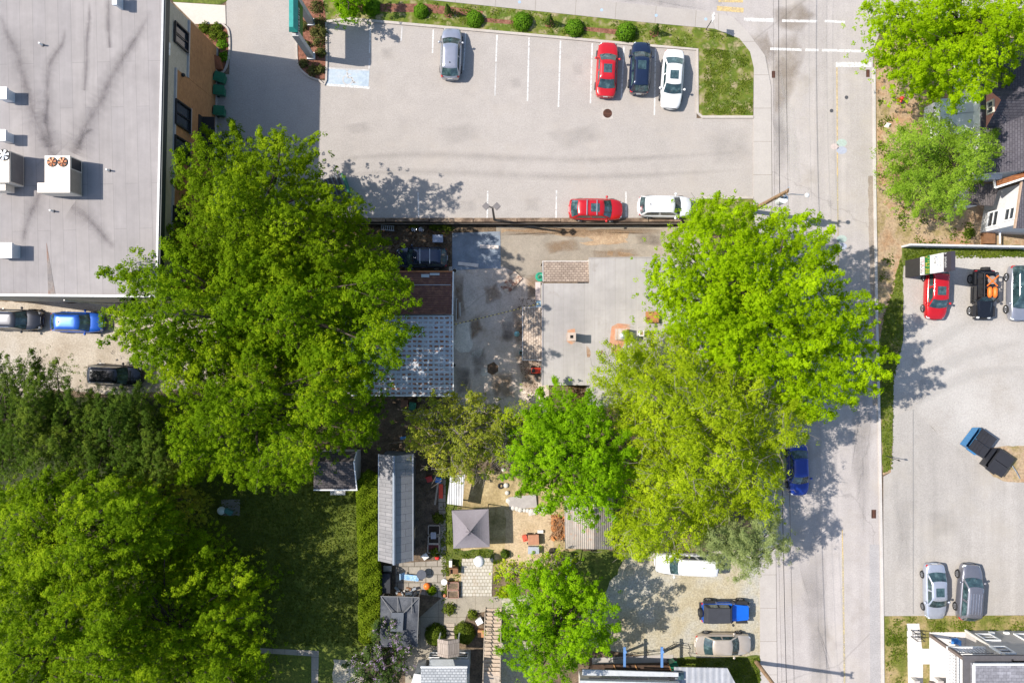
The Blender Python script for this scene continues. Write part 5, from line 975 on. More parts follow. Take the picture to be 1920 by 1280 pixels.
for z in (2.62, 5.45):
    m = MB(); m.box(n0.x, -40, z, n1.x - .004, n0.y, z + .2); m.build('porch_floor', WHITE, hd)
BRP = P('brown_post', (.16, .125, .11, 1), .7)
for z, zt in ((.05, 2.62), (2.82, 5.45)):
    for y in (n0.y - .12, n0.y - 4.2, n0.y - 8): m = MB(); m.bar((n0.x + .12, y, z), (n0.x + .12, y, zt), .24, .24); m.build('post', BRP, hd)
for z in (.1, 2.85):
    m = MB()
    if z > 1:
        m.bar((n0.x + .1, n0.y - .25, z + .95), (n0.x + .1, -40, z + .95), .07, .06); m.bar((n0.x + .25, n0.y - .1, z + .95), (n1.x, n0.y - .1, z + .95), .07, .06)
        for i in range(30): m.bar((n0.x + .1, n0.y - .4 - i * .25, z), (n0.x + .1, n0.y - .4 - i * .25, z + .95), .03, .03)
        for i in range(10): m.bar((n0.x + .4 + i * .28, n0.y - .1, z), (n0.x + .4 + i * .28, n0.y - .1, z + .95), .03, .03)
        m.build('railing', P('grey_railing', (.2, .19, .19, 1), .6), hd)
    for i, y in enumerate((n0.y - 2.5, n0.y - 6)): m = MB(); m.bar((n1.x - .03, y - .5, z + 1.1), (n1.x - .03, y + .5, z + 1.1), .05, 2.0); m.build('door', P('teal_glass_door', (.1, .17, .18, 1), .2), hd)
SLT = bricks('grey_slate', (.235, .23, .25, 1), (.17, .165, .18, 1), (.12, .12, .13, 1), .4, .25, 'xyz', .012, .9, .25)
a = W(1829, 1247, 6.7); m = MB(); m.box(a.x, -40, 6.1, a.x + 16, a.y, 6.7); m.build('roof', SLT, hd); m = MB(); m.bar((a.x - .06, a.y + .06, 6.6), (a.x + 16, a.y + .06, 6.6), .14, .16); m.bar((a.x - .06, a.y, 6.6), (a.x - .06, -40, 6.6), .14, .16); m.build('gutter', WHITE, hd)
m = MB(); m.box(a.x - .5, -40, 5.85, a.x + 16, a.y + .5, 6.1); m.build('soffit', P('dark_soffit', (.09, .085, .09, 1), .7), hd)
t = at('patio_chair', 'blue folding chair on the corner porch of the two-storey house', 'chair', 1786, 1202, None, 0); p = W(1789, 1201, .4)
m = MB(); m.box(p.x - .25, p.y - .25, .4, p.x + .25, p.y + .25, .46); m.build('seat', BLUE, t); m = MB(); m.box(p.x + .22, p.y - .25, .46, p.x + .27, p.y + .25, 1.0); m.build('backrest', BLUE, t)
for sx in (-.22, .22):
    for sy in (-.22, .22): m = MB(); m.bar((p.x + sx, p.y + sy, .05), (p.x + sx, p.y + sy, .4), .03, .03); m.build('leg', DMET, t)
t = at('grill_rack', 'black wire rack standing on the white concrete walk', 'rack', 1711, 1185, None, .05); p = W(1708, 1180, .05); m = MB(); q = W(1716, 1192, .05)
for z in (.3, .75, 1.15):
    m = MB(); x0, x1 = p.x, q.x + .25; ym = (p.y + q.y) / 2
    m.tube([(x0, p.y, z), (x1, p.y, z), (x1, ym, z), (x0, ym, z), (x0, q.y, z), (x1, q.y, z), (x1, ym, z), (x0, ym, z), (x0, p.y, z)], .022, 4); m.build('shelf', BLACK, t)
for x in (p.x, q.x + .25):
    for y in (p.y, q.y): m = MB(); m.bar((x, y, .05), (x, y, 1.15), .05, .05); m.build('leg', BLACK, t)
for px, lab in ((1706, 'white porch-step side wall nearest the street beside the white walk'), (1750, 'white porch-step side wall against the two-storey house')):
    t = at('step_wall', lab, 'low wall', px, 1280, 'step walls at the white walk', .05); a = W(px, 1268); m = MB(); m.box(a.x, a.y - 4, 0, a.x + .35, a.y, .8); m.build('wall', OFFW, t); m = MB(); m.box(a.x - .04, a.y - 4, .8, a.x + .39, a.y + .04, .88); m.build('cap', SLEDGE, t)
# ---- houses, upper right
hp = thing('pink_house', 'house with big dark shingle roof and pink gable behind the right maple', 'house', W(1850, 230, 0)); x_w = W(1786, 200).x
RS = bricks('charcoal_shingle', (.095, .088, .10, 1), (.072, .067, .078, 1), (.045, .04, .05, 1), .34, .17, 'yxz', .02, .9, .13); RS2 = bricks('charcoal_shingle_dormer', (.095, .088, .10, 1), (.072, .067, .078, 1), (.045, .04, .05, 1), .34, .17, 'xyz', .02, .9, .13)
ya = W(1840, 326, 4.3).y; yb_ = W(1840, 80, 4.3).y; xe = W(1838, 200, 4.3).x
m = MB(); m.mesh([(xe, ya, 4.3), (xe + 7, ya, 7.2), (xe + 7, yb_, 7.2), (xe, yb_, 4.3), (xe + 14, ya, 4.3), (xe + 14, yb_, 4.3)], [(0, 1, 2, 3), (1, 4, 5, 2)]); m.build('roof', RS, hp)
m = MB(); m.mesh([(xe + .4, ya + .3, -.1), (xe + 13.6, ya + .3, -.1), (xe + 13.6, yb_ - .3, -.1), (xe + .4, yb_ - .3, -.1), (xe + .4, ya + .3, 4.35), (xe + 13.6, ya + .3, 4.35), (xe + 13.6, yb_ - .3, 4.35), (xe + .4, yb_ - .3, 4.35), (xe + 7, ya + .3, 7.05), (xe + 7, yb_ - .3, 7.05)], [(0, 1, 5, 8, 4), (1, 2, 6, 5), (2, 3, 7, 9, 6), (3, 0, 4, 7)]); m.build('wall', WHITE, hp)
PNK = bricks('pink_shingle_siding', (.62, .29, .245, 1), (.58, .26, .22, 1), (.42, .19, .16, 1), .3, .14, 'yzx', .012, .8, .08); xg = W(1851, 200, 4.6).x; y1_, y2_ = W(1851, 240, 4.6).y, W(1851, 163, 4.6).y; yc = (y1_ + y2_) / 2; zp = 6.35
m = MB(); m.mesh([(xg, y1_, 4.45), (xg, y2_, 4.45), (xg, yc, zp)], [(0, 2, 1)]); gb = m.build('pink_gable', PNK, hp)
m = MB(); o_ = .15; m.mesh([(xg - .1, y1_ - o_, 4.45), (xg - .1, yc, zp + .1), (xg + 5, yc, zp + .1), (xg + 2.4, y1_ - o_, 4.5), (xg - .1, y2_ + o_, 4.45), (xg + 2.4, y2_ + o_, 4.5)], [(0, 3, 2, 1), (1, 2, 5, 4)]); m.build('dormer_roof', RS2, hp)
window(hp, (xg, yc - .15), (0, 1), .95, 4.75, 5.5, P('pale_frame', (.62, .58, .5, 1), .6), (2, 1), out=-.06 if False else -.08, fr=.12)
p0, p1 = W(1768, 183, 2.8), W(1846, 250, 2.8); m = MB(); m.mesh([(p0.x, p1.y, 2.5), (p1.x, p1.y, 2.9), (p1.x, p0.y, 2.9), (p0.x, p0.y, 2.5)], [(0, 1, 2, 3)]); m.mesh([(p0.x, p1.y, 2.4), (p1.x, p1.y, 2.8), (p1.x, p0.y, 2.8), (p0.x, p0.y, 2.4)], [(3, 2, 1, 0)]); m.build('porch_roof', P('white_metal_roof', (.62, .64, .66, 1), .5, var=.04), hp)
m = MB(); m.box(p0.x + .3, p1.y + .2, 0, p0.x + .5, p0.y - .2, 2.4); m.build('porch_wall', WHITE, hp); m = MB(); m.bar((p0.x + .2, yc, 2.66), (p1.x, yc + .2, 3.0), .05, .06); m.build('seam', GALV, hp)
p0, p1 = W(1752, 192, 1.6), W(1772, 224, 1.6); m = MB(); m.box(p0.x, p1.y, 0, p1.x, p0.y, 1.6); m.build('front_step_cover', WHITE, hp)
p0, p1 = W(1848, 190, 4.4), W(1853, 252, 4.4)
hw_ = thing('clapboard_house', 'white clapboard house with dark roof above the pale vinyl fence', 'house', W(1900, 400, 0)); CLP = bricks('white_clapboard', (.66, .66, .66, 1), (.63, .63, .63, 1), (.42, .42, .44, 1), 7, .13, 'yzx', .014, .6, .04)
a, b = W(1849, 364), W(1837, 437); m = MB(); m.prism([a.to_2d(), b.to_2d(), (b.x + 9, b.y - .4), (a.x + 9, a.y)], -.1, 4.7); m.build('wall', CLP, hw_); dw = (a - b).to_2d().normalized()
for f, z0_, z1_, wd in ((.28, .9, 2.3, 1.3), (.30, 3.0, 4.3, 1.0)): c = b.to_2d().lerp(a.to_2d(), f); window(hw_, c, -dw, wd, z0_, z1_, WHITE, (1, 2), out=.06, fr=.13)
A, B = W(1917, 338, 4.75), W(1904, 428, 4.75); m = MB(); m.mesh([(B.x, B.y, 4.72), (B.x + 8, B.y - .4, 5.6), (A.x + 8, A.y, 5.6), (A.x, A.y, 4.72)], [(0, 1, 2, 3)]); m.build('roof', RS, hw_)
m = MB(); m.bar((B.x - .05, B.y, 4.72), (A.x - .05, A.y, 4.72), .1, .2); m.build('rake_board', P('tan_board', (.42, .3, .22, 1), .6), hw_)
roofq([(1820, 346), (1876, 344), (1862, 386), (1816, 384)], [2.6, 3.0, 3.0, 2.6], bricks('brown_charcoal_shingle', (.11, .095, .095, 1), (.085, .075, .075, 1), (.05, .045, .045, 1), .34, .17, 'yxz', .02), hw_, 'porch_roof'); e = [W(1824, 350, 2.5), W(1846, 350, 2.5), W(1844, 382, 2.5), W(1822, 380, 2.5)]; m = MB(); wallbox(m, e, -.1, 2.45); m.build('porch_wall', WHITE, hw_)
roofq([(1826, 328), (1880, 327), (1878, 336), (1826, 337)], [2.9] * 4, P('white_metal_roof', (.62, .64, .66, 1)), hw_, 'walkway_roof', .08)
roofq([(1870, 339), (1930, 318), (1930, 330), (1870, 351)], [3.9, 4.6, 5.3, 4.8], bricks('rust_shingle', (.36, .15, .06, 1), (.28, .11, .045, 1), (.16, .06, .03, 1), .3, .2, 'xyz', .015), hw_, 'rust_awning'); m = MB(); m.bar(W(1864, 338, 3.9), W(1866, 352, 4.75), .14, .1); m.bar(W(1866, 352, 4.78), W(1930, 331, 5.28), .14, .1); m.build('gutter', WHITE, hw_)
# ============================================================= walls, fences, poles, signs, small things
t = thing('retaining_wall', 'long timber retaining wall with a dark shaded face between the parking lot and the lower yard', 'retaining wall', W(960, 416, -1.2))
TIM = mottled('old_timber', [(.06, .04, .028, 1), (.16, .11, .075, 1), (.3, .22, .15, 1)], 1.2, 6, .3, .9); TIM_SHADED = mottled('shaded_timber', [(.02, .014, .01, 1), (.05, .035, .026, 1)], 1.2, 6, .3, .9)  # second timber is near black: shade of the wall face put into its colour
y0, y1 = W(0, 419).y, W(0, 411.5).y; xa, xb = W(560, 0).x, W(1298, 0).x
m = MB(); m.box(xa, y0, -1.35, xb, y1, .06); m.build('wall_face', TIM_SHADED, t)
for i in range(9):
    a = xa + (xb - xa) * i / 9; b = xa + (xb - xa) * (i + 1) / 9 - .06; m = MB(); m.box(a, y0 + .1 + .02 * (i % 3), .06, b, y1 + .1, .2 + .015 * (i % 2)); m.build('cap_beam', TIM, t)
m = MB(); m.box(xa, y0 - .02, -.25, xb, y0 - .006, .04); m.build('pale_edging', P('pale_edging', (.3, .26, .22, 1), .8, var=.3), t)
a, b = W(1691, 463.5), W(2010, 469); t = thing('vinyl_fence', 'pale grey solid fence along the top of the gravel lot', 'fence', a); FEN = P('pale_vinyl', (.5, .5, .51, 1), .6, var=.06)
m = MB(); m.prism([(a.x, a.y), (b.x, b.y), (b.x, b.y + .08), (a.x, a.y + .08)], 0, 1.4); m.build('panel', FEN, t); m = MB(); m.bar(a + Vector((0, .04, 1.43)), b + Vector((0, .04, 1.43)), .16, .07); m.build('top_rail', FEN, t)
for i in range(8): p = a.lerp(b, i / 7); m = MB(); m.box(p.x - .07, p.y - .05, 0, p.x + .07, p.y + .13, 1.5); m.build('post', FEN, t)
a, b = W(1839, 437), W(1860, 437); t = thing('board_fence', 'short brown board fence with white post beside the clapboard house', 'fence', a)
m = MB(); m.box(a.x, W(0, 458).y, 0, a.x + .95, a.y, .5); m.build('boards', DWOOD, t); m = MB(); m.bar((a.x + 1.0, a.y, 0), (a.x + 1.0, a.y, 1.3), .1, .1); m.bar((a.x + 1.0, a.y, 1.0), (a.x + 1.0, W(0, 460).y, 1.0), .1, .1); m.build('post', WHITE, t)
# pylon sign
t = thing('pylon_sign', 'tall green and teal sign on two grey pillars at the lot entrance', 'sign', W(584, 75)); GP = P('grey_pillar', (.42, .41, .40, 1), .8)
gx = W(584.5, 0).x; n_, s_ = W(584, 44).y, W(584, 107).y
for y in (n_, s_):
    m = MB(); m.box(gx - .26, y - .22, 0, gx + .26, y + .22, 4.9); m.build('pillar', GP, t); m = MB(); m.box(gx - .32, y - .3, 0, gx + .34, y + .28, .35); m.build('pillar_base', WHITE, t)
m = MB(); m.box(gx - .24, s_ + .05, 3.55, gx + .24, n_ - .1, 5.35); pn = m.build('panel', P('sign_green', (.035, .13, .015, 1), .5), t)
m = MB(); m.box(gx - .245, s_ + .04, 4.35, gx + .246, n_ - .09, 5.36); m.build('upper_band', P('sign_dark_green', (.006, .06, .045, 1), .5), t)
m = MB(); ya_, yb_ = s_ - .1, n_ + .05; m.mesh([(gx - .36, ya_, 5.36), (gx + .36, ya_, 5.36), (gx + .36, yb_, 5.36), (gx - .36, yb_, 5.36), (gx - .24, ya_ + .25, 5.75), (gx + .1, ya_ + .25, 5.75), (gx + .1, yb_ - .25, 5.75), (gx - .24, yb_ - .25, 5.75)], [(3, 2, 1, 0), (0, 1, 5, 4), (1, 2, 6, 5), (2, 3, 7, 6), (3, 0, 4, 7), (4, 5, 6, 7)]); m.build('cap_roof', P('teal_metal', (.035, .27, .235, 1), .4, .2), t)
m = MB(); rr = random.Random(3); y = s_ + .35
while y < n_ - .9:
    w_ = rr.choice([.1, .13, .17]); h_ = rr.choice([.2, .28]); m.box(gx + .247, y, 4.75 - h_ / 2, gx + .27, y + w_ * .35, 4.75 + h_ / 2)
    if rr.random() < .6: m.box(gx + .247, y, 4.75 - h_ / 2, gx + .27, y + w_, 4.75 - h_ / 2 + .06)
    if rr.random() < .5: m.box(gx + .247, y, 4.75 + h_ / 2 - .06, gx + .27, y + w_, 4.75 + h_ / 2)
    y += w_ + .07
m.build('lettering', WHITE, pn)
# roadside sign by the gravel lot
a, b = W(1697, 488), W(1696.5, 521); t = thing('roadside_sign', 'tall roadside sign with striped white, green and black panels above a red car', 'sign', (a + b) / 2)
def band(nm, z0, z1, mt, o=0, par=None):
    m = MB(); e = .0 if o == 0 else -.004 * o; m.box(a.x + e, b.y + .02, z0, a.x + .34, a.y - .02, z1); return m.build(nm, mt, par or t)
band('base_panel', 0, 2.35, P('dark_sign_base', (.032, .03, .03, 1), .7)); pan = []
for nm, z0, z1, c in (('lower_panel', 2.36, 3.0, (.72, .71, .7, 1)), ('dark_strip', 3.01, 3.1, (.1, .08, .08, 1)), ('green_panel', 3.11, 3.8, (.015, .16, .04, 1)), ('white_panel', 3.81, 5.7, (.72, .72, .71, 1)), ('top_panel', 5.71, 6.7, (.04, .035, .045, 1))):
    pan.append(band(nm, z0, z1, P('sign_' + nm, c, .5, var=.04)))
def scrawl(z, hgt, mt, par, seed, y0=.06, y1=.94, den=.8):
    rr = random.Random(seed); m = MB(); L = a.y - b.y; y = b.y + L * y0; xf = a.x - .012
    while y < b.y + L * y1:
        w_ = rr.uniform(.05, .11)
        if rr.random() < den:
            m.box(xf, y, z - hgt / 2, xf + .01, y + w_ * .4, z + hgt / 2)
            if rr.random() < .6: m.box(xf, y, z + hgt / 2 - hgt * .25, xf + .01, y + w_, z + hgt / 2)
            if rr.random() < .5: m.box(xf, y, z - hgt / 2, xf + .01, y + w_, z - hgt / 2 + hgt * .25)
        y += w_ + .035
    m.build('lettering', mt, par)
YLW = P('sign_yellow', (.72, .5, .04, 1), .5); SBK = P('sign_black', (.03, .03, .035, 1), .5); SRD = P('sign_red', (.5, .03, .04, 1), .5); SBL = P('sign_blue', (.05, .1, .3, 1), .5)
scrawl(2.56, .2, SBK, pan[0], 1); scrawl(2.82, .2, SRD, pan[0], 2); scrawl(3.3, .22, YLW, pan[2], 3); scrawl(3.6, .22, YLW, pan[2], 4); scrawl(4.55, .2, SBK, pan[3], 5, .2, .9, .7); scrawl(4.82, .18, SBL, pan[3], 6, .3, .85, .7); scrawl(5.15, .04, SRD, pan[3], 7, .1, .8); scrawl(5.35, .14, SBK, pan[3], 8, .15, .8, .7); scrawl(5.98, .22, WHITE, pan[4], 9, .2, .96)
# street sign
t = thing('street_sign', 'white street sign on a thin black post at the curved sidewalk corner', 'sign', W(1323, 57)); p = W(1323, 57); m = MB(); m.tube([p, p + Vector((0, 0, 2.9))], .035, 6); m.build('post', DMET, t); m = MB(); m.box(p.x - .015, p.y - .32, 2.15, p.x - .045, p.y + .32, 2.85); m.build('plate', P('sign_back', (.6, .6, .6, 1), .4), t)
t = thing('small_signpost', 'thin dark leaning post in the verge beside the right lot', 'post', W(1661, 854)); p = W(1661, 854); m = MB(); m.tube([p, p + Vector((.25, -.15, 1.9))], .03, 6); m.build('post', DMET, t); m = MB(); m.box(p.x + .2, p.y - .19, 1.6, p.x + .225, p.y - .05, 1.85); m.build('plate', DMET, t)
# parking-lot lamp
p = W(927, 413); t = thing('lot_lamp', 'parking lot lamp post with two square lamp heads by the retaining wall', 'lamp post', p); m = MB(); m.tube([p, p + Vector((0, 0, 6.1))], [.11, .075], 8); m.build('pole', P('bronze_metal', (.085, .075, .07, 1), .5, .4), t)
tp = p + Vector((0, 0, 6.05))
for px in (911.5, 931.5):
    e = W(px, 387, 6.2); m = MB(); m.tube([tp, e], .05, 6); ar = m.build('arm', bpy.data.materials['bronze_metal'], t); m = MB(); m.obox((e.x, e.y, 6.25), (.46, .46, .16), math.radians(45)); m.build('lamp_head', P('lamp_head_grey', (.17, .155, .15, 1), .5, .3), t, bev=.02)
# utility poles
PW_ = mottled('pole_wood', [(.17, .10, .055, 1), (.27, .175, .1, 1), (.36, .25, .16, 1)], 3, 10, .25, .9)
def upole(label, px, py, h, lamp, can):
    b = W(px, py); t = thing('utility_pole', label, 'utility pole', b, 0, 'utility poles along the street'); m = MB(); m.tube([b, b + Vector((0, 0, h))], [.19, .13], 10); m.build('pole', PW_, t)
    if can:
        c = Vector((b.x + .42, b.y - .2, 6.2)); m = MB(); m.cyl(c.to_2d(), .36, 5.7, 6.7, 18); k = m.build('transformer', P('pale_can', (.66, .68, .7, 1), .4, .1), t, smooth=False); m = MB()
        for dx in (-.15, .12): m.cyl((c.x + dx, c.y + .05), .05, 6.7, 6.95, 8)
        m.build('bushing', DMET, k); m = MB(); m.bar(b + Vector((0, 0, 6.3)), (c.x - .3, c.y, 6.3), .1, .3); m.build('bracket', GALV, t)
    if lamp:
        e = lamp; m = MB(); s = b + Vector((0, 0, 7.1)); m.tube([s, s.lerp(e, .4) + Vector((0, 0, .35)), e + Vector((-.2, 0, .1))], .035, 6); m.build('lamp_arm', GALV, t); m = MB(); m.sph(e + Vector((.1, 0, 0)), .19, 12, 6, .5); m.build('lamp_head', P('lamp_white', (.6, .6, .6, 1), .4), t, smooth=True)
    for z, r in ((h - .05, .6), (h - 1.0, .45)):
        m = MB(); m.bar(b + Vector((0, -r * .5, z)), b + Vector((.1, r * .5, z)), .08, .1); cr = m.build('crossarm', PW_, t)
        m = MB()
        for s in (-.4, .4): m.cyl((b.x + .05, b.y + s * r), .06, z + .05, z + .2, 8)
        m.build('insulator', P('insulator_grey', (.3, .32, .35, 1), .3), cr)
    return b
b1 = upole('utility pole with white transformer and street lamp beside the big maple', 1407, 396, 8.6, W(1511, 366, 7.3), True); b2 = upole('bare utility pole at the lower sidewalk by the corner grass', 1418, 1240, 9.3, None, False)
WIRE = N('black_cable').fin((.012, .012, .013, 1), .7)
def wire(dx, z, r, label, group, sag=.35, d1=0):
    pts = []
    n0_ = Vector((b1.x + dx + .1, 45, z)); p1 = Vector((b1.x + dx, b1.y, z)); p2 = Vector((b2.x + dx * .8, b2.y, z + .2)); e = Vector((b2.x + dx, -60, z))
    for A, B in ((n0_, p1), (p1, p2), (p2, e)):
        for i in range(12): u = i / 12; q = A.lerp(B, u); q.z -= sag * 4 * u * (1 - u); pts.append(q)
    m = MB(); m.tube(pts, r, 4); tag(m.build('overhead_wire', WIRE), label, 'wire', group)
gw = 'overhead wires along the street'
wire(.15, 6.6, .024, 'thick black cable bundle strung along the street side of the poles', gw); wire(-.1, 6.2, .008, 'thin overhead wire just inside the thick cable bundle', gw, .4); wire(.55, 7.3, .008, 'thin overhead wire just outside the thick cable bundle', gw, .5); wire(.1, 8.5, .008, 'topmost thin overhead wire between the pole tops', gw, .6)
m = MB(); A, B = b1 + Vector((0, 0, 6.5)), Vector((W(1290, 480, 3).x, W(1290, 480, 3).y, 3.0)); m.tube([A.lerp(B, i / 8) - Vector((0, 0, .6 * 4 * (i / 8) * (1 - i / 8))) for i in range(9)], .02, 4); tag(m.build('service_wire', WIRE), 'thin service wire from the transformer pole to the workshop roof', 'wire')
# ---- small things
def bin_(label, px, py, rz, mt, z=0, group=None, s=1.0):
    p = G(px, py); t = thing('wheelie_bin', label, 'bin', (p.x, p.y, p.z), rz, group); m = MB(); m.mesh([(-.24 * s, -.24 * s, .06), (.24 * s, -.24 * s, .06), (.24 * s, .24 * s, .06), (-.24 * s, .24 * s, .06), (-.3 * s, -.3 * s, 1.0), (.36 * s, -.3 * s, 1.0), (.36 * s, .3 * s, 1.0), (-.3 * s, .3 * s, 1.0)], [(3, 2, 1, 0), (0, 1, 5, 4), (1, 2, 6, 5), (2, 3, 7, 6), (3, 0, 4, 7)]); m.build('body', mt, t, True, bev=.03)
    m = MB(); m.box(-.34 * s, -.33 * s, 1.0, .42 * s, .33 * s, 1.08); m.box(-.2 * s, -.2 * s, 1.08, .3 * s, .2 * s, 1.12); m.build('lid', mt, t, True, bev=.03); m = MB(); m.bar((-.4 * s, -.25 * s, 1.0), (-.4 * s, .25 * s, 1.0), .04, .04); m.build('handle', BLACK, t, True)
    for y in (-.26, .26): m = MB(); m.tube([(-.26 * s, y * s - .03, .1), (-.26 * s, y * s + .03, .1)], .1, 10); m.build('wheel', TYRE, t, True)
gb_ = 'green wheelie bins along the brick wall'
bin_('green wheelie bin tilted nearest the brown wooden ramp', 419, 152, -.3, GREENP, 0, gb_, 1.25); bin_('middle green wheelie bin along the brick wall', 418, 176, -.05, GREENP, 0, gb_, 1.25); bin_('green wheelie bin set apart nearest the dark entrance', 418, 214, -.08, GREENP, 0, gb_, 1.25)
bin_('green wheelie bin behind the rusty tin garage', 776, 760, 1.4, GREENP, 0, None, .9); bin_('green bin beside the low house and timber deck', 1258, 1238, .4, GREENP, 0, None, .9)
p = W(409, 118); t = thing('timber_bin', 'reddish brown slanted timber box in the bed by the brick wall', 'planter', p); m = MB(); m.mesh([(p.x - .4, p.y + .45, 0), (p.x + .4, p.y + .3, 0), (p.x + .55, p.y - .75, 0), (p.x - .1, p.y - .75, 0), (p.x - .4, p.y + .45, 1.0), (p.x + .3, p.y + .3, .75), (p.x + .5, p.y - .7, .4), (p.x - .1, p.y - .7, .5)], [(0, 1, 5, 4), (1, 2, 6, 5), (2, 3, 7, 6), (3, 0, 4, 7), (4, 5, 6, 7)]); m.build('box', P('red_brown_timber', (.22, .075, .03, 1), .7, var=.25), t); m = MB(); m.box(p.x - .45, p.y + .35, 0, p.x - .35, p.y + .55, 1.1); m.build('post', DWOOD, t)
# hydrant-red shrub marker
p = W(1684, 189); t = thing('fire_hydrant', 'bright red hydrant on the weedy ground below the top right maple', 'hydrant', p); m = MB(); m.cyl(p.to_2d(), .16, 0, .62, 14); m.sph((p.x, p.y, .64), .17, 14, 6); m.build('barrel', RED, t, smooth=True); m = MB(); m.tube([(p.x - .27, p.y, .45), (p.x + .27, p.y, .45)], .09, 10); m.tube([(p.x, p.y, .42), (p.x, p.y - .28, .42)], .11, 10); m.build('nozzle', RED, t); m = MB(); m.cyl(p.to_2d(), .05, .78, .9, 6); m.build('cap_nut', RED, t)
p = W(1664, 236); m = MB(); m.mesh([(p.x - .3, p.y - .1, .02), (p.x + .1, p.y - .2, .03), (p.x + .3, p.y + .15, .12), (p.x - .1, p.y + .25, .1), (p.x, p.y, .3)], [(0, 1, 4), (1, 2, 4), (2, 3, 4), (3, 0, 4)]); tag(m.build('crumpled_bag', WHITE), 'crumpled white bag on the weedy ground left of the feathery tree', 'bag')
# containers on the lot island
def skip(label, px, py, rz, L_, B_, hgt, bm, lm, ribs):
    p = W(px, py); t = thing('dumpster', label, 'dumpster', p, rz, 'dumpsters on the right lot'); m = MB(); a_, b_ = L_ / 2, B_ / 2
    m.mesh([(-a_ + .05, -b_ + .05, .1), (a_ - .1, -b_ + .1, .1), (a_ - .1, b_ - .1, .1), (-a_ + .1, b_ - .1, .1), (-a_, -b_, hgt), (a_, -b_, hgt), (a_, b_, hgt), (-a_, b_, hgt)], [(3, 2, 1, 0), (0, 1, 5, 4), (1, 2, 6, 5), (2, 3, 7, 6), (3, 0, 4, 7)]); m.build('body', bm, t, True)
    for s in (-1, 1):
        m = MB(); y0_, y1_ = (.02, b_ + .06) if s > 0 else (-b_ - .06, -.02)
        m.mesh([(-a_ + .25, y0_, hgt + .04), (a_, y0_, hgt + .12), (a_, y1_, hgt + .12), (-a_ + .25, y1_, hgt + .04), (-a_ + .25, y0_, hgt), (a_, y0_, hgt + .08), (a_, y1_, hgt + .08), (-a_ + .25, y1_, hgt)], [(0, 1, 2, 3), (0, 4, 5, 1), (1, 5, 6, 2), (2, 6, 7, 3), (3, 7, 4, 0)]); l_ = m.build('lid', lm, t, True)
        if ribs: m = MB(); [m.bar((-a_ + .3 + i * .3, y0_ + .05, hgt + .06 + .012 * i), (-a_ + .3 + i * .3, y1_ - .05, hgt + .06 + .012 * i), .07, .05) for i in range(int((L_ - .3) / .3))]; m.build('rib', lm, l_, True)
    for s in (-1, 1): m = MB(); m.bar((-a_ * .5, s * (b_ + .06), hgt * .65), (a_ * .5, s * (b_ + .06), hgt * .65), .12, .16); m.build('lift_pocket', bm, t, True)
    m = MB(); [m.cyl((sx * (a_ - .2), sy * (b_ - .2)), .08, 0, .12, 8) for sx in (-1, 1) for sy in (-1, 1)]; m.build('caster', DMET, t, True)
LIDB = P('black_lid', (.022, .022, .026, 1), .55)
skip('blue dumpster with ribbed black lids on the right lot', 1824, 826, math.radians(-36), 1.75, 1.95, 1.1, P('dumpster_blue', (.04, .17, .36, 1), .5), LIDB, True); skip('black dumpster with flat lids behind the blue dumpster', 1859, 863, math.radians(-36), 1.7, 1.85, 1.05, P('dumpster_black', (.03, .032, .04, 1), .5), LIDB, False)
m = MB(); a, b = W(1895, 872), W(1910, 896); m.tube([a + Vector((0, 0, .2)), a.lerp(b, .5) + Vector((0, 0, .25)), b + Vector((0, 0, .15))], .04, 5); tag(m.build('fallen_pole', GALV), 'thin pale pole lying on the weedy island by the black dumpster', 'pole')
# green metal bin cage near the lot's tree
p = W(632, 357); t = thing('metal_dumpster', 'grey slatted metal dumpster with green edge half under the maple', 'dumpster', p, math.radians(20)); m = MB(); m.box(-1.4, -.9, 0, 1.0, .9, 1.3); m.build('body', P('slate_grey_metal', (.12, .14, .16, 1), .5, .3), t, True)
for i in range(6): m = MB(); m.box(-1.35 + i * .38, -.85, 1.3, -1.1 + i * .38, .85, 1.34); m.build('slat', DMET, t, True)
m = MB(); m.box(1.002, -.9, 0, 1.12, .9, 1.36); m.build('green_edge', GREENP, t, True)
# yard clutter
m = MB(); q = [G(848, 437), G(938, 434), G(939, 504), G(926, 503), G(848, 507)]; m.prism([p.to_2d() for p in q], lambda p: T(*p) - .02, lambda p: T(*p) + .045); tag(m.build('tarpaulin', mottled('blue_grey_tarp', [(.14, .165, .2, 1), (.19, .225, .27, 1), (.25, .28, .32, 1)], 1.0, 6, .1, .7, .03)), 'flat blue grey ground tarpaulin with two boards on it in the yard', 'tarp')
for (a, b, l) in [((900, 462), (935, 464), 'upper pale board weighing down the blue grey tarpaulin'), ((859, 494), (897, 498), 'lower pale board weighing down the blue grey tarpaulin')]:
    m = MB(); A, B = G(*a, .09), G(*b, .09); m.bar(A, B, .3, .07); tag(m.build('board', P('pale_board', (.62, .54, .48, 1), .8, var=.2)), l, 'board', 'boards on the tarpaulin')
def plank(label, px, rz, L_, B_, mt, dz=.1, name='wooden_sheet', tilt=0):
    p = G(*px, dz); m = MB(); m.obox(None, (L_, B_, .04), 0, 0, Matrix.Translation(p) @ Matrix.Rotation(rz, 4, 'Z') @ Matrix.Rotation(tilt, 4, 'Y')); return tag(m.build(name, mt), label, 'board')
plank('rusty brown streaked plywood sheet lying in the dark yard', (959, 530), math.radians(48), 1.9, .95, corrug('streaked_ply', (.52, .43, .34, 1), 1, .3, (.2, .09, .06, 1), .55, .8, 0), .12)
t = at('lumber_stack', 'stack of weathered boards along the white wall of the tin garage', 'lumber', 857, 580)
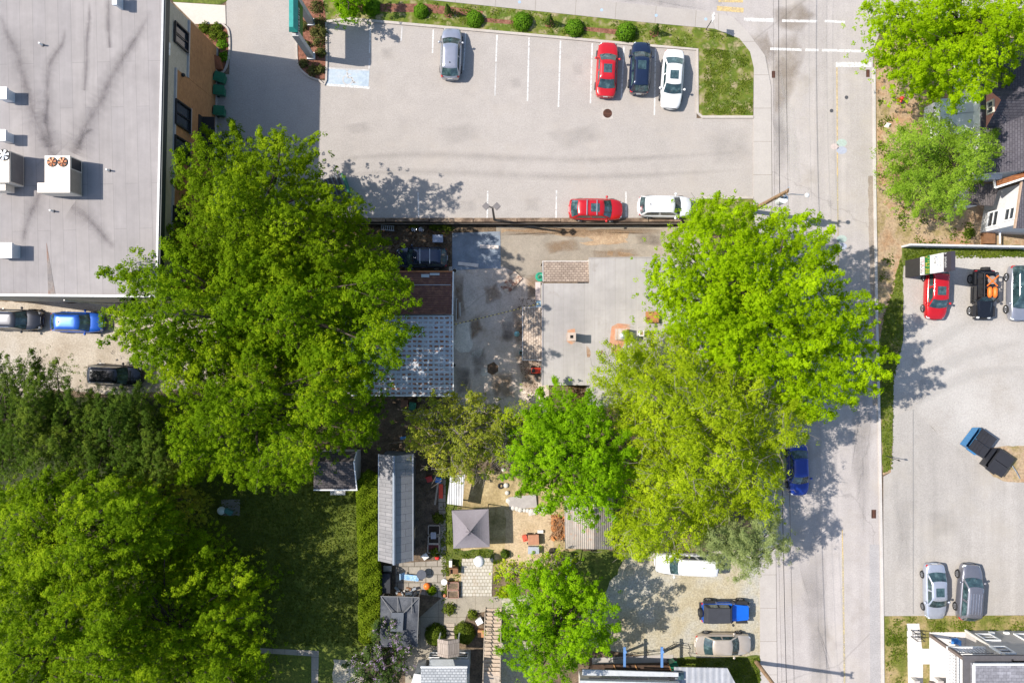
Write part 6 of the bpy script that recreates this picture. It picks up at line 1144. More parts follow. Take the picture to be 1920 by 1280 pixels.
for i in range(5): m = MB(); p = G(854 + i * 2.2, 580, .06 + .05 * (i % 3)); m.obox((p.x, p.y, p.z), (.09, 2.2 - .25 * i, .09), .02 * (i - 2)); m.build('board', [WOOD, OFFW, DWOOD][i % 3], t)
t = at('hose_reel', 'round green coiled hose beside the upper shingled canopy', 'hose', 1012, 520); p = G(1012, 520); m = MB()
for i in range(4): r = .2 + .06 * i; m.tube([(p.x + r * math.cos(k * math.pi / 8), p.y + r * math.sin(k * math.pi / 8), p.z + .5 + .03 * math.sin(k + i)) for k in range(17)], .035, 5)
m.build('coil', P('hose_green', (.04, .32, .2, 1), .5), t); m = MB(); m.cyl(p.to_2d(), .12, p.z, p.z + .5, 10); m.build('stand', GREENP, t)
def boxy(name, label, cat, px, py, sx, sy, sz, mt, rz=0, top=None, topmt=None, legs=False, topname='lid', bodyname='body'):
    p = G(px, py); t = thing(name, label, cat, p, rz); m = MB(); m.box(-sx / 2, -sy / 2, .02 if not legs else sz - .08, sx / 2, sy / 2, sz); m.build(bodyname, mt, t, True, bev=.02)
    if top: m = MB(); m.box(-sx / 2 - .03, -sy / 2 - .03, sz, sx / 2 + .03, sy / 2 + .03, sz + top); m.build(topname, topmt or mt, t, True, bev=.015)
    if legs:
        for a in (-1, 1):
            for b in (-1, 1): m = MB(); m.bar((a * (sx / 2 - .05), b * (sy / 2 - .05), 0), (a * (sx / 2 - .05), b * (sy / 2 - .05), sz - .08), .05, .05); m.build('leg', mt, t, True)
    return t
boxy('workbench', 'pale pinkish bench against the workshop west wall', 'bench', 1008, 547, .45, 1.6, .85, P('pinkish_board', (.5, .42, .4, 1), .7), legs=True, bodyname='top'); boxy('storage_crate', 'light blue crate beside the pale bench on the workshop wall', 'crate', 1009, 569, .35, .62, .6, P('light_blue_plastic', (.25, .4, .55, 1), .5), top=.05)
boxy('storage_box', 'grey plastic box in the shaded weeds above the navy SUV', 'box', 822, 449, .85, .6, .5, P('grey_blue_plastic', (.27, .3, .38, 1), .35), top=.06)
def ringy(name, label, cat, px, py, R, r, mt, dz=.1):
    p = G(px, py, dz); n = 20; k = 8; m = MB(); vs = [(p.x + (R + r * math.cos(b)) * math.cos(a), p.y + (R + r * math.cos(b)) * math.sin(a), p.z + r * math.sin(b)) for a in [2 * math.pi * i / n for i in range(n)] for b in [2 * math.pi * j / k for j in range(k)]]
    m.mesh(vs, [(i * k + j, ((i + 1) % n) * k + j, ((i + 1) % n) * k + (j + 1) % k, i * k + (j + 1) % k) for i in range(n) for j in range(k)]); return tag(m.build(name, mt, smooth=True), label, cat)
ringy('car_tyre', 'worn black tyre lying beside the orange mower at the workshop', 'tyre', 1010, 708, .27, .11, P('dusty_rubber', (.1, .095, .09, 1), .9)); ringy('car_tyre', 'small dark ring tyre on the straw near the round maple', 'tyre', 939, 910, .2, .07, TYRE)
def mower(px, py, label, mt):
    t = at('ride_on_mower', label, 'mower', px, py); p = G(px, py); m = MB(); m.obox((p.x, p.y, p.z + .45), (.95, .5, .4), 0); m.build('bonnet', mt, t, bev=.06); m = MB(); m.obox((p.x - .3, p.y + .0, p.z + .72), (.3, .34, .22), 0); m.build('seat', BLACK, t, bev=.04); m = MB(); m.tube([(p.x + .1, p.y, p.z + .6), (p.x - .02, p.y, p.z + .95)], .02, 5); m.build('steering_column', BLACK, t)
    for sx in (-.35, .35):
        for sy in (-.3, .3): m = MB(); m.tube([(p.x + sx, p.y + sy - .07, p.z + .18), (p.x + sx, p.y + sy + .07, p.z + .18)], .18, 12); m.build('wheel', TYRE, t)
mower(1006, 694, 'orange red mower parked against the workshop wall', P('mower_orange', (.62, .05, .02, 1), .35)); 
def pot(label, px, py, r, h, mt, leaf=None, name='plant_pot', cat='pot'):
    p = G(px, py); t = thing(name, label, cat, p); m = MB(); m.cyl((0, 0), r * .72, 0, h, 14, r2=r); m.build('body', mt, t, True); m = MB(); m.cyl((0, 0), r * .85, h - .04, h + .005, 14); m.build('soil' if leaf is None else 'soil', P('pot_soil', (.04, .03, .02, 1), .95), t, True); return t
def ball(name, label, cat, px, py, r, mt, sz=1.0):
    p = G(px, py, 0); m = MB(); m.sph((p.x, p.y, p.z + r * sz * .92), r, 16, 10, sz); return tag(m.build(name, mt, smooth=True), label, cat)
t = boxy('patio_umbrella', 'folded pale teal umbrella stand beside the side canopy', 'umbrella', 969, 626, .3, .3, .1, P('teal_base', (.1, .25, .27, 1), .5)); m = MB(); m.cyl((0, 0), .24, .9, 1.25, 12, r2=.03); m.build('fabric', P('pale_teal', (.25, .5, .52, 1), .6), t, True); m = MB(); m.cyl((0, 0), .03, .1, .9, 6); m.build('pole', GALV, t, True)
pot('small teal pot at the lower corner of the side canopy', 977, 661, .18, .35, TEAL); pot('white bucket standing beside the tin garage wall', 852, 684, .17, .36, OFFW, name='bucket', cat='bucket'); pot('white paint bucket at the tin garage corner near the tarpaulin', 853, 508, .2, .36, OFFW, name='bucket', cat='bucket')
# yellow dashed rope
A, B = G(848, 610, 1.0), G(1012, 570, 1.05); nseg = 46
m = MB(); m.tube([A.lerp(B, i / nseg) - Vector((0, 0, .35 * 4 * (i / nseg) * (1 - i / nseg))) for i in range(nseg + 1)], .03, 4); m.m = [(i // 4) % 2 for i in range(len(m.m))]
tag(m.build('barrier_rope', [P('bright_yellow', (.75, .6, .12, 1), .6), BLACK]), 'yellow and black striped rope barrier strung across the dark yard', 'rope')
t = at('aluminium_ladder', 'short ladder leaning in the weeds below the retaining wall', 'ladder', 725, 427); p, q = G(716, 428, .5), G(741, 430, .5); m = MB()
for s in (-.2, .2): m.bar(p + Vector((0, s, 0)), q + Vector((0, s, 0)), .04, .05)
m.build('rail', GALV, t)
for i in range(7): m = MB(); c = p.lerp(q, (i + .5) / 7); m.bar(c + Vector((0, -.2, 0)), c + Vector((0, .2, 0)), .035, .035); m.build('rung', LGM, t)
for px, lab in ((777, 'left silver wheel rim lying in the weeds below the wall'), (790.5, 'right silver wheel rim lying in the weeds below the wall')):
    t = at('wheel_rim', lab, 'rim', px, 431, 'rims below the wall'); p = G(px, 431, .15); m = MB(); m.tube([(p.x + .22 * math.cos(k * math.pi / 8), p.y + .22 * math.sin(k * math.pi / 8), p.z) for k in range(17)], .03, 5); m.build('ring', CHROME, t); m = MB(); [m.bar(p, p + Vector((.2 * math.cos(a), .2 * math.sin(a), 0)), .05, .03) for a in [k * 2 * math.pi / 5 for k in range(5)]]; m.build('spokes', RIM, t)
# back-garden things
for px, py, mt, lab, rz in ((806, 896, RED, 'red garden chair beside the long grey shed', .3), (823, 898, BLUE, 'blue garden chair above the orange board', -.2), (798, 1040, P('folding_white', (.6, .58, .55, 1), .6), 'small white folded chair at the grey shed corner', .6)):
    p = G(px, py); t = thing('garden_chair', lab, 'chair', p, rz); m = MB(); m.box(-.25, -.25, .38, .25, .25, .43); m.build('seat', mt, t, True, bev=.02); m = MB(); m.box(-.25, .22, .43, .25, .28, .9); m.build('backrest', mt, t, True)
    for a in (-.2, .2):
        for b in (-.2, .2): m = MB(); m.bar((a, b, 0), (a, b, .38), .05, .05); m.build('leg', mt, t, True)
plank('bright orange red board lying on the narrow path', (827, 920), math.pi / 2, 1.25, .36, P('orange_board', (.72, .06, .02, 1), .5), .15); plank('long pale driftwood plank beside the orange board', (819, 922), math.radians(82), 2.2, .16, WOOD, .1)
SOIL = P('dark_soil', (.035, .025, .018, 1), .95)
def bed(px0, py0, px1, py1, label, mt, soil=SOIL, h=.35, group=None):
    a, b = G(px0, py0), G(px1, py1); c = (a + b) / 2; z = T(c.x, c.y); t = thing('raised_bed', label, 'raised bed', (c.x, c.y, z), 0, group); x0, x1, y0, y1 = a.x, b.x, b.y, a.y; m = MB()
    for q in (((x0, y0), (x1, y0)), ((x1, y0), (x1, y1)), ((x1, y1), (x0, y1)), ((x0, y1), (x0, y0))): m.bar((*q[0], z + h / 2), (*q[1], z + h / 2), .08, h)
    m.build('frame', mt, t); m = MB(); m.box(x0, y0, z - .05, x1, y1, z + h - .08); m.build('soil', soil, t); return t
gbed = 'timber raised beds between the grey shed and the path'
bed(804, 983, 825, 1000, 'upper timber raised bed beside the long grey shed', WOOD, SOIL, .35, gbed); bed(804, 1003, 824, 1016, 'middle timber raised bed with dark tub beside the long grey shed', WOOD, SOIL, .4, gbed); bed(803, 1018, 824, 1034, 'lower timber raised bed with dark red boards beside the long grey shed', WOOD, P('dark_red_board', (.09, .015, .015, 1), .8), .35, gbed)
boxy('plastic_tub', 'grey slatted tub standing on the middle raised bed', 'tub', 814, 1000, .4, .5, .6, P('slat_grey', (.3, .3, .33, 1), .5), top=.05)
bed(840, 1089, 860, 1102, 'upper brick planter left of the paver patio', bricks('planter_brick', (.36, .13, .07, 1), (.3, .1, .06, 1), (.3, .24, .2, 1), .2, .08, 'xyz', .02), LITTER, .4, 'brick planters by the patio'); bed(840, 1104, 860, 1118, 'lower brick planter with seedlings left of the paver patio', bpy.data.materials['planter_brick'], LITTER, .4, 'brick planters by the patio')
t = boxy('wooden_armchair', 'brown wooden armchair beside the paver patio', 'chair', 852, 1066, .62, .6, .4, DWOOD, legs=True, bodyname='seat'); m = MB(); m.box(-.36, -.3, .4, -.3, .3, .62); m.box(.3, -.3, .4, .36, .3, .62); m.build('armrest', DWOOD, t, True); m = MB(); m.box(-.3, .26, .4, .3, .34, .95); m.build('backrest', DWOOD, t, True)
boxy('wooden_post_box', 'small upright pale post beside the brown wooden armchair', 'post', 846, 1052, .2, .5, .7, OFFW, top=.04)
def rtable(label, px, py, r, h, mt):
    p = G(px, py); t = thing('round_table', label, 'table', p); m = MB(); m.cyl((0, 0), r, h - .04, h, 20); m.build('top', mt, t, True); m = MB(); m.cyl((0, 0), .05, .04, h - .04, 8); m.build('stem', GALV, t, True); m = MB(); m.cyl((0, 0), r * .5, 0, .04, 14); m.build('base', GALV, t, True)
rtable('round white table beside the upper brick planter', 834, 1086, .26, .7, WHITE)
p = G(900, 1042); t = thing('white_parasol', 'small white dome parasol at the top of the paver patio', 'parasol', p); m = MB(); n = 12
vs = []; fs = []
for j in range(5):
    r = .48 * math.sin(j / 4 * math.pi / 2); z = 1.55 + .42 * math.cos(j / 4 * math.pi / 2)
    for k in range(n): vs.append((r * math.cos(2 * math.pi * k / n), r * math.sin(2 * math.pi * k / n), z))
for j in range(4):
    for k in range(n): fs.append((j * n + k, (j + 1) * n + k, (j + 1) * n + (k + 1) % n, j * n + (k + 1) % n))
m.mesh(vs, fs); m.build('canopy', P('white_fabric', (.66, .67, .7, 1), .8), t, True, True); m = MB(); m.cyl((0, 0), .025, .05, 1.95, 6); m.build('pole', GALV, t, True); m = MB(); m.cyl((0, 0), .2, 0, .06, 12); m.build('base', DMET, t, True)
ball('pumpkin', 'round orange pumpkin on the courtyard paving', 'pumpkin', 801, 1097, .3, ORANGE, .8); ball('red_flowerpot', 'clump of bright red flowers by the narrow path', 'flowers', 820, 1044, .2, P('flower_red', (.62, .02, .02, 1), .7), .7); ball('terracotta_pot', 'orange terracotta pot at the corner of the brick planters', 'pot', 834, 1115, .16, TERRA, .9); 
t = at('sun_lounger', 'blue patterned sun lounger on the courtyard paving', 'lounger', 770, 1080); p = G(770, 1080); BPT = mottled('blue_pattern', [(.1, .25, .5, 1), (.25, .42, .62, 1), (.5, .58, .65, 1)], 4, 9, .2)
m = MB(); m.obox((p.x + .12, p.y, p.z + .36), (1.3, .5, .1), -.1); m.build('cushion', BPT, t, bev=.03); m = MB(); m.obox(None, (.55, .52, .08), 0, 0, Matrix.Translation(p + Vector((-.65, .18, .5))) @ Matrix.Rotation(.9, 4, 'Y')); m.build('backrest', BPT, t)
for a in (-.4, .6):
    for b in (-.2, .2): m = MB(); m.bar((p.x + a, p.y + b, p.z), (p.x + a, p.y + b, p.z + .32), .04, .04); m.build('leg', GALV, t)
rtable('dark glass table on the courtyard paving', 792, 1072, .42, .7, P('smoked_table', (.09, .095, .11, 1), .3))
boxy('black_grill', 'black covered grill beside the dark courtyard wall', 'grill', 727, 1085, .75, 1.6, 1.1, P('black_cover', (.018, .02, .026, 1), .7), top=.08); boxy('stone_bench', 'pale tilted slab seat below the long grey shed', 'bench', 728, 1064, .7, .6, .42, P('pale_slab', (.4, .37, .33, 1), .8), legs=True, bodyname='top')
# scrap around the pavilion top
t = at('junk_pile', 'heap of pale junk and sticks at the top of the black tarpaulin', 'junk', 762, 1107); rr = random.Random(5)
for i in range(16): p = G(745 + rr.random() * 36, 1100 + rr.random() * 12, .1 + rr.random() * .35); m = MB(); m.obox(None, (rr.uniform(.15, .6), rr.uniform(.08, .25), rr.uniform(.05, .2)), 0, 0, Matrix.Translation(p) @ Matrix.Rotation(rr.random() * 3, 4, 'Z') @ Matrix.Rotation(rr.uniform(-.4, .4), 4, 'X')); m.build('scrap', [OFFW, WOOD, GALV, DWOOD][i % 4], t)
t = at('garden_wagon', 'tan wagon beside a red seat on the pale straw', 'wagon', 1000, 1008); p = G(1000, 1008); m = MB(); m.obox((p.x, p.y, p.z + .5), (.95, .85, .3), .05); m.build('tray', P('tan_wagon', (.36, .17, .10, 1), .7), t, bev=.03)
for sx in (-.35, .35):
    for sy in (-.42, .42): m = MB(); m.tube([(p.x + sx, p.y + sy - .05, p.z + .2), (p.x + sx, p.y + sy + .05, p.z + .2)], .2, 12); m.build('wheel', TYRE, t)
m = MB(); m.bar((p.x - .45, p.y, p.z + .45), (p.x - .75, p.y, p.z + .75), .05, .05); m.build('drawbar', RED, t)
boxy('plastic_stool', 'small red plastic stool beside the tan wagon', 'stool', 984, 1006, .35, .45, .5, P('seat_red', (.55, .09, .05, 1), .5), .3, top=.05); boxy('storage_box', 'grey box with pale lid below the tan wagon', 'box', 1000, 1028, .9, .55, .5, P('box_grey', (.33, .35, .4, 1), .5), top=.06); pot('black pot with red top right of the grey box', 1034, 1030, .24, .4, BLACK); ball('red_ball', 'small red ball resting on the black pot', 'ball', 1035, 1030, .15, RED, 1); boxy('paving_block', 'pale block lying above the tan wagon', 'block', 1013, 995, .5, .28, .25, OFFW)
# stone border by the round maple
pts = [(944, 880), (948, 910), (953, 938), (962, 950), (976, 955), (990, 957), (1002, 960), (1016, 955), (1028, 950)]; rr = random.Random(9)
for i in range(len(pts) - 1):
    for u in (0, .5):
        q = G(pts[i][0] + (pts[i + 1][0] - pts[i][0]) * u + rr.uniform(-1, 1), pts[i][1] + (pts[i + 1][1] - pts[i][1]) * u + rr.uniform(-1, 1)); m = MB(); m.sph((q.x, q.y, q.z + .1), rr.uniform(.17, .3), 7, 5, .6)
        tag(m.build('border_stone', P('pale_stone', (.5, .47, .42, 1), .9, var=.15)), 'pale rounded stone in the curved border under the round maple', 'stone', 'stones of the curved garden border')
plank('flat grey sheet lying inside the stone border', (980, 940), .1, 2.4, 1.1, P('grey_sheet', (.33, .3, .28, 1), .8, var=.15), .2)
plank('large pale flat stone at the end of the curved border', (1003, 958), .25, 1.2, .45, P('pale_stone', (.5, .47, .42, 1)), .16, 'flat_stone')
t = at('brush_pile', 'brown heap of dry branches and leaves beside the brown metal shed', 'brush pile', 1046, 985); rr = random.Random(12); m = MB()
for i in range(120):
    p = G(1036 + rr.random() * 22, 968 + rr.random() * 40, .05 + rr.random() * .4); d = Vector((rr.uniform(-1, 1), rr.uniform(-1, 1), rr.uniform(-.2, .2))).normalized() * rr.uniform(.2, .7); m.tube([p - d, p + d], .02, 3, 0, False)
m.build('twigs', P('dry_twig', (.26, .15, .08, 1), .9, var=.3), t)
m = MB(); rr = random.Random(4)
for i in range(70): p = G(1035 + rr.random() * 25, 965 + rr.random() * 45, .05 + rr.random() * .3); m.obox(None, (.3, .22, .03), 0, 0, Matrix.Translation(p) @ Matrix.Rotation(rr.random() * 6, 4, 'Z') @ Matrix.Rotation(rr.uniform(-.7, .7), 4, 'X'))
m.build('leaves', P('orange_leaves', (.36, .15, .05, 1), .9, var=.4), t)
# clothes line and mower on the shaded lawn
t = at('mossy_statue', 'pale teal figure-shaped lump and tools standing on the shaded lawn', 'garden ornament', 418, 955); p = G(418, 955); m = MB(); m.sph((p.x, p.y, p.z + .35), .36, 10, 7, .9); m.build('pale_part', P('pale_aqua', (.42, .5, .5, 1), .7), t, smooth=True); m = MB(); m.obox((p.x + .6, p.y - .1, p.z + .3), (.7, .4, .4), -.5); m.build('teal_part', P('dark_teal', (.05, .17, .16, 1), .6), t, bev=.05); m = MB(); m.obox((p.x + .7, p.y + .2, p.z + .05), (1.6, 1.4, .06), 0); m.build('slab', P('mossy_slab', (.16, .15, .13, 1), .9), t)
plank('blue tarp scrap above the long grey shed', (757, 820), .1, .5, .25, BLUE, .3, 'tarp_scrap'); boxy('old_mailbox', 'small rusty cabinet with white label behind the tin garage', 'cabinet', 761, 755, .55, .6, .8, P('rusty_cabinet', (.2, .1, .06, 1), .8), top=.04)
boxy('orange_crate', 'orange brown crate between the hedges and the wooden stairs', 'crate', 906, 1183, .85, .55, .5, P('orange_brown', (.42, .2, .09, 1), .7), top=.04); boxy('white_cooler', 'white cooler beside the wooden stairs and clipped shrub', 'cooler', 899, 1161, .5, .4, .45, WHITE, .5, top=.06)
p = G(845, 1180); t = thing('garden_steps', 'three worn timber steps between the two clipped round shrubs', 'steps', p)
for i in range(4): m = MB(); q = G(845, 1170 + i * 7); m.box(q.x - .35, q.y - .15, q.z - .05, q.x + .35, q.y + .13, q.z + .12 + .08 * i); m.build('step', WOOD, t)
for i, (a, b) in enumerate((((1063, 1040), (1062, 1085)), ((1068, 1042), (1068, 1090)))):
    t = thing('metal_beam', ['left pale metal beam leaning beside the brown metal shed', 'right pale metal beam leaning beside the brown metal shed'][i], 'beam', G(*b), 0, 'beams by the brown shed'); m = MB(); m.bar(G(*a, .8), G(*b, .15), .14, .1); m.build('beam', LGM, t)
# ============================================================= vegetation
def leafmesh(name, pos, nrm, size, mat, parent=None, rng=RNG, aspect=.75, tint=None):
    n = len(pos); nrm = nrm / (np.linalg.norm(nrm, axis=1, keepdims=True) + 1e-9); r = rng.normal(size=(n, 3)); t = np.cross(nrm, r); t /= (np.linalg.norm(t, axis=1, keepdims=True) + 1e-9); b = np.cross(nrm, t)
    s = size[:, None]; fold = nrm * s * .12
    V = np.stack([pos - t * s * .5, pos + b * s * .5 * aspect - fold, pos + t * s * .55, pos - b * s * .5 * aspect - fold], 1).reshape(-1, 3).astype(np.float32)
    me = bpy.data.meshes.new(name); me.vertices.add(4 * n); me.vertices.foreach_set('co', V.ravel()); me.loops.add(4 * n); me.loops.foreach_set('vertex_index', np.arange(4 * n, dtype=np.int32))
    me.polygons.add(n); me.polygons.foreach_set('loop_start', np.arange(0, 4 * n, 4, dtype=np.int32)); 
    me.update(calc_edges=True)
    at_ = me.attributes.new('tint', 'FLOAT', 'FACE'); at_.data.foreach_set('value', (rng.random(n) if tint is None else tint).astype(np.float32))
    me.materials.append(mat); o = bpy.data.objects.new(name, me); C.objects.link(o)
    if parent is not None:
        o.parent = parent
        if parent.type == 'EMPTY': o.matrix_parent_inverse = Matrix.LocRotScale(parent.location, parent.rotation_euler, None).inverted()
    return o
def inpoly(P_, poly):
    x, y = P_[:, 0], P_[:, 1]; c = np.zeros(len(P_), bool); n = len(poly); j = n - 1
    for i in range(n):
        xi, yi = poly[i]; xj, yj = poly[j]; cond = ((yi > y) != (yj > y)) & (x < (xj - xi) * (y - yi) / ((yj - yi) + 1e-12) + xi); c ^= cond; j = i
    return c
def edist(P_, poly):
    d = np.full(len(P_), 1e9); n = len(poly)
    for i in range(n):
        a = np.array(poly[i], float); b = np.array(poly[(i + 1) % n], float); ab = b - a; t = np.clip(((P_ - a) @ ab) / (ab @ ab + 1e-9), 0, 1); d = np.minimum(d, np.linalg.norm(P_ - (a + t[:, None] * ab), axis=1))
    return d
def Wn(px, z):
    k = (H - z) / H / S; return np.stack([(px[:, 0] - 960) * k, (640 - px[:, 1]) * k, z], 1)
def poisson(poly, d, rng, n=9000):
    poly = np.array(poly, float); lo, hi = poly.min(0), poly.max(0); P_ = rng.random((n, 2)) * (hi - lo) + lo; P_ = P_[inpoly(P_, poly)]; out = np.zeros((0, 2)); d2 = d * d; acc = []
    for p in P_:
        if not acc or np.min(((out[:len(acc)] - p) ** 2).sum(1)) > d2:
            acc.append(p); out = np.array(acc)
    return out
def tree(name, label, poly, zb, zt, trunk, mat, R=1.15, sp=24, sprigs=26, lv=13, leaf=.2, seed=1, group=None, cat='tree', elong=1.0, under=.5, twigs=0, rough=.9, bark=None, edge=.55, dirv=None, flat=.95, holes=.0, tr=.22, tips=1.0, lobes=3.2, relief=2.6, finger=.45, fdir=None, asp=.75, flen=2.3):
    rng = np.random.default_rng(seed); bark = bark or BARK; poly = [tuple(map(float, q)) for q in poly]
    tb = G(*trunk); root = thing(name, label, cat, tb, 0, group)
    pts = poisson(poly, sp, rng); d = edist(pts, poly); dm = max(d.max() * .85, 1)
    keep = d > sp * .22; pts, d = pts[keep], d[keep]
    if holes: k = rng.random(len(pts)) > holes; pts, d = pts[k], d[k]
    t = np.clip(d / dm, 0, 1); z = zb + (zt - zb) * np.sqrt(1 - (1 - t) ** 2) + rng.normal(size=len(pts)) * rough * .45
    lobe = sp * lobes; lc = poisson(poly, lobe, rng, 1500); lh = rng.uniform(-.6, .8, len(lc)) * rough
    D = np.sqrt(((pts[:, None, :] - lc[None]) ** 2).sum(2)); ni = D.argmin(1); dn = D.min(1) / lobe
    z = z + lh[ni] - np.clip(dn / .62, 0, 1.25) ** 2 * relief; z = np.maximum(z, 1.0)
    c = Wn(pts, z); ctr = np.array([tb.x, tb.y, 0]); out = c - ctr; out[:, 2] = 0; ol = np.linalg.norm(out, axis=1, keepdims=True); out = out / (ol + 1e-6)
    Rb = R * (edge + (1 - edge) * np.clip(d / (sp * 1.5), 0, 1)) * rng.uniform(.8, 1.2, len(pts))
    B = len(pts); n1 = sprigs
    u = rng.normal(size=(B, n1, 3)); u /= np.linalg.norm(u, axis=2, keepdims=True); u[:, :, 2] = np.abs(u[:, :, 2]) * 1.0 - .25
    rad = rng.uniform(.45, 1.0, (B, n1, 1)) ** .6
    off = u * rad * Rb[:, None, None]; off[:, :, 2] *= flat
    if elong != 1.0 or dirv is not None:
        dd = out if dirv is None else np.tile(np.array(dirv, float), (B, 1)); dd = dd + rng.normal(size=dd.shape) * .28; dd /= np.linalg.norm(dd, axis=1, keepdims=True)
        al = (off * dd[:, None, :]).sum(2, keepdims=True); off = off * .72 + dd[:, None, :] * al * (elong - .72)
    if finger > 0:
        fd = out * .9 + np.array([0, 0, .35]) if fdir is None else np.tile(np.array(fdir, float), (B, 1)) + out * .35
        fd = fd + rng.normal(size=fd.shape) * .22; fd /= np.linalg.norm(fd, axis=1, keepdims=True); si = rng.random((B, n1, 1)); fo = fd[:, None, :] * (si - .3) * flen * Rb[:, None, None] + rng.normal(size=(B, n1, 3)) * (R * .30 * (1 - .72 * si))
        fm = rng.random(B) < finger; off[fm] = fo[fm]
    spc = (c[:, None, :] + off)
    sn = u + np.array([0, 0, .5]) + out[:, None, :] * .15
    # tip shoots sticking out of each bough
    spf = spc.reshape(-1, 3); snf = sn.reshape(-1, 3)
    if under > 0:   # inner foliage, below the top layer
        m_ = int(B * n1 * under); i = rng.integers(0, B, m_); q = c[i] + rng.normal(size=(m_, 3)) * np.array([.8, .8, .5]) * R; q[:, 2] -= rng.uniform(1.0, 3.0, m_) * R; q[:, 2] = np.maximum(q[:, 2], .6)
        # pull the inner layer a little to the stem so that it stays inside the outline
        q[:, :2] -= (q[:, :2] - ctr[:2]) * .06
        spf = np.concatenate([spf, q]); snf = np.concatenate([snf, rng.normal(size=(m_, 3)) * .5 + np.array([0, 0, .8])])
    L = len(spf); q = rng.normal(size=(L, lv, 3)); q /= np.linalg.norm(q, axis=2, keepdims=True); q[:, :, 2] = np.abs(q[:, :, 2]) * 1.1 - .35
    rs = tr * rng.uniform(.65, 1.25, (L, 1, 1)); pos = spf[:, None, :] + q * rs * rng.uniform(.55, 1.05, (L, lv, 1)) * np.array([1, 1, .75]); nr = q * 1.0 + snf[:, None, :] * .25 + rng.normal(size=(L, lv, 3)) * .28 + np.array([-.22, .05, .48])
    pos = pos.reshape(-1, 3); nr = nr.reshape(-1, 3); size = leaf * rng.uniform(.7, 1.25, len(pos))
    bt = rng.random(B); bi = np.concatenate([np.repeat(np.arange(B), n1), i if under > 0 else np.zeros(0, int)]).astype(int)
    tint = np.clip(np.repeat(bt[bi] * .35 + rng.random(L) * .4, lv) + rng.random(len(pos)) * .25, 0, 1)
    leafmesh('crown', pos, nr, size, mat, root, rng, asp, tint)
    # trunk and limbs
    m = MB(); zc = zb * .55; top = Vector((tb.x, tb.y, tb.z)) ; cz = c.mean(0); r0 = .16 + .022 * zt
    crown_c = Vector((tb.x * .6 + cz[0] * .4, tb.y * .6 + cz[1] * .4, max(2.0, zb * .8)))
    m.tube([(tb.x, tb.y, tb.z - .1), (tb.x * .9 + crown_c.x * .1, tb.y * .9 + crown_c.y * .1, zc * .5), tuple(crown_c), (cz[0], cz[1], max(c[:, 2].mean() - .6, crown_c.z + .5))], [r0 * 1.25, r0, r0 * .8, r0 * .3], 9)
    m.build('trunk', bark, root); m = MB(); idx = rng.permutation(B)[:min(B, 46)]
    for i in idx:
        e = Vector(c[i]) - Vector((0, 0, .9)); s = crown_c.lerp(Vector((cz[0], cz[1], c[:, 2].mean())), rng.uniform(0, .6)); mid = s.lerp(e, .5) + Vector((*(rng.normal(size=2) * .3), .2 + rng.random() * .5)); m.tube([s, mid, e], [r0 * .34, r0 * .2, .03], 5, 0, False)
        for j in range(2 if B > 60 else 0):
            e2 = e + Vector(rng.normal(size=3)) * R * .6; m.tube([mid.lerp(e, .6), e2], [.026, .01], 3, 0, False)
    if twigs:
        q = rng.integers(0, B, twigs)
        for i in q:
            a = Vector(c[i]) + Vector(rng.normal(size=3)) * R * .45; dv = Vector(out[i]) * .5 + Vector(rng.normal(size=3)) * .6; dv.z = abs(dv.z) * .4; dv.normalize(); dv *= rng.uniform(.5, 1.3); b = a + dv * .6 + Vector(rng.normal(size=3)) * .1; m.tube([a, b, a + dv * 1.1], [.018, .013, .007], 3, 0, False)
    m.build('branches', bark, root); return root
def shrub(name, label, px, py, r, h, mat, n=900, leaf=.11, seed=1, group=None, cat='shrub', ball=False, z=None, core=None):
    rng = np.random.default_rng(seed); p = G(px, py); t = thing(name, label, cat, p, 0, group); u = rng.normal(size=(n, 3)); u /= np.linalg.norm(u, axis=1, keepdims=True); u[:, 2] = np.abs(u[:, 2]); lump = 1 + (.07 if ball else .22) * np.sin(u[:, 0] * 5 + seed) * np.cos(u[:, 1] * 6 + u[:, 2] * 3)
    rad = (rng.uniform(.86, 1.03, n) if ball else rng.uniform(.55, 1.08, n)) * lump; pos = np.array(p) + u * rad[:, None] * np.array([r, r, h]) ; nr = u + rng.normal(size=(n, 3)) * (.35 if ball else .5); leafmesh('foliage', pos, nr, leaf * rng.uniform(.7, 1.3, n), mat, t, rng)
    m = MB(); m.tube([(p.x, p.y, p.z - .05), (p.x, p.y, p.z + h * .55)], [.05, .03], 5); [m.tube([(p.x, p.y, p.z + h * .15), (p.x + r * .6 * math.cos(a), p.y + r * .6 * math.sin(a), p.z + h * .6)], [.03, .012], 4) for a in (0, 1.3, 2.6, 3.9, 5.2)]; m.build('stem', BARK, t)
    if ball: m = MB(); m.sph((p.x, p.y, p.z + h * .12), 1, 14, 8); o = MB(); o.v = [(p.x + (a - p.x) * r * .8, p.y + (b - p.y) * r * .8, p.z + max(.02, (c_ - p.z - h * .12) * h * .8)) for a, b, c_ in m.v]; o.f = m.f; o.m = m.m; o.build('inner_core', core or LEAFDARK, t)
    return t
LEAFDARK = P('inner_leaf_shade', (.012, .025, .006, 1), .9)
L_MAP = leafmat('maple_leaves', (0.0481, 0.0976, 0.0020, 1), (0.1434, 0.2457, 0.0042, 1), (0.3758, 0.4663, 0.0129, 1), 0.46)
L_MAPD = leafmat('deep_maple_leaves', (0.0500, 0.0943, 0.0025, 1), (0.1418, 0.2268, 0.0043, 1), (0.3438, 0.4460, 0.0114, 1), 0.46)
L_BRI = leafmat('bright_maple_leaves', (0.1074, 0.1778, 0.0017, 1), (0.2609, 0.4025, 0.0034, 1), (0.4510, 0.5963, 0.0088, 1), 0.5)
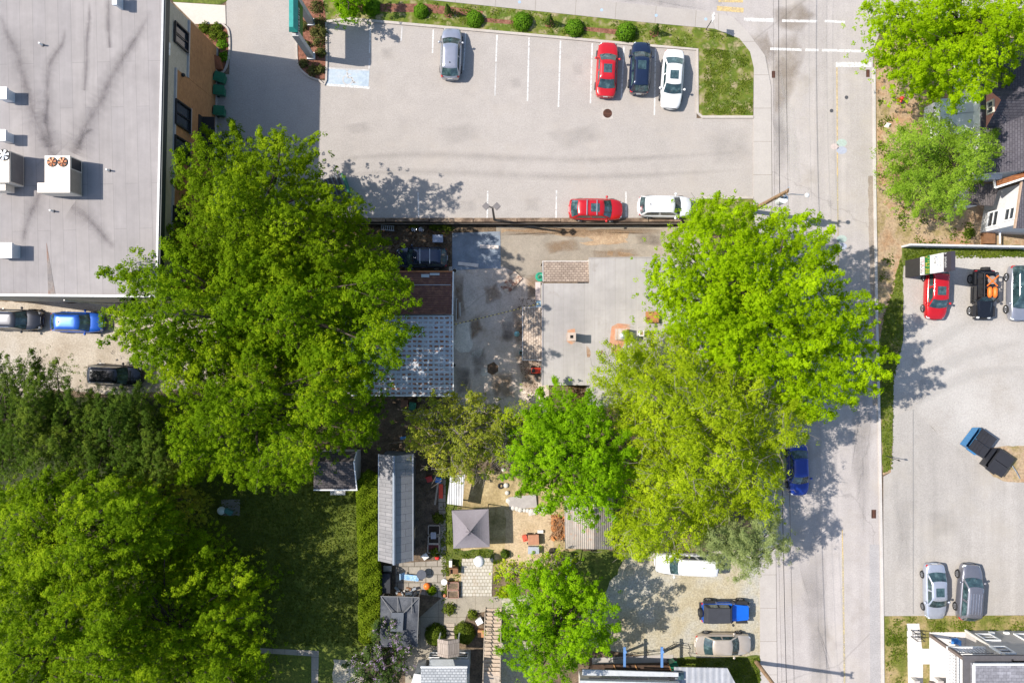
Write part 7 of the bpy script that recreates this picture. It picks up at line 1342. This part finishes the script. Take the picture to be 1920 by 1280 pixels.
L_RND = leafmat('fresh_green_leaves', (0.0761, 0.1627, 0.0028, 1), (0.1882, 0.3552, 0.0050, 1), (0.3722, 0.5732, 0.0103, 1), 0.47)
L_YEL = leafmat('young_yellow_green_leaves', (0.1413, 0.1971, 0.0048, 1), (0.3055, 0.3991, 0.0104, 1), (0.5537, 0.6318, 0.0259, 1), 0.47)
L_OLV = leafmat('olive_leaves', (0.1364, 0.1752, 0.0227, 1), (0.2773, 0.3140, 0.0330, 1), (0.5209, 0.4768, 0.0574, 1), 0.45)
L_CON = leafmat('evergreen_sprays', (0.0276, 0.0553, 0.0065, 1), (0.0630, 0.1125, 0.0108, 1), (0.1782, 0.2322, 0.0238, 1), 0.25)
L_BL = leafmat('ash_leaves', (0.0589, 0.1110, 0.0034, 1), (0.1613, 0.2620, 0.0059, 1), (0.3732, 0.4728, 0.0140, 1), 0.46)
L_PAL = leafmat('pale_needles', (.17, .21, .07, 1), (.27, .32, .12, 1), (.38, .43, .18, 1), .42)
L_LIL = leafmat('lilac_leaves', (0.035, 0.070, 0.0168, 1), (0.070, 0.112, 0.0252, 1), (0.112, 0.154, 0.0350, 1), 0.3); L_FLO = leafmat('lilac_blossom', (0.312, 0.204, 0.4080, 1), (0.456, 0.324, 0.5040, 1), (0.600, 0.480, 0.5760, 1), 0.3)
L_BOX = leafmat('clipped_box_leaves', (0.068, 0.162, 0.0081, 1), (0.115, 0.236, 0.0135, 1), (0.162, 0.297, 0.0189, 1), 0.35, 2.0); L_SHR = leafmat('bed_shrub_leaves', (.06, .07, .02, 1), (.1, .11, .03, 1), (.17, .15, .06, 1), .25)
L_WEED = leafmat('weed_leaves', (0.060, 0.096, 0.0096, 1), (0.108, 0.150, 0.0144, 1), (0.168, 0.198, 0.0264, 1), .3); L_FEA = leafmat('feathery_leaves', (0.1167, 0.2144, 0.0195, 1), (0.2260, 0.3548, 0.0300, 1), (0.3594, 0.4942, 0.0562, 1), 0.46)
# -- left maples
tree('maple_tree', 'tall dark green maple nearest the brick wall, north of the big left group', [(330, 275), (375, 265), (412, 250), (440, 238), (480, 262), (520, 250), (545, 236), (580, 250), (598, 262), (590, 290), (578, 305), (590, 345), (640, 365), (665, 360), (695, 378), (705, 400), (668, 420), (690, 440), (738, 455), (745, 495), (690, 540), (600, 560), (500, 555), (420, 540), (360, 500), (325, 450), (315, 420), (330, 400), (312, 370), (322, 340), (312, 325), (322, 300)], 7, 15, (500, 420), L_MAPD, 1.2, 22, 40, 19, .128, 21, 'maples in the big left group', relief=4.2, lobes=3.6)
tree('maple_tree', 'broad central maple of the left group overhanging the flat roof corner', [(180, 512), (215, 503), (220, 478), (240, 474), (262, 492), (265, 455), (295, 468), (320, 450), (380, 470), (440, 450), (520, 455), (600, 480), (660, 470), (742, 500), (757, 545), (772, 578), (768, 640), (758, 672), (742, 700), (690, 715), (600, 690), (500, 690), (400, 680), (300, 690), (245, 680), (240, 650), (200, 635), (185, 608), (178, 582), (212, 570), (237, 565), (205, 545)], 7.5, 15.5, (480, 590), L_MAP, 1.2, 22, 40, 19, .128, 22, 'maples in the big left group', relief=4.2, lobes=3.6)
tree('maple_tree', 'lighter green maple of the left group standing over the lawn', [(245, 660), (300, 640), (380, 620), (470, 610), (560, 630), (640, 650), (700, 715), (716, 770), (718, 802), (690, 825), (668, 845), (640, 840), (610, 850), (592, 880), (570, 900), (540, 905), (510, 902), (482, 915), (450, 905), (440, 880), (410, 880), (380, 895), (360, 890), (330, 872), (300, 845), (290, 810), (292, 770), (310, 740), (298, 715), (268, 700)], 6.5, 14, (500, 770), L_MAP, 1.15, 21, 40, 19, .122, 23, 'maples in the big left group', relief=4.2, lobes=3.6)
# -- right trees
tree('maple_tree', 'large bright lime maple beside the street and transformer pole', [(1285, 402), (1312, 384), (1340, 375), (1362, 388), (1400, 402), (1438, 412), (1458, 393), (1482, 388), (1500, 412), (1540, 428), (1562, 470), (1566, 488), (1542, 497), (1576, 512), (1570, 540), (1612, 556), (1632, 590), (1622, 620), (1645, 652), (1667, 688), (1655, 712), (1622, 738), (1565, 765), (1530, 790), (1480, 765), (1430, 735), (1380, 700), (1330, 685), (1280, 650), (1238, 605), (1222, 570), (1203, 540), (1200, 505), (1240, 502), (1246, 462), (1266, 432)], 7.5, 14.5, (1370, 580), L_BRI, 1.15, 21, 40, 19, .122, 31, None, 'tree', 1.2, finger=.8, fdir=(.55, .35, .3))
tree('sparse_tree', 'wide yellow-green tree with thin leaves and grey twigs by the street', [(1122, 690), (1150, 662), (1200, 640), (1250, 622), (1320, 660), (1390, 690), (1460, 735), (1525, 790), (1512, 815), (1474, 838), (1460, 890), (1470, 945), (1462, 968), (1420, 968), (1380, 968), (1330, 985), (1312, 1030), (1290, 1040), (1240, 1030), (1190, 1050), (1150, 1030), (1145, 990), (1185, 920), (1198, 860), (1165, 800), (1130, 745)], 6.5, 12.5, (1330, 840), L_YEL, 1.15, 18, 46, 15, .105, 32, None, 'tree', 1.0, .5, 900, 1.1, TWIG, .6, None, .8, .02, .24)
tree('maple_tree', 'round fresh green maple in the middle of the backyards', [(1010, 722), (1045, 715), (1076, 735), (1100, 742), (1128, 757), (1142, 790), (1166, 810), (1182, 842), (1196, 872), (1180, 912), (1162, 952), (1130, 975), (1100, 986), (1060, 970), (1038, 960), (1000, 932), (960, 922), (944, 880), (948, 842), (965, 800), (985, 772), (1008, 748)], 5.5, 11, (1070, 850), L_RND, 1.05, 20, 40, 18, .122, 33)
tree('scrubby_tree', 'olive brown scrubby tree behind the tin garage', [(765, 765), (800, 748), (840, 742), (885, 738), (930, 762), (945, 790), (925, 830), (905, 870), (880, 893), (830, 893), (800, 858), (772, 832), (758, 795)], 3.5, 6.5, (850, 815), L_OLV, 1.0, 18, 32, 11, .13, 34, None, 'tree', 1.0, .4, 200, .8, TWIG, .6, None, .8, .0, .22)
tree('scrubby_tree', 'thin yellowish scrubby tree between the olive tree and the round maple', [(925, 770), (960, 752), (990, 745), (1003, 770), (985, 800), (965, 830), (950, 865), (945, 888), (915, 892), (895, 880), (905, 840)], 3.2, 5.5, (945, 830), L_YEL, .9, 17, 26, 9, .12, 35, None, 'tree', 1.0, .3, 220, .7, TWIG, .6, None, .8, .1, .22)
tree('maple_tree', 'small bright maple at the bottom centre beside the wooden stairs', [(965, 1075), (1000, 1062), (1030, 1070), (1060, 1055), (1090, 1075), (1115, 1092), (1132, 1130), (1152, 1180), (1145, 1228), (1102, 1238), (1075, 1260), (1055, 1284), (1000, 1280), (975, 1262), (948, 1240), (938, 1190), (946, 1140), (955, 1110)], 4.5, 9, (1035, 1165), L_RND, 1.0, 19, 38, 17, .12, 36, None, 'tree', 1.1)
tree('young_tree', 'thin young tree with sparse leaves above the small bottom maple', [(930, 1068), (960, 1055), (1000, 1050), (1015, 1030), (1050, 1035), (1085, 1050), (1092, 1085), (1060, 1095), (1010, 1105), (960, 1108), (930, 1095)], 2.6, 4.2, (1010, 1078), L_YEL, .75, 17, 14, 8, .14, 37, None, 'tree', 1.0, .1, 60, .5, TWIG, .6, None, .8, .15)
tree('pale_spruce', 'pale grey-green evergreen at the corner of the gravel car park', [(1305, 1020), (1330, 990), (1358, 972), (1400, 985), (1440, 972), (1470, 1000), (1492, 1020), (1466, 1040), (1436, 1060), (1412, 1090), (1382, 1080), (1350, 1062), (1322, 1050)], 5.5, 10.5, (1380, 1020), L_PAL, .8, 15, 40, 18, .11, 38, None, 'tree', 1.2, .4, finger=.9, relief=1.2, asp=.4)
# -- bottom-left wood
tree('ash_tree', 'ash tree with bright top at the left edge below the evergreens', [(-40, 915), (40, 900), (120, 880), (190, 892), (250, 905), (300, 930), (330, 980), (300, 1040), (220, 1080), (120, 1090), (20, 1090), (-40, 1080)], 8, 13.5, (140, 990), L_BL, 1.1, 21, 38, 18, .122, 41, 'trees of the lower left wood', 'tree', 1.2, .85, 0, 1.3, finger=.7, relief=3.4)
tree('ash_tree', 'ash tree of the lower left wood nearest the shaded lawn', [(215, 980), (260, 960), (330, 985), (380, 1010), (415, 1005), (405, 1050), (450, 1060), (500, 1070), (508, 1090), (470, 1130), (495, 1170), (470, 1215), (488, 1265), (505, 1300), (495, 1350), (400, 1400), (280, 1350), (250, 1260), (215, 1180), (195, 1080)], 5.5, 8.8, (340, 1140), L_BL, 1.1, 21, 38, 18, .122, 42, 'trees of the lower left wood', 'tree', 1.2, .85, 0, 1.3, finger=.7, relief=3.4)  # crown stretched below the frame to throw shade on the lawn
tree('ash_tree', 'ash tree filling the lower left corner of the photo', [(-40, 1070), (60, 1060), (150, 1060), (220, 1080), (260, 1150), (290, 1230), (300, 1310), (100, 1330), (-40, 1330)], 8, 14, (110, 1190), L_BL, 1.1, 21, 38, 18, .122, 43, 'trees of the lower left wood', 'tree', 1.2, .85, 0, 1.3, finger=.7, relief=3.4)
tree('understorey_tree', 'dim low tree in the shade between the evergreens and the lawn', [(195, 900), (250, 870), (320, 880), (370, 900), (395, 930), (370, 970), (330, 990), (280, 960), (230, 940)], 3, 5.5, (290, 925), L_OLV, 1.0, 20, 22, 10, .16, 44)
gE = 'dark evergreens below the rear gravel'
for i, (poly, tr_, lab) in enumerate([
    ([(-40, 690), (10, 685), (30, 700), (50, 672), (70, 676), (72, 712), (95, 735), (100, 780), (90, 860), (40, 900), (-40, 900)], (30, 790), 'dark evergreen at the left edge with two upright tips'),
    ([(80, 725), (88, 690), (104, 680), (110, 715), (130, 740), (150, 755), (172, 785), (190, 830), (170, 890), (110, 910), (85, 860), (90, 780)], (130, 800), 'dark evergreen with a single slender upright tip'),
    ([(140, 742), (160, 748), (172, 736), (186, 752), (198, 742), (215, 750), (232, 738), (248, 752), (262, 790), (270, 850), (240, 910), (190, 915), (165, 880), (172, 800), (150, 740)], (210, 820), 'dark evergreen partly covering the dark SUV'),
    ([(232, 755), (246, 742), (262, 735), (285, 755), (300, 790), (305, 850), (320, 890), (280, 920), (240, 905), (250, 820), (240, 760)], (275, 820), 'dark evergreen tucked against the lighter maple')]):
    tree('evergreen_tree', lab, poly, 5.5, 10, tr_, L_CON, .9, 19, 60, 18, .115, 51 + i, gE, 'tree', 1.0, .8, 0, 1.2, tr=.17, finger=1.0, fdir=(-.05, 1.0, .3), lobes=2.8, relief=2.0, asp=.4, flen=3.4)
# -- right-hand trees
tree('maple_tree', 'big bright maple in the top right corner over the dark roof', [(1608, 15), (1640, -20), (1960, -30), (1960, 95), (1905, 100), (1880, 116), (1892, 148), (1872, 175), (1840, 180), (1816, 202), (1795, 198), (1760, 178), (1725, 172), (1695, 148), (1668, 128), (1640, 112), (1638, 82), (1622, 58), (1650, 50), (1635, 30)], 7, 13.5, (1760, 70), L_BRI, 1.15, 21, 40, 19, .122, 61, None, 'tree', 1.2, .5, 60)
tree('feathery_tree', 'soft feathery green tree in front of the pink house', [(1672, 262), (1695, 250), (1718, 228), (1760, 215), (1790, 242), (1832, 238), (1868, 252), (1884, 276), (1868, 310), (1836, 330), (1828, 370), (1800, 396), (1760, 390), (1720, 382), (1682, 352), (1688, 322), (1672, 292)], 4, 8.5, (1765, 310), L_FEA, 1.05, 19, 40, 17, .105, 62, None, 'tree', 1.0, .5, 120, .7, None, .6, None, .8, 0, .3)
# -- shrubs
gbx = 'round shrubs along the upper verge'
for i, (px, py, lab) in enumerate([(697, 15, 'shaded round shrub beside the big entrance bush'), (790, 23, 'round clipped shrub above the empty bays, left of the silver hatchback'), (891, 38, 'round clipped shrub just right of the silver hatchback'), (980, 43, 'round clipped shrub in the middle of the upper verge'), (1077, 55, 'round clipped shrub just left of the red sedan'), (1173, 63, 'round clipped shrub between the red sedan and the navy SUV')]):
    shrub('clipped_shrub', lab, px, py, (.78, .66, .76, .86, .84, .88)[i], (.8, .8, .9, 1.0, .9, 1.05)[i], L_BOX, 1500, .12, 70 + i, gbx, 'shrub', True)
for i, (px, py, lab) in enumerate([(841, 26, 'slim conifer sapling left of the silver hatchback'), (1030, 45, 'slim conifer sapling between two round shrubs'), (1226, 62, 'slim conifer sapling above the white sedan')]):
    p = G(px, py); t = thing('conifer_sapling', lab, 'sapling', p, 0, 'conifer saplings in the upper verge'); rng = np.random.default_rng(80 + i); n = 520; h = rng.random(n) ** .8; a = rng.random(n) * 6.28; r = (1 - h) * .42 * rng.uniform(.6, 1.1, n) + .03; pos = np.stack([p.x + r * np.cos(a), p.y + r * np.sin(a), .12 + h * 1.7], 1); leafmesh('foliage', pos, np.stack([np.cos(a), np.sin(a), .6 + 0 * a], 1) + rng.normal(size=(n, 3)) * .3, .12 * rng.uniform(.7, 1.3, n), leafmat('sapling_needles', (.035, .07, .01, 1), (.06, .1, .014, 1), (.09, .13, .02, 1), .2) if i == 0 else bpy.data.materials['sapling_needles'], t, rng); m = MB(); m.tube([p, p + Vector((0, 0, 1.6))], [.04, .015], 5); m.build('trunk', BARK, t)
    sheet('mulch_ring', [(p.x + .42 * math.cos(k * .63), p.y + .42 * math.sin(k * .63), 0) for k in range(10)], MULCH, .068, True, True)
tree('entrance_bush', 'large round bright bush at the top edge beside the pylon sign', [(602, -30), (690, -30), (684, -2), (670, 22), (655, 28), (632, 24), (612, 14)], 2.2, 3.8, (648, 15), L_RND, .7, 16, 26, 12, .15, 90, None, 'bush')
for i, (px, py, r, h) in enumerate([(595, 15, .7, .7), (600, 45, .6, .7), (570, 50, .45, .5), (598, 78, .65, .7), (575, 85, .4, .5), (603, 100, .5, .6), (570, 120, .45, .5), (588, 133, .55, .6), (602, 132, .4, .5), (606, 62, .4, .6), (590, 62, .4, .5)]):
    shrub('bed_shrub', 'scruffy olive brown shrub in the planter below the pylon sign', px, py, r, h, L_SHR, 420, .13, 100 + i, 'scruffy shrubs in the pylon sign planter')
for i, (px, py, r, lab) in enumerate([(384, 54, .55, 'bright perennial clump nearest the pale entrance pad'), (408, 54, .5, 'bright perennial clump at the upper kerb of the wall bed'), (402, 66, .6, 'largest bright perennial clump in the wall bed'), (418, 68, .45, 'bright perennial clump at the middle kerb of the wall bed'), (418, 84, .5, 'shaded green clump in the wall bed'), (420, 108, .5, 'dark green clump beside the brown timber box')]):
    shrub('perennial_clump', lab, px, py, r, .45, L_WEED if i < 4 else L_BOX, 420, .14, 120 + i, 'plants in the bed by the brick wall', 'plant')
shrub('topiary_shrub', 'left clipped round shrub at the garden steps', 818, 1187, .98, 1.2, L_WEED, 2200, .12, 140, 'clipped shrubs at the garden steps', 'shrub', True); shrub('topiary_shrub', 'right clipped round shrub at the garden steps', 871, 1184, .95, 1.2, L_WEED, 2200, .12, 141, 'clipped shrubs at the garden steps', 'shrub', True)
shrub('topiary_shrub', 'small dark round bush on the straw beside the white parasol', 947, 1037, .42, .7, L_CON, 520, .09, 142, None, 'shrub', True)
# lilac
rt = tree('lilac_bush', 'large lilac bush with pale purple blossom at the bottom edge', [(690, 1185), (706, 1160), (722, 1152), (742, 1180), (768, 1200), (772, 1232), (762, 1260), (752, 1290), (700, 1300), (665, 1290), (648, 1245), (655, 1228), (680, 1230)], 2.2, 3.8, (712, 1235), L_LIL, .75, 16, 26, 11, .14, 150, None, 'bush')
rng = np.random.default_rng(151); cr = [o for o in rt.children if o.name.startswith('crown')][0]; co = np.empty(len(cr.data.vertices) * 3, np.float32); cr.data.vertices.foreach_get('co', co); co = co.reshape(-1, 4, 3).mean(1); zt_ = co[:, 2]; sel_ = co[rng.random(len(co)) < .045 * np.clip((zt_ - 1.5) / 1.5, 0, 1)]
pos = (sel_[:, None, :] + rng.normal(size=(len(sel_), 12, 3)) * np.array([.075, .075, .13]) + np.array([0, 0, .15])).reshape(-1, 3); leafmesh('blossom', pos, rng.normal(size=pos.shape) + np.array([0, 0, .6]), .075 * rng.uniform(.7, 1.4, len(pos)), L_FLO, rt, rng)
# weeds in shade below the wall, by the sheds, and small plants in the beds
for i, (px, py, r, lab) in enumerate([(776, 420, .5, 'leafy weed clump above the left silver rim'), (815, 422, .55, 'leafy weed clump above the grey plastic box'), (835, 425, .8, 'largest dark weed clump below the retaining wall'), (1815, 437, .5, 'weed clump at the corner of the clapboard house'), (842, 1140, .6, 'leafy plant beside the garden path'), (816, 1033, .5, 'plants around the lower raised bed'), (822, 970, .5, 'leafy plants above the raised beds'), (886, 1150, .45, 'green plant behind the white cooler'), (712, 1030, .6, 'leafy bush at the lower end of the long grey shed'), (810, 1105, .45, 'leafy plant below the orange pumpkin')]):
    shrub('leafy_plant', lab, px, py, r, .6, L_WEED if i != 9 else L_MAPD, 420, .15, 160 + i, None, 'plant')
def scatter(name, poly, n, size, mat, seed, z=.05, clump=True, h=.12):
    rng = np.random.default_rng(seed); poly = np.array(poly, float); lo, hi = poly.min(0), poly.max(0)
    if clump: k = max(6, n // 40); cc = rng.random((k, 2)) * (hi - lo) + lo; P_ = cc[rng.integers(0, k, n)] + rng.normal(size=(n, 2)) * 5
    else: P_ = rng.random((n, 2)) * (hi - lo) + lo
    P_ = P_[inpoly(P_, poly)]; zz = np.array([TP(*q) for q in P_]); pos = Wn(P_, zz); pos[:, 2] += z + rng.random(len(pos)) * h; nr = rng.normal(size=pos.shape) * .5 + np.array([0, 0, 1]); o = leafmesh(name, pos, nr, size * rng.uniform(.6, 1.4, len(pos)), mat, None, rng); o['kind'] = 'stuff'; return o
scatter('weeds', [(1645, 110), (1690, 110), (1700, 300), (1720, 400), (1835, 420), (1835, 455), (1695, 458), (1690, 480), (1650, 560), (1643, 400)], 3300, .16, L_WEED, 200); scatter('grass_tufts', [(1652, 600), (1690, 480), (1692, 640), (1675, 720), (1672, 880), (1656, 886), (1650, 760)], 2600, .15, L_WEED, 201, clump=False); scatter('weeds', [(1692, 466), (1920, 468), (1920, 482), (1790, 484), (1740, 478), (1700, 500)], 2600, .16, L_WEED, 202)
L_HED = leafmat('hedge_leaves', (.085, .13, .006, 1), (.15, .215, .010, 1), (.25, .31, .02, 1), .42)
def hedge():
    rng = np.random.default_rng(203); poly = [(667, 905), (690, 878), (711, 890), (712, 1040), (716, 1080), (717, 1150), (708, 1190), (690, 1215), (672, 1200), (671, 1050)]; n = 34000
    P_ = rng.random((n, 2)) * np.array([52, 340]) + np.array([666, 877]); P_ = P_[inpoly(P_, np.array(poly, float))]; d = edist(P_, poly); zz = 1.75 + .25 * np.sin(P_[:, 1] / 14) + .2 * np.sin(P_[:, 1] / 5 + P_[:, 0] / 6) - .5 * (1 - np.clip(d / 7, 0, 1)) ** 2; dep = rng.random(len(P_)) ** 2.2 * 1.5; pos = Wn(P_, zz - dep)
    q = W(690, 1040, 0); t = thing('hedge', 'long sunlit yellow-green hedge between the shaded lawn and the grey shed', 'hedge', (q.x, q.y, 0)); nr = rng.normal(size=pos.shape) * .6 + np.array([-.2, 0, .9]); leafmesh('foliage', pos, nr, .14 * rng.uniform(.6, 1.3, len(pos)), L_HED, t, rng)
    m = MB()
    for i in range(16): c_ = W(690, 900 + i * 19, .8); m.tube([(c_.x, c_.y, 0), (c_.x + .1, c_.y, 1.1)], [.05, .02], 5)
    m.tube([(W(690, 900, .4).x, W(690, 900, .4).y, .1), (W(690, 1190, .4).x, W(690, 1190, .4).y, .1)], .03, 5); m.build('stems', BARK, t)
hedge()
scatter('grass_tufts', [(300, 870), (668, 890), (674, 1210), (500, 1210), (300, 1260)], 22000, .13, leafmat('lawn_blades', (.045, .065, .007, 1), (.07, .095, .010, 1), (.115, .13, .018, 1), .3), 204, clump=False, h=.1)
scatter('verge_grass', [(1318, 90), (1400, 100), (1410, 130), (1410, 215), (1320, 215)], 3600, .11, L_WEED, 205, .07, True, .06); scatter('verge_grass', [(660, 25), (1000, 60), (1310, 90), (1380, 75), (1330, 58), (1200, 45), (1000, 24), (780, 2), (660, 2)], 5200, .11, L_WEED, 206, .07, True, .06); scatter('grass_tufts', [(1658, 1156), (1920, 1154), (1920, 1180), (1740, 1184), (1728, 1170), (1700, 1166), (1700, 1280), (1662, 1280)], 4200, .13, L_WEED, 207); scatter('grass_tufts', [(1275, 1234), (1424, 1230), (1426, 1280), (1380, 1280), (1364, 1248), (1275, 1246)], 3000, .13, L_WEED, 208); scatter('grass_tufts', [(826, 890), (866, 890), (862, 1030), (930, 1030), (925, 1046), (866, 1046), (862, 1080), (828, 1130)], 4200, .13, L_WEED, 209); scatter('weeds', [(925, 1050), (960, 1045), (1000, 1060), (960, 1120), (926, 1120)], 1500, .14, L_YEL, 210)
scatter('leaf_litter', [(560, 424), (845, 424), (845, 500), (560, 500)], 3000, .13, leafmat('dead_leaves', (.06, .035, .02, 1), (.13, .075, .04, 1), (.22, .14, .08, 1), .1), 211, .02, False, .05); scatter('leaf_litter', [(970, 560), (1018, 560), (1018, 720), (985, 760), (975, 690)], 900, .1, bpy.data.materials['dead_leaves'], 212, .04, False, .03)
scatter('leaf_litter', [(1065, 720), (1108, 720), (1108, 765), (1065, 765)], 500, .16, bpy.data.materials['dead_leaves'], 213, .05, False, .2)
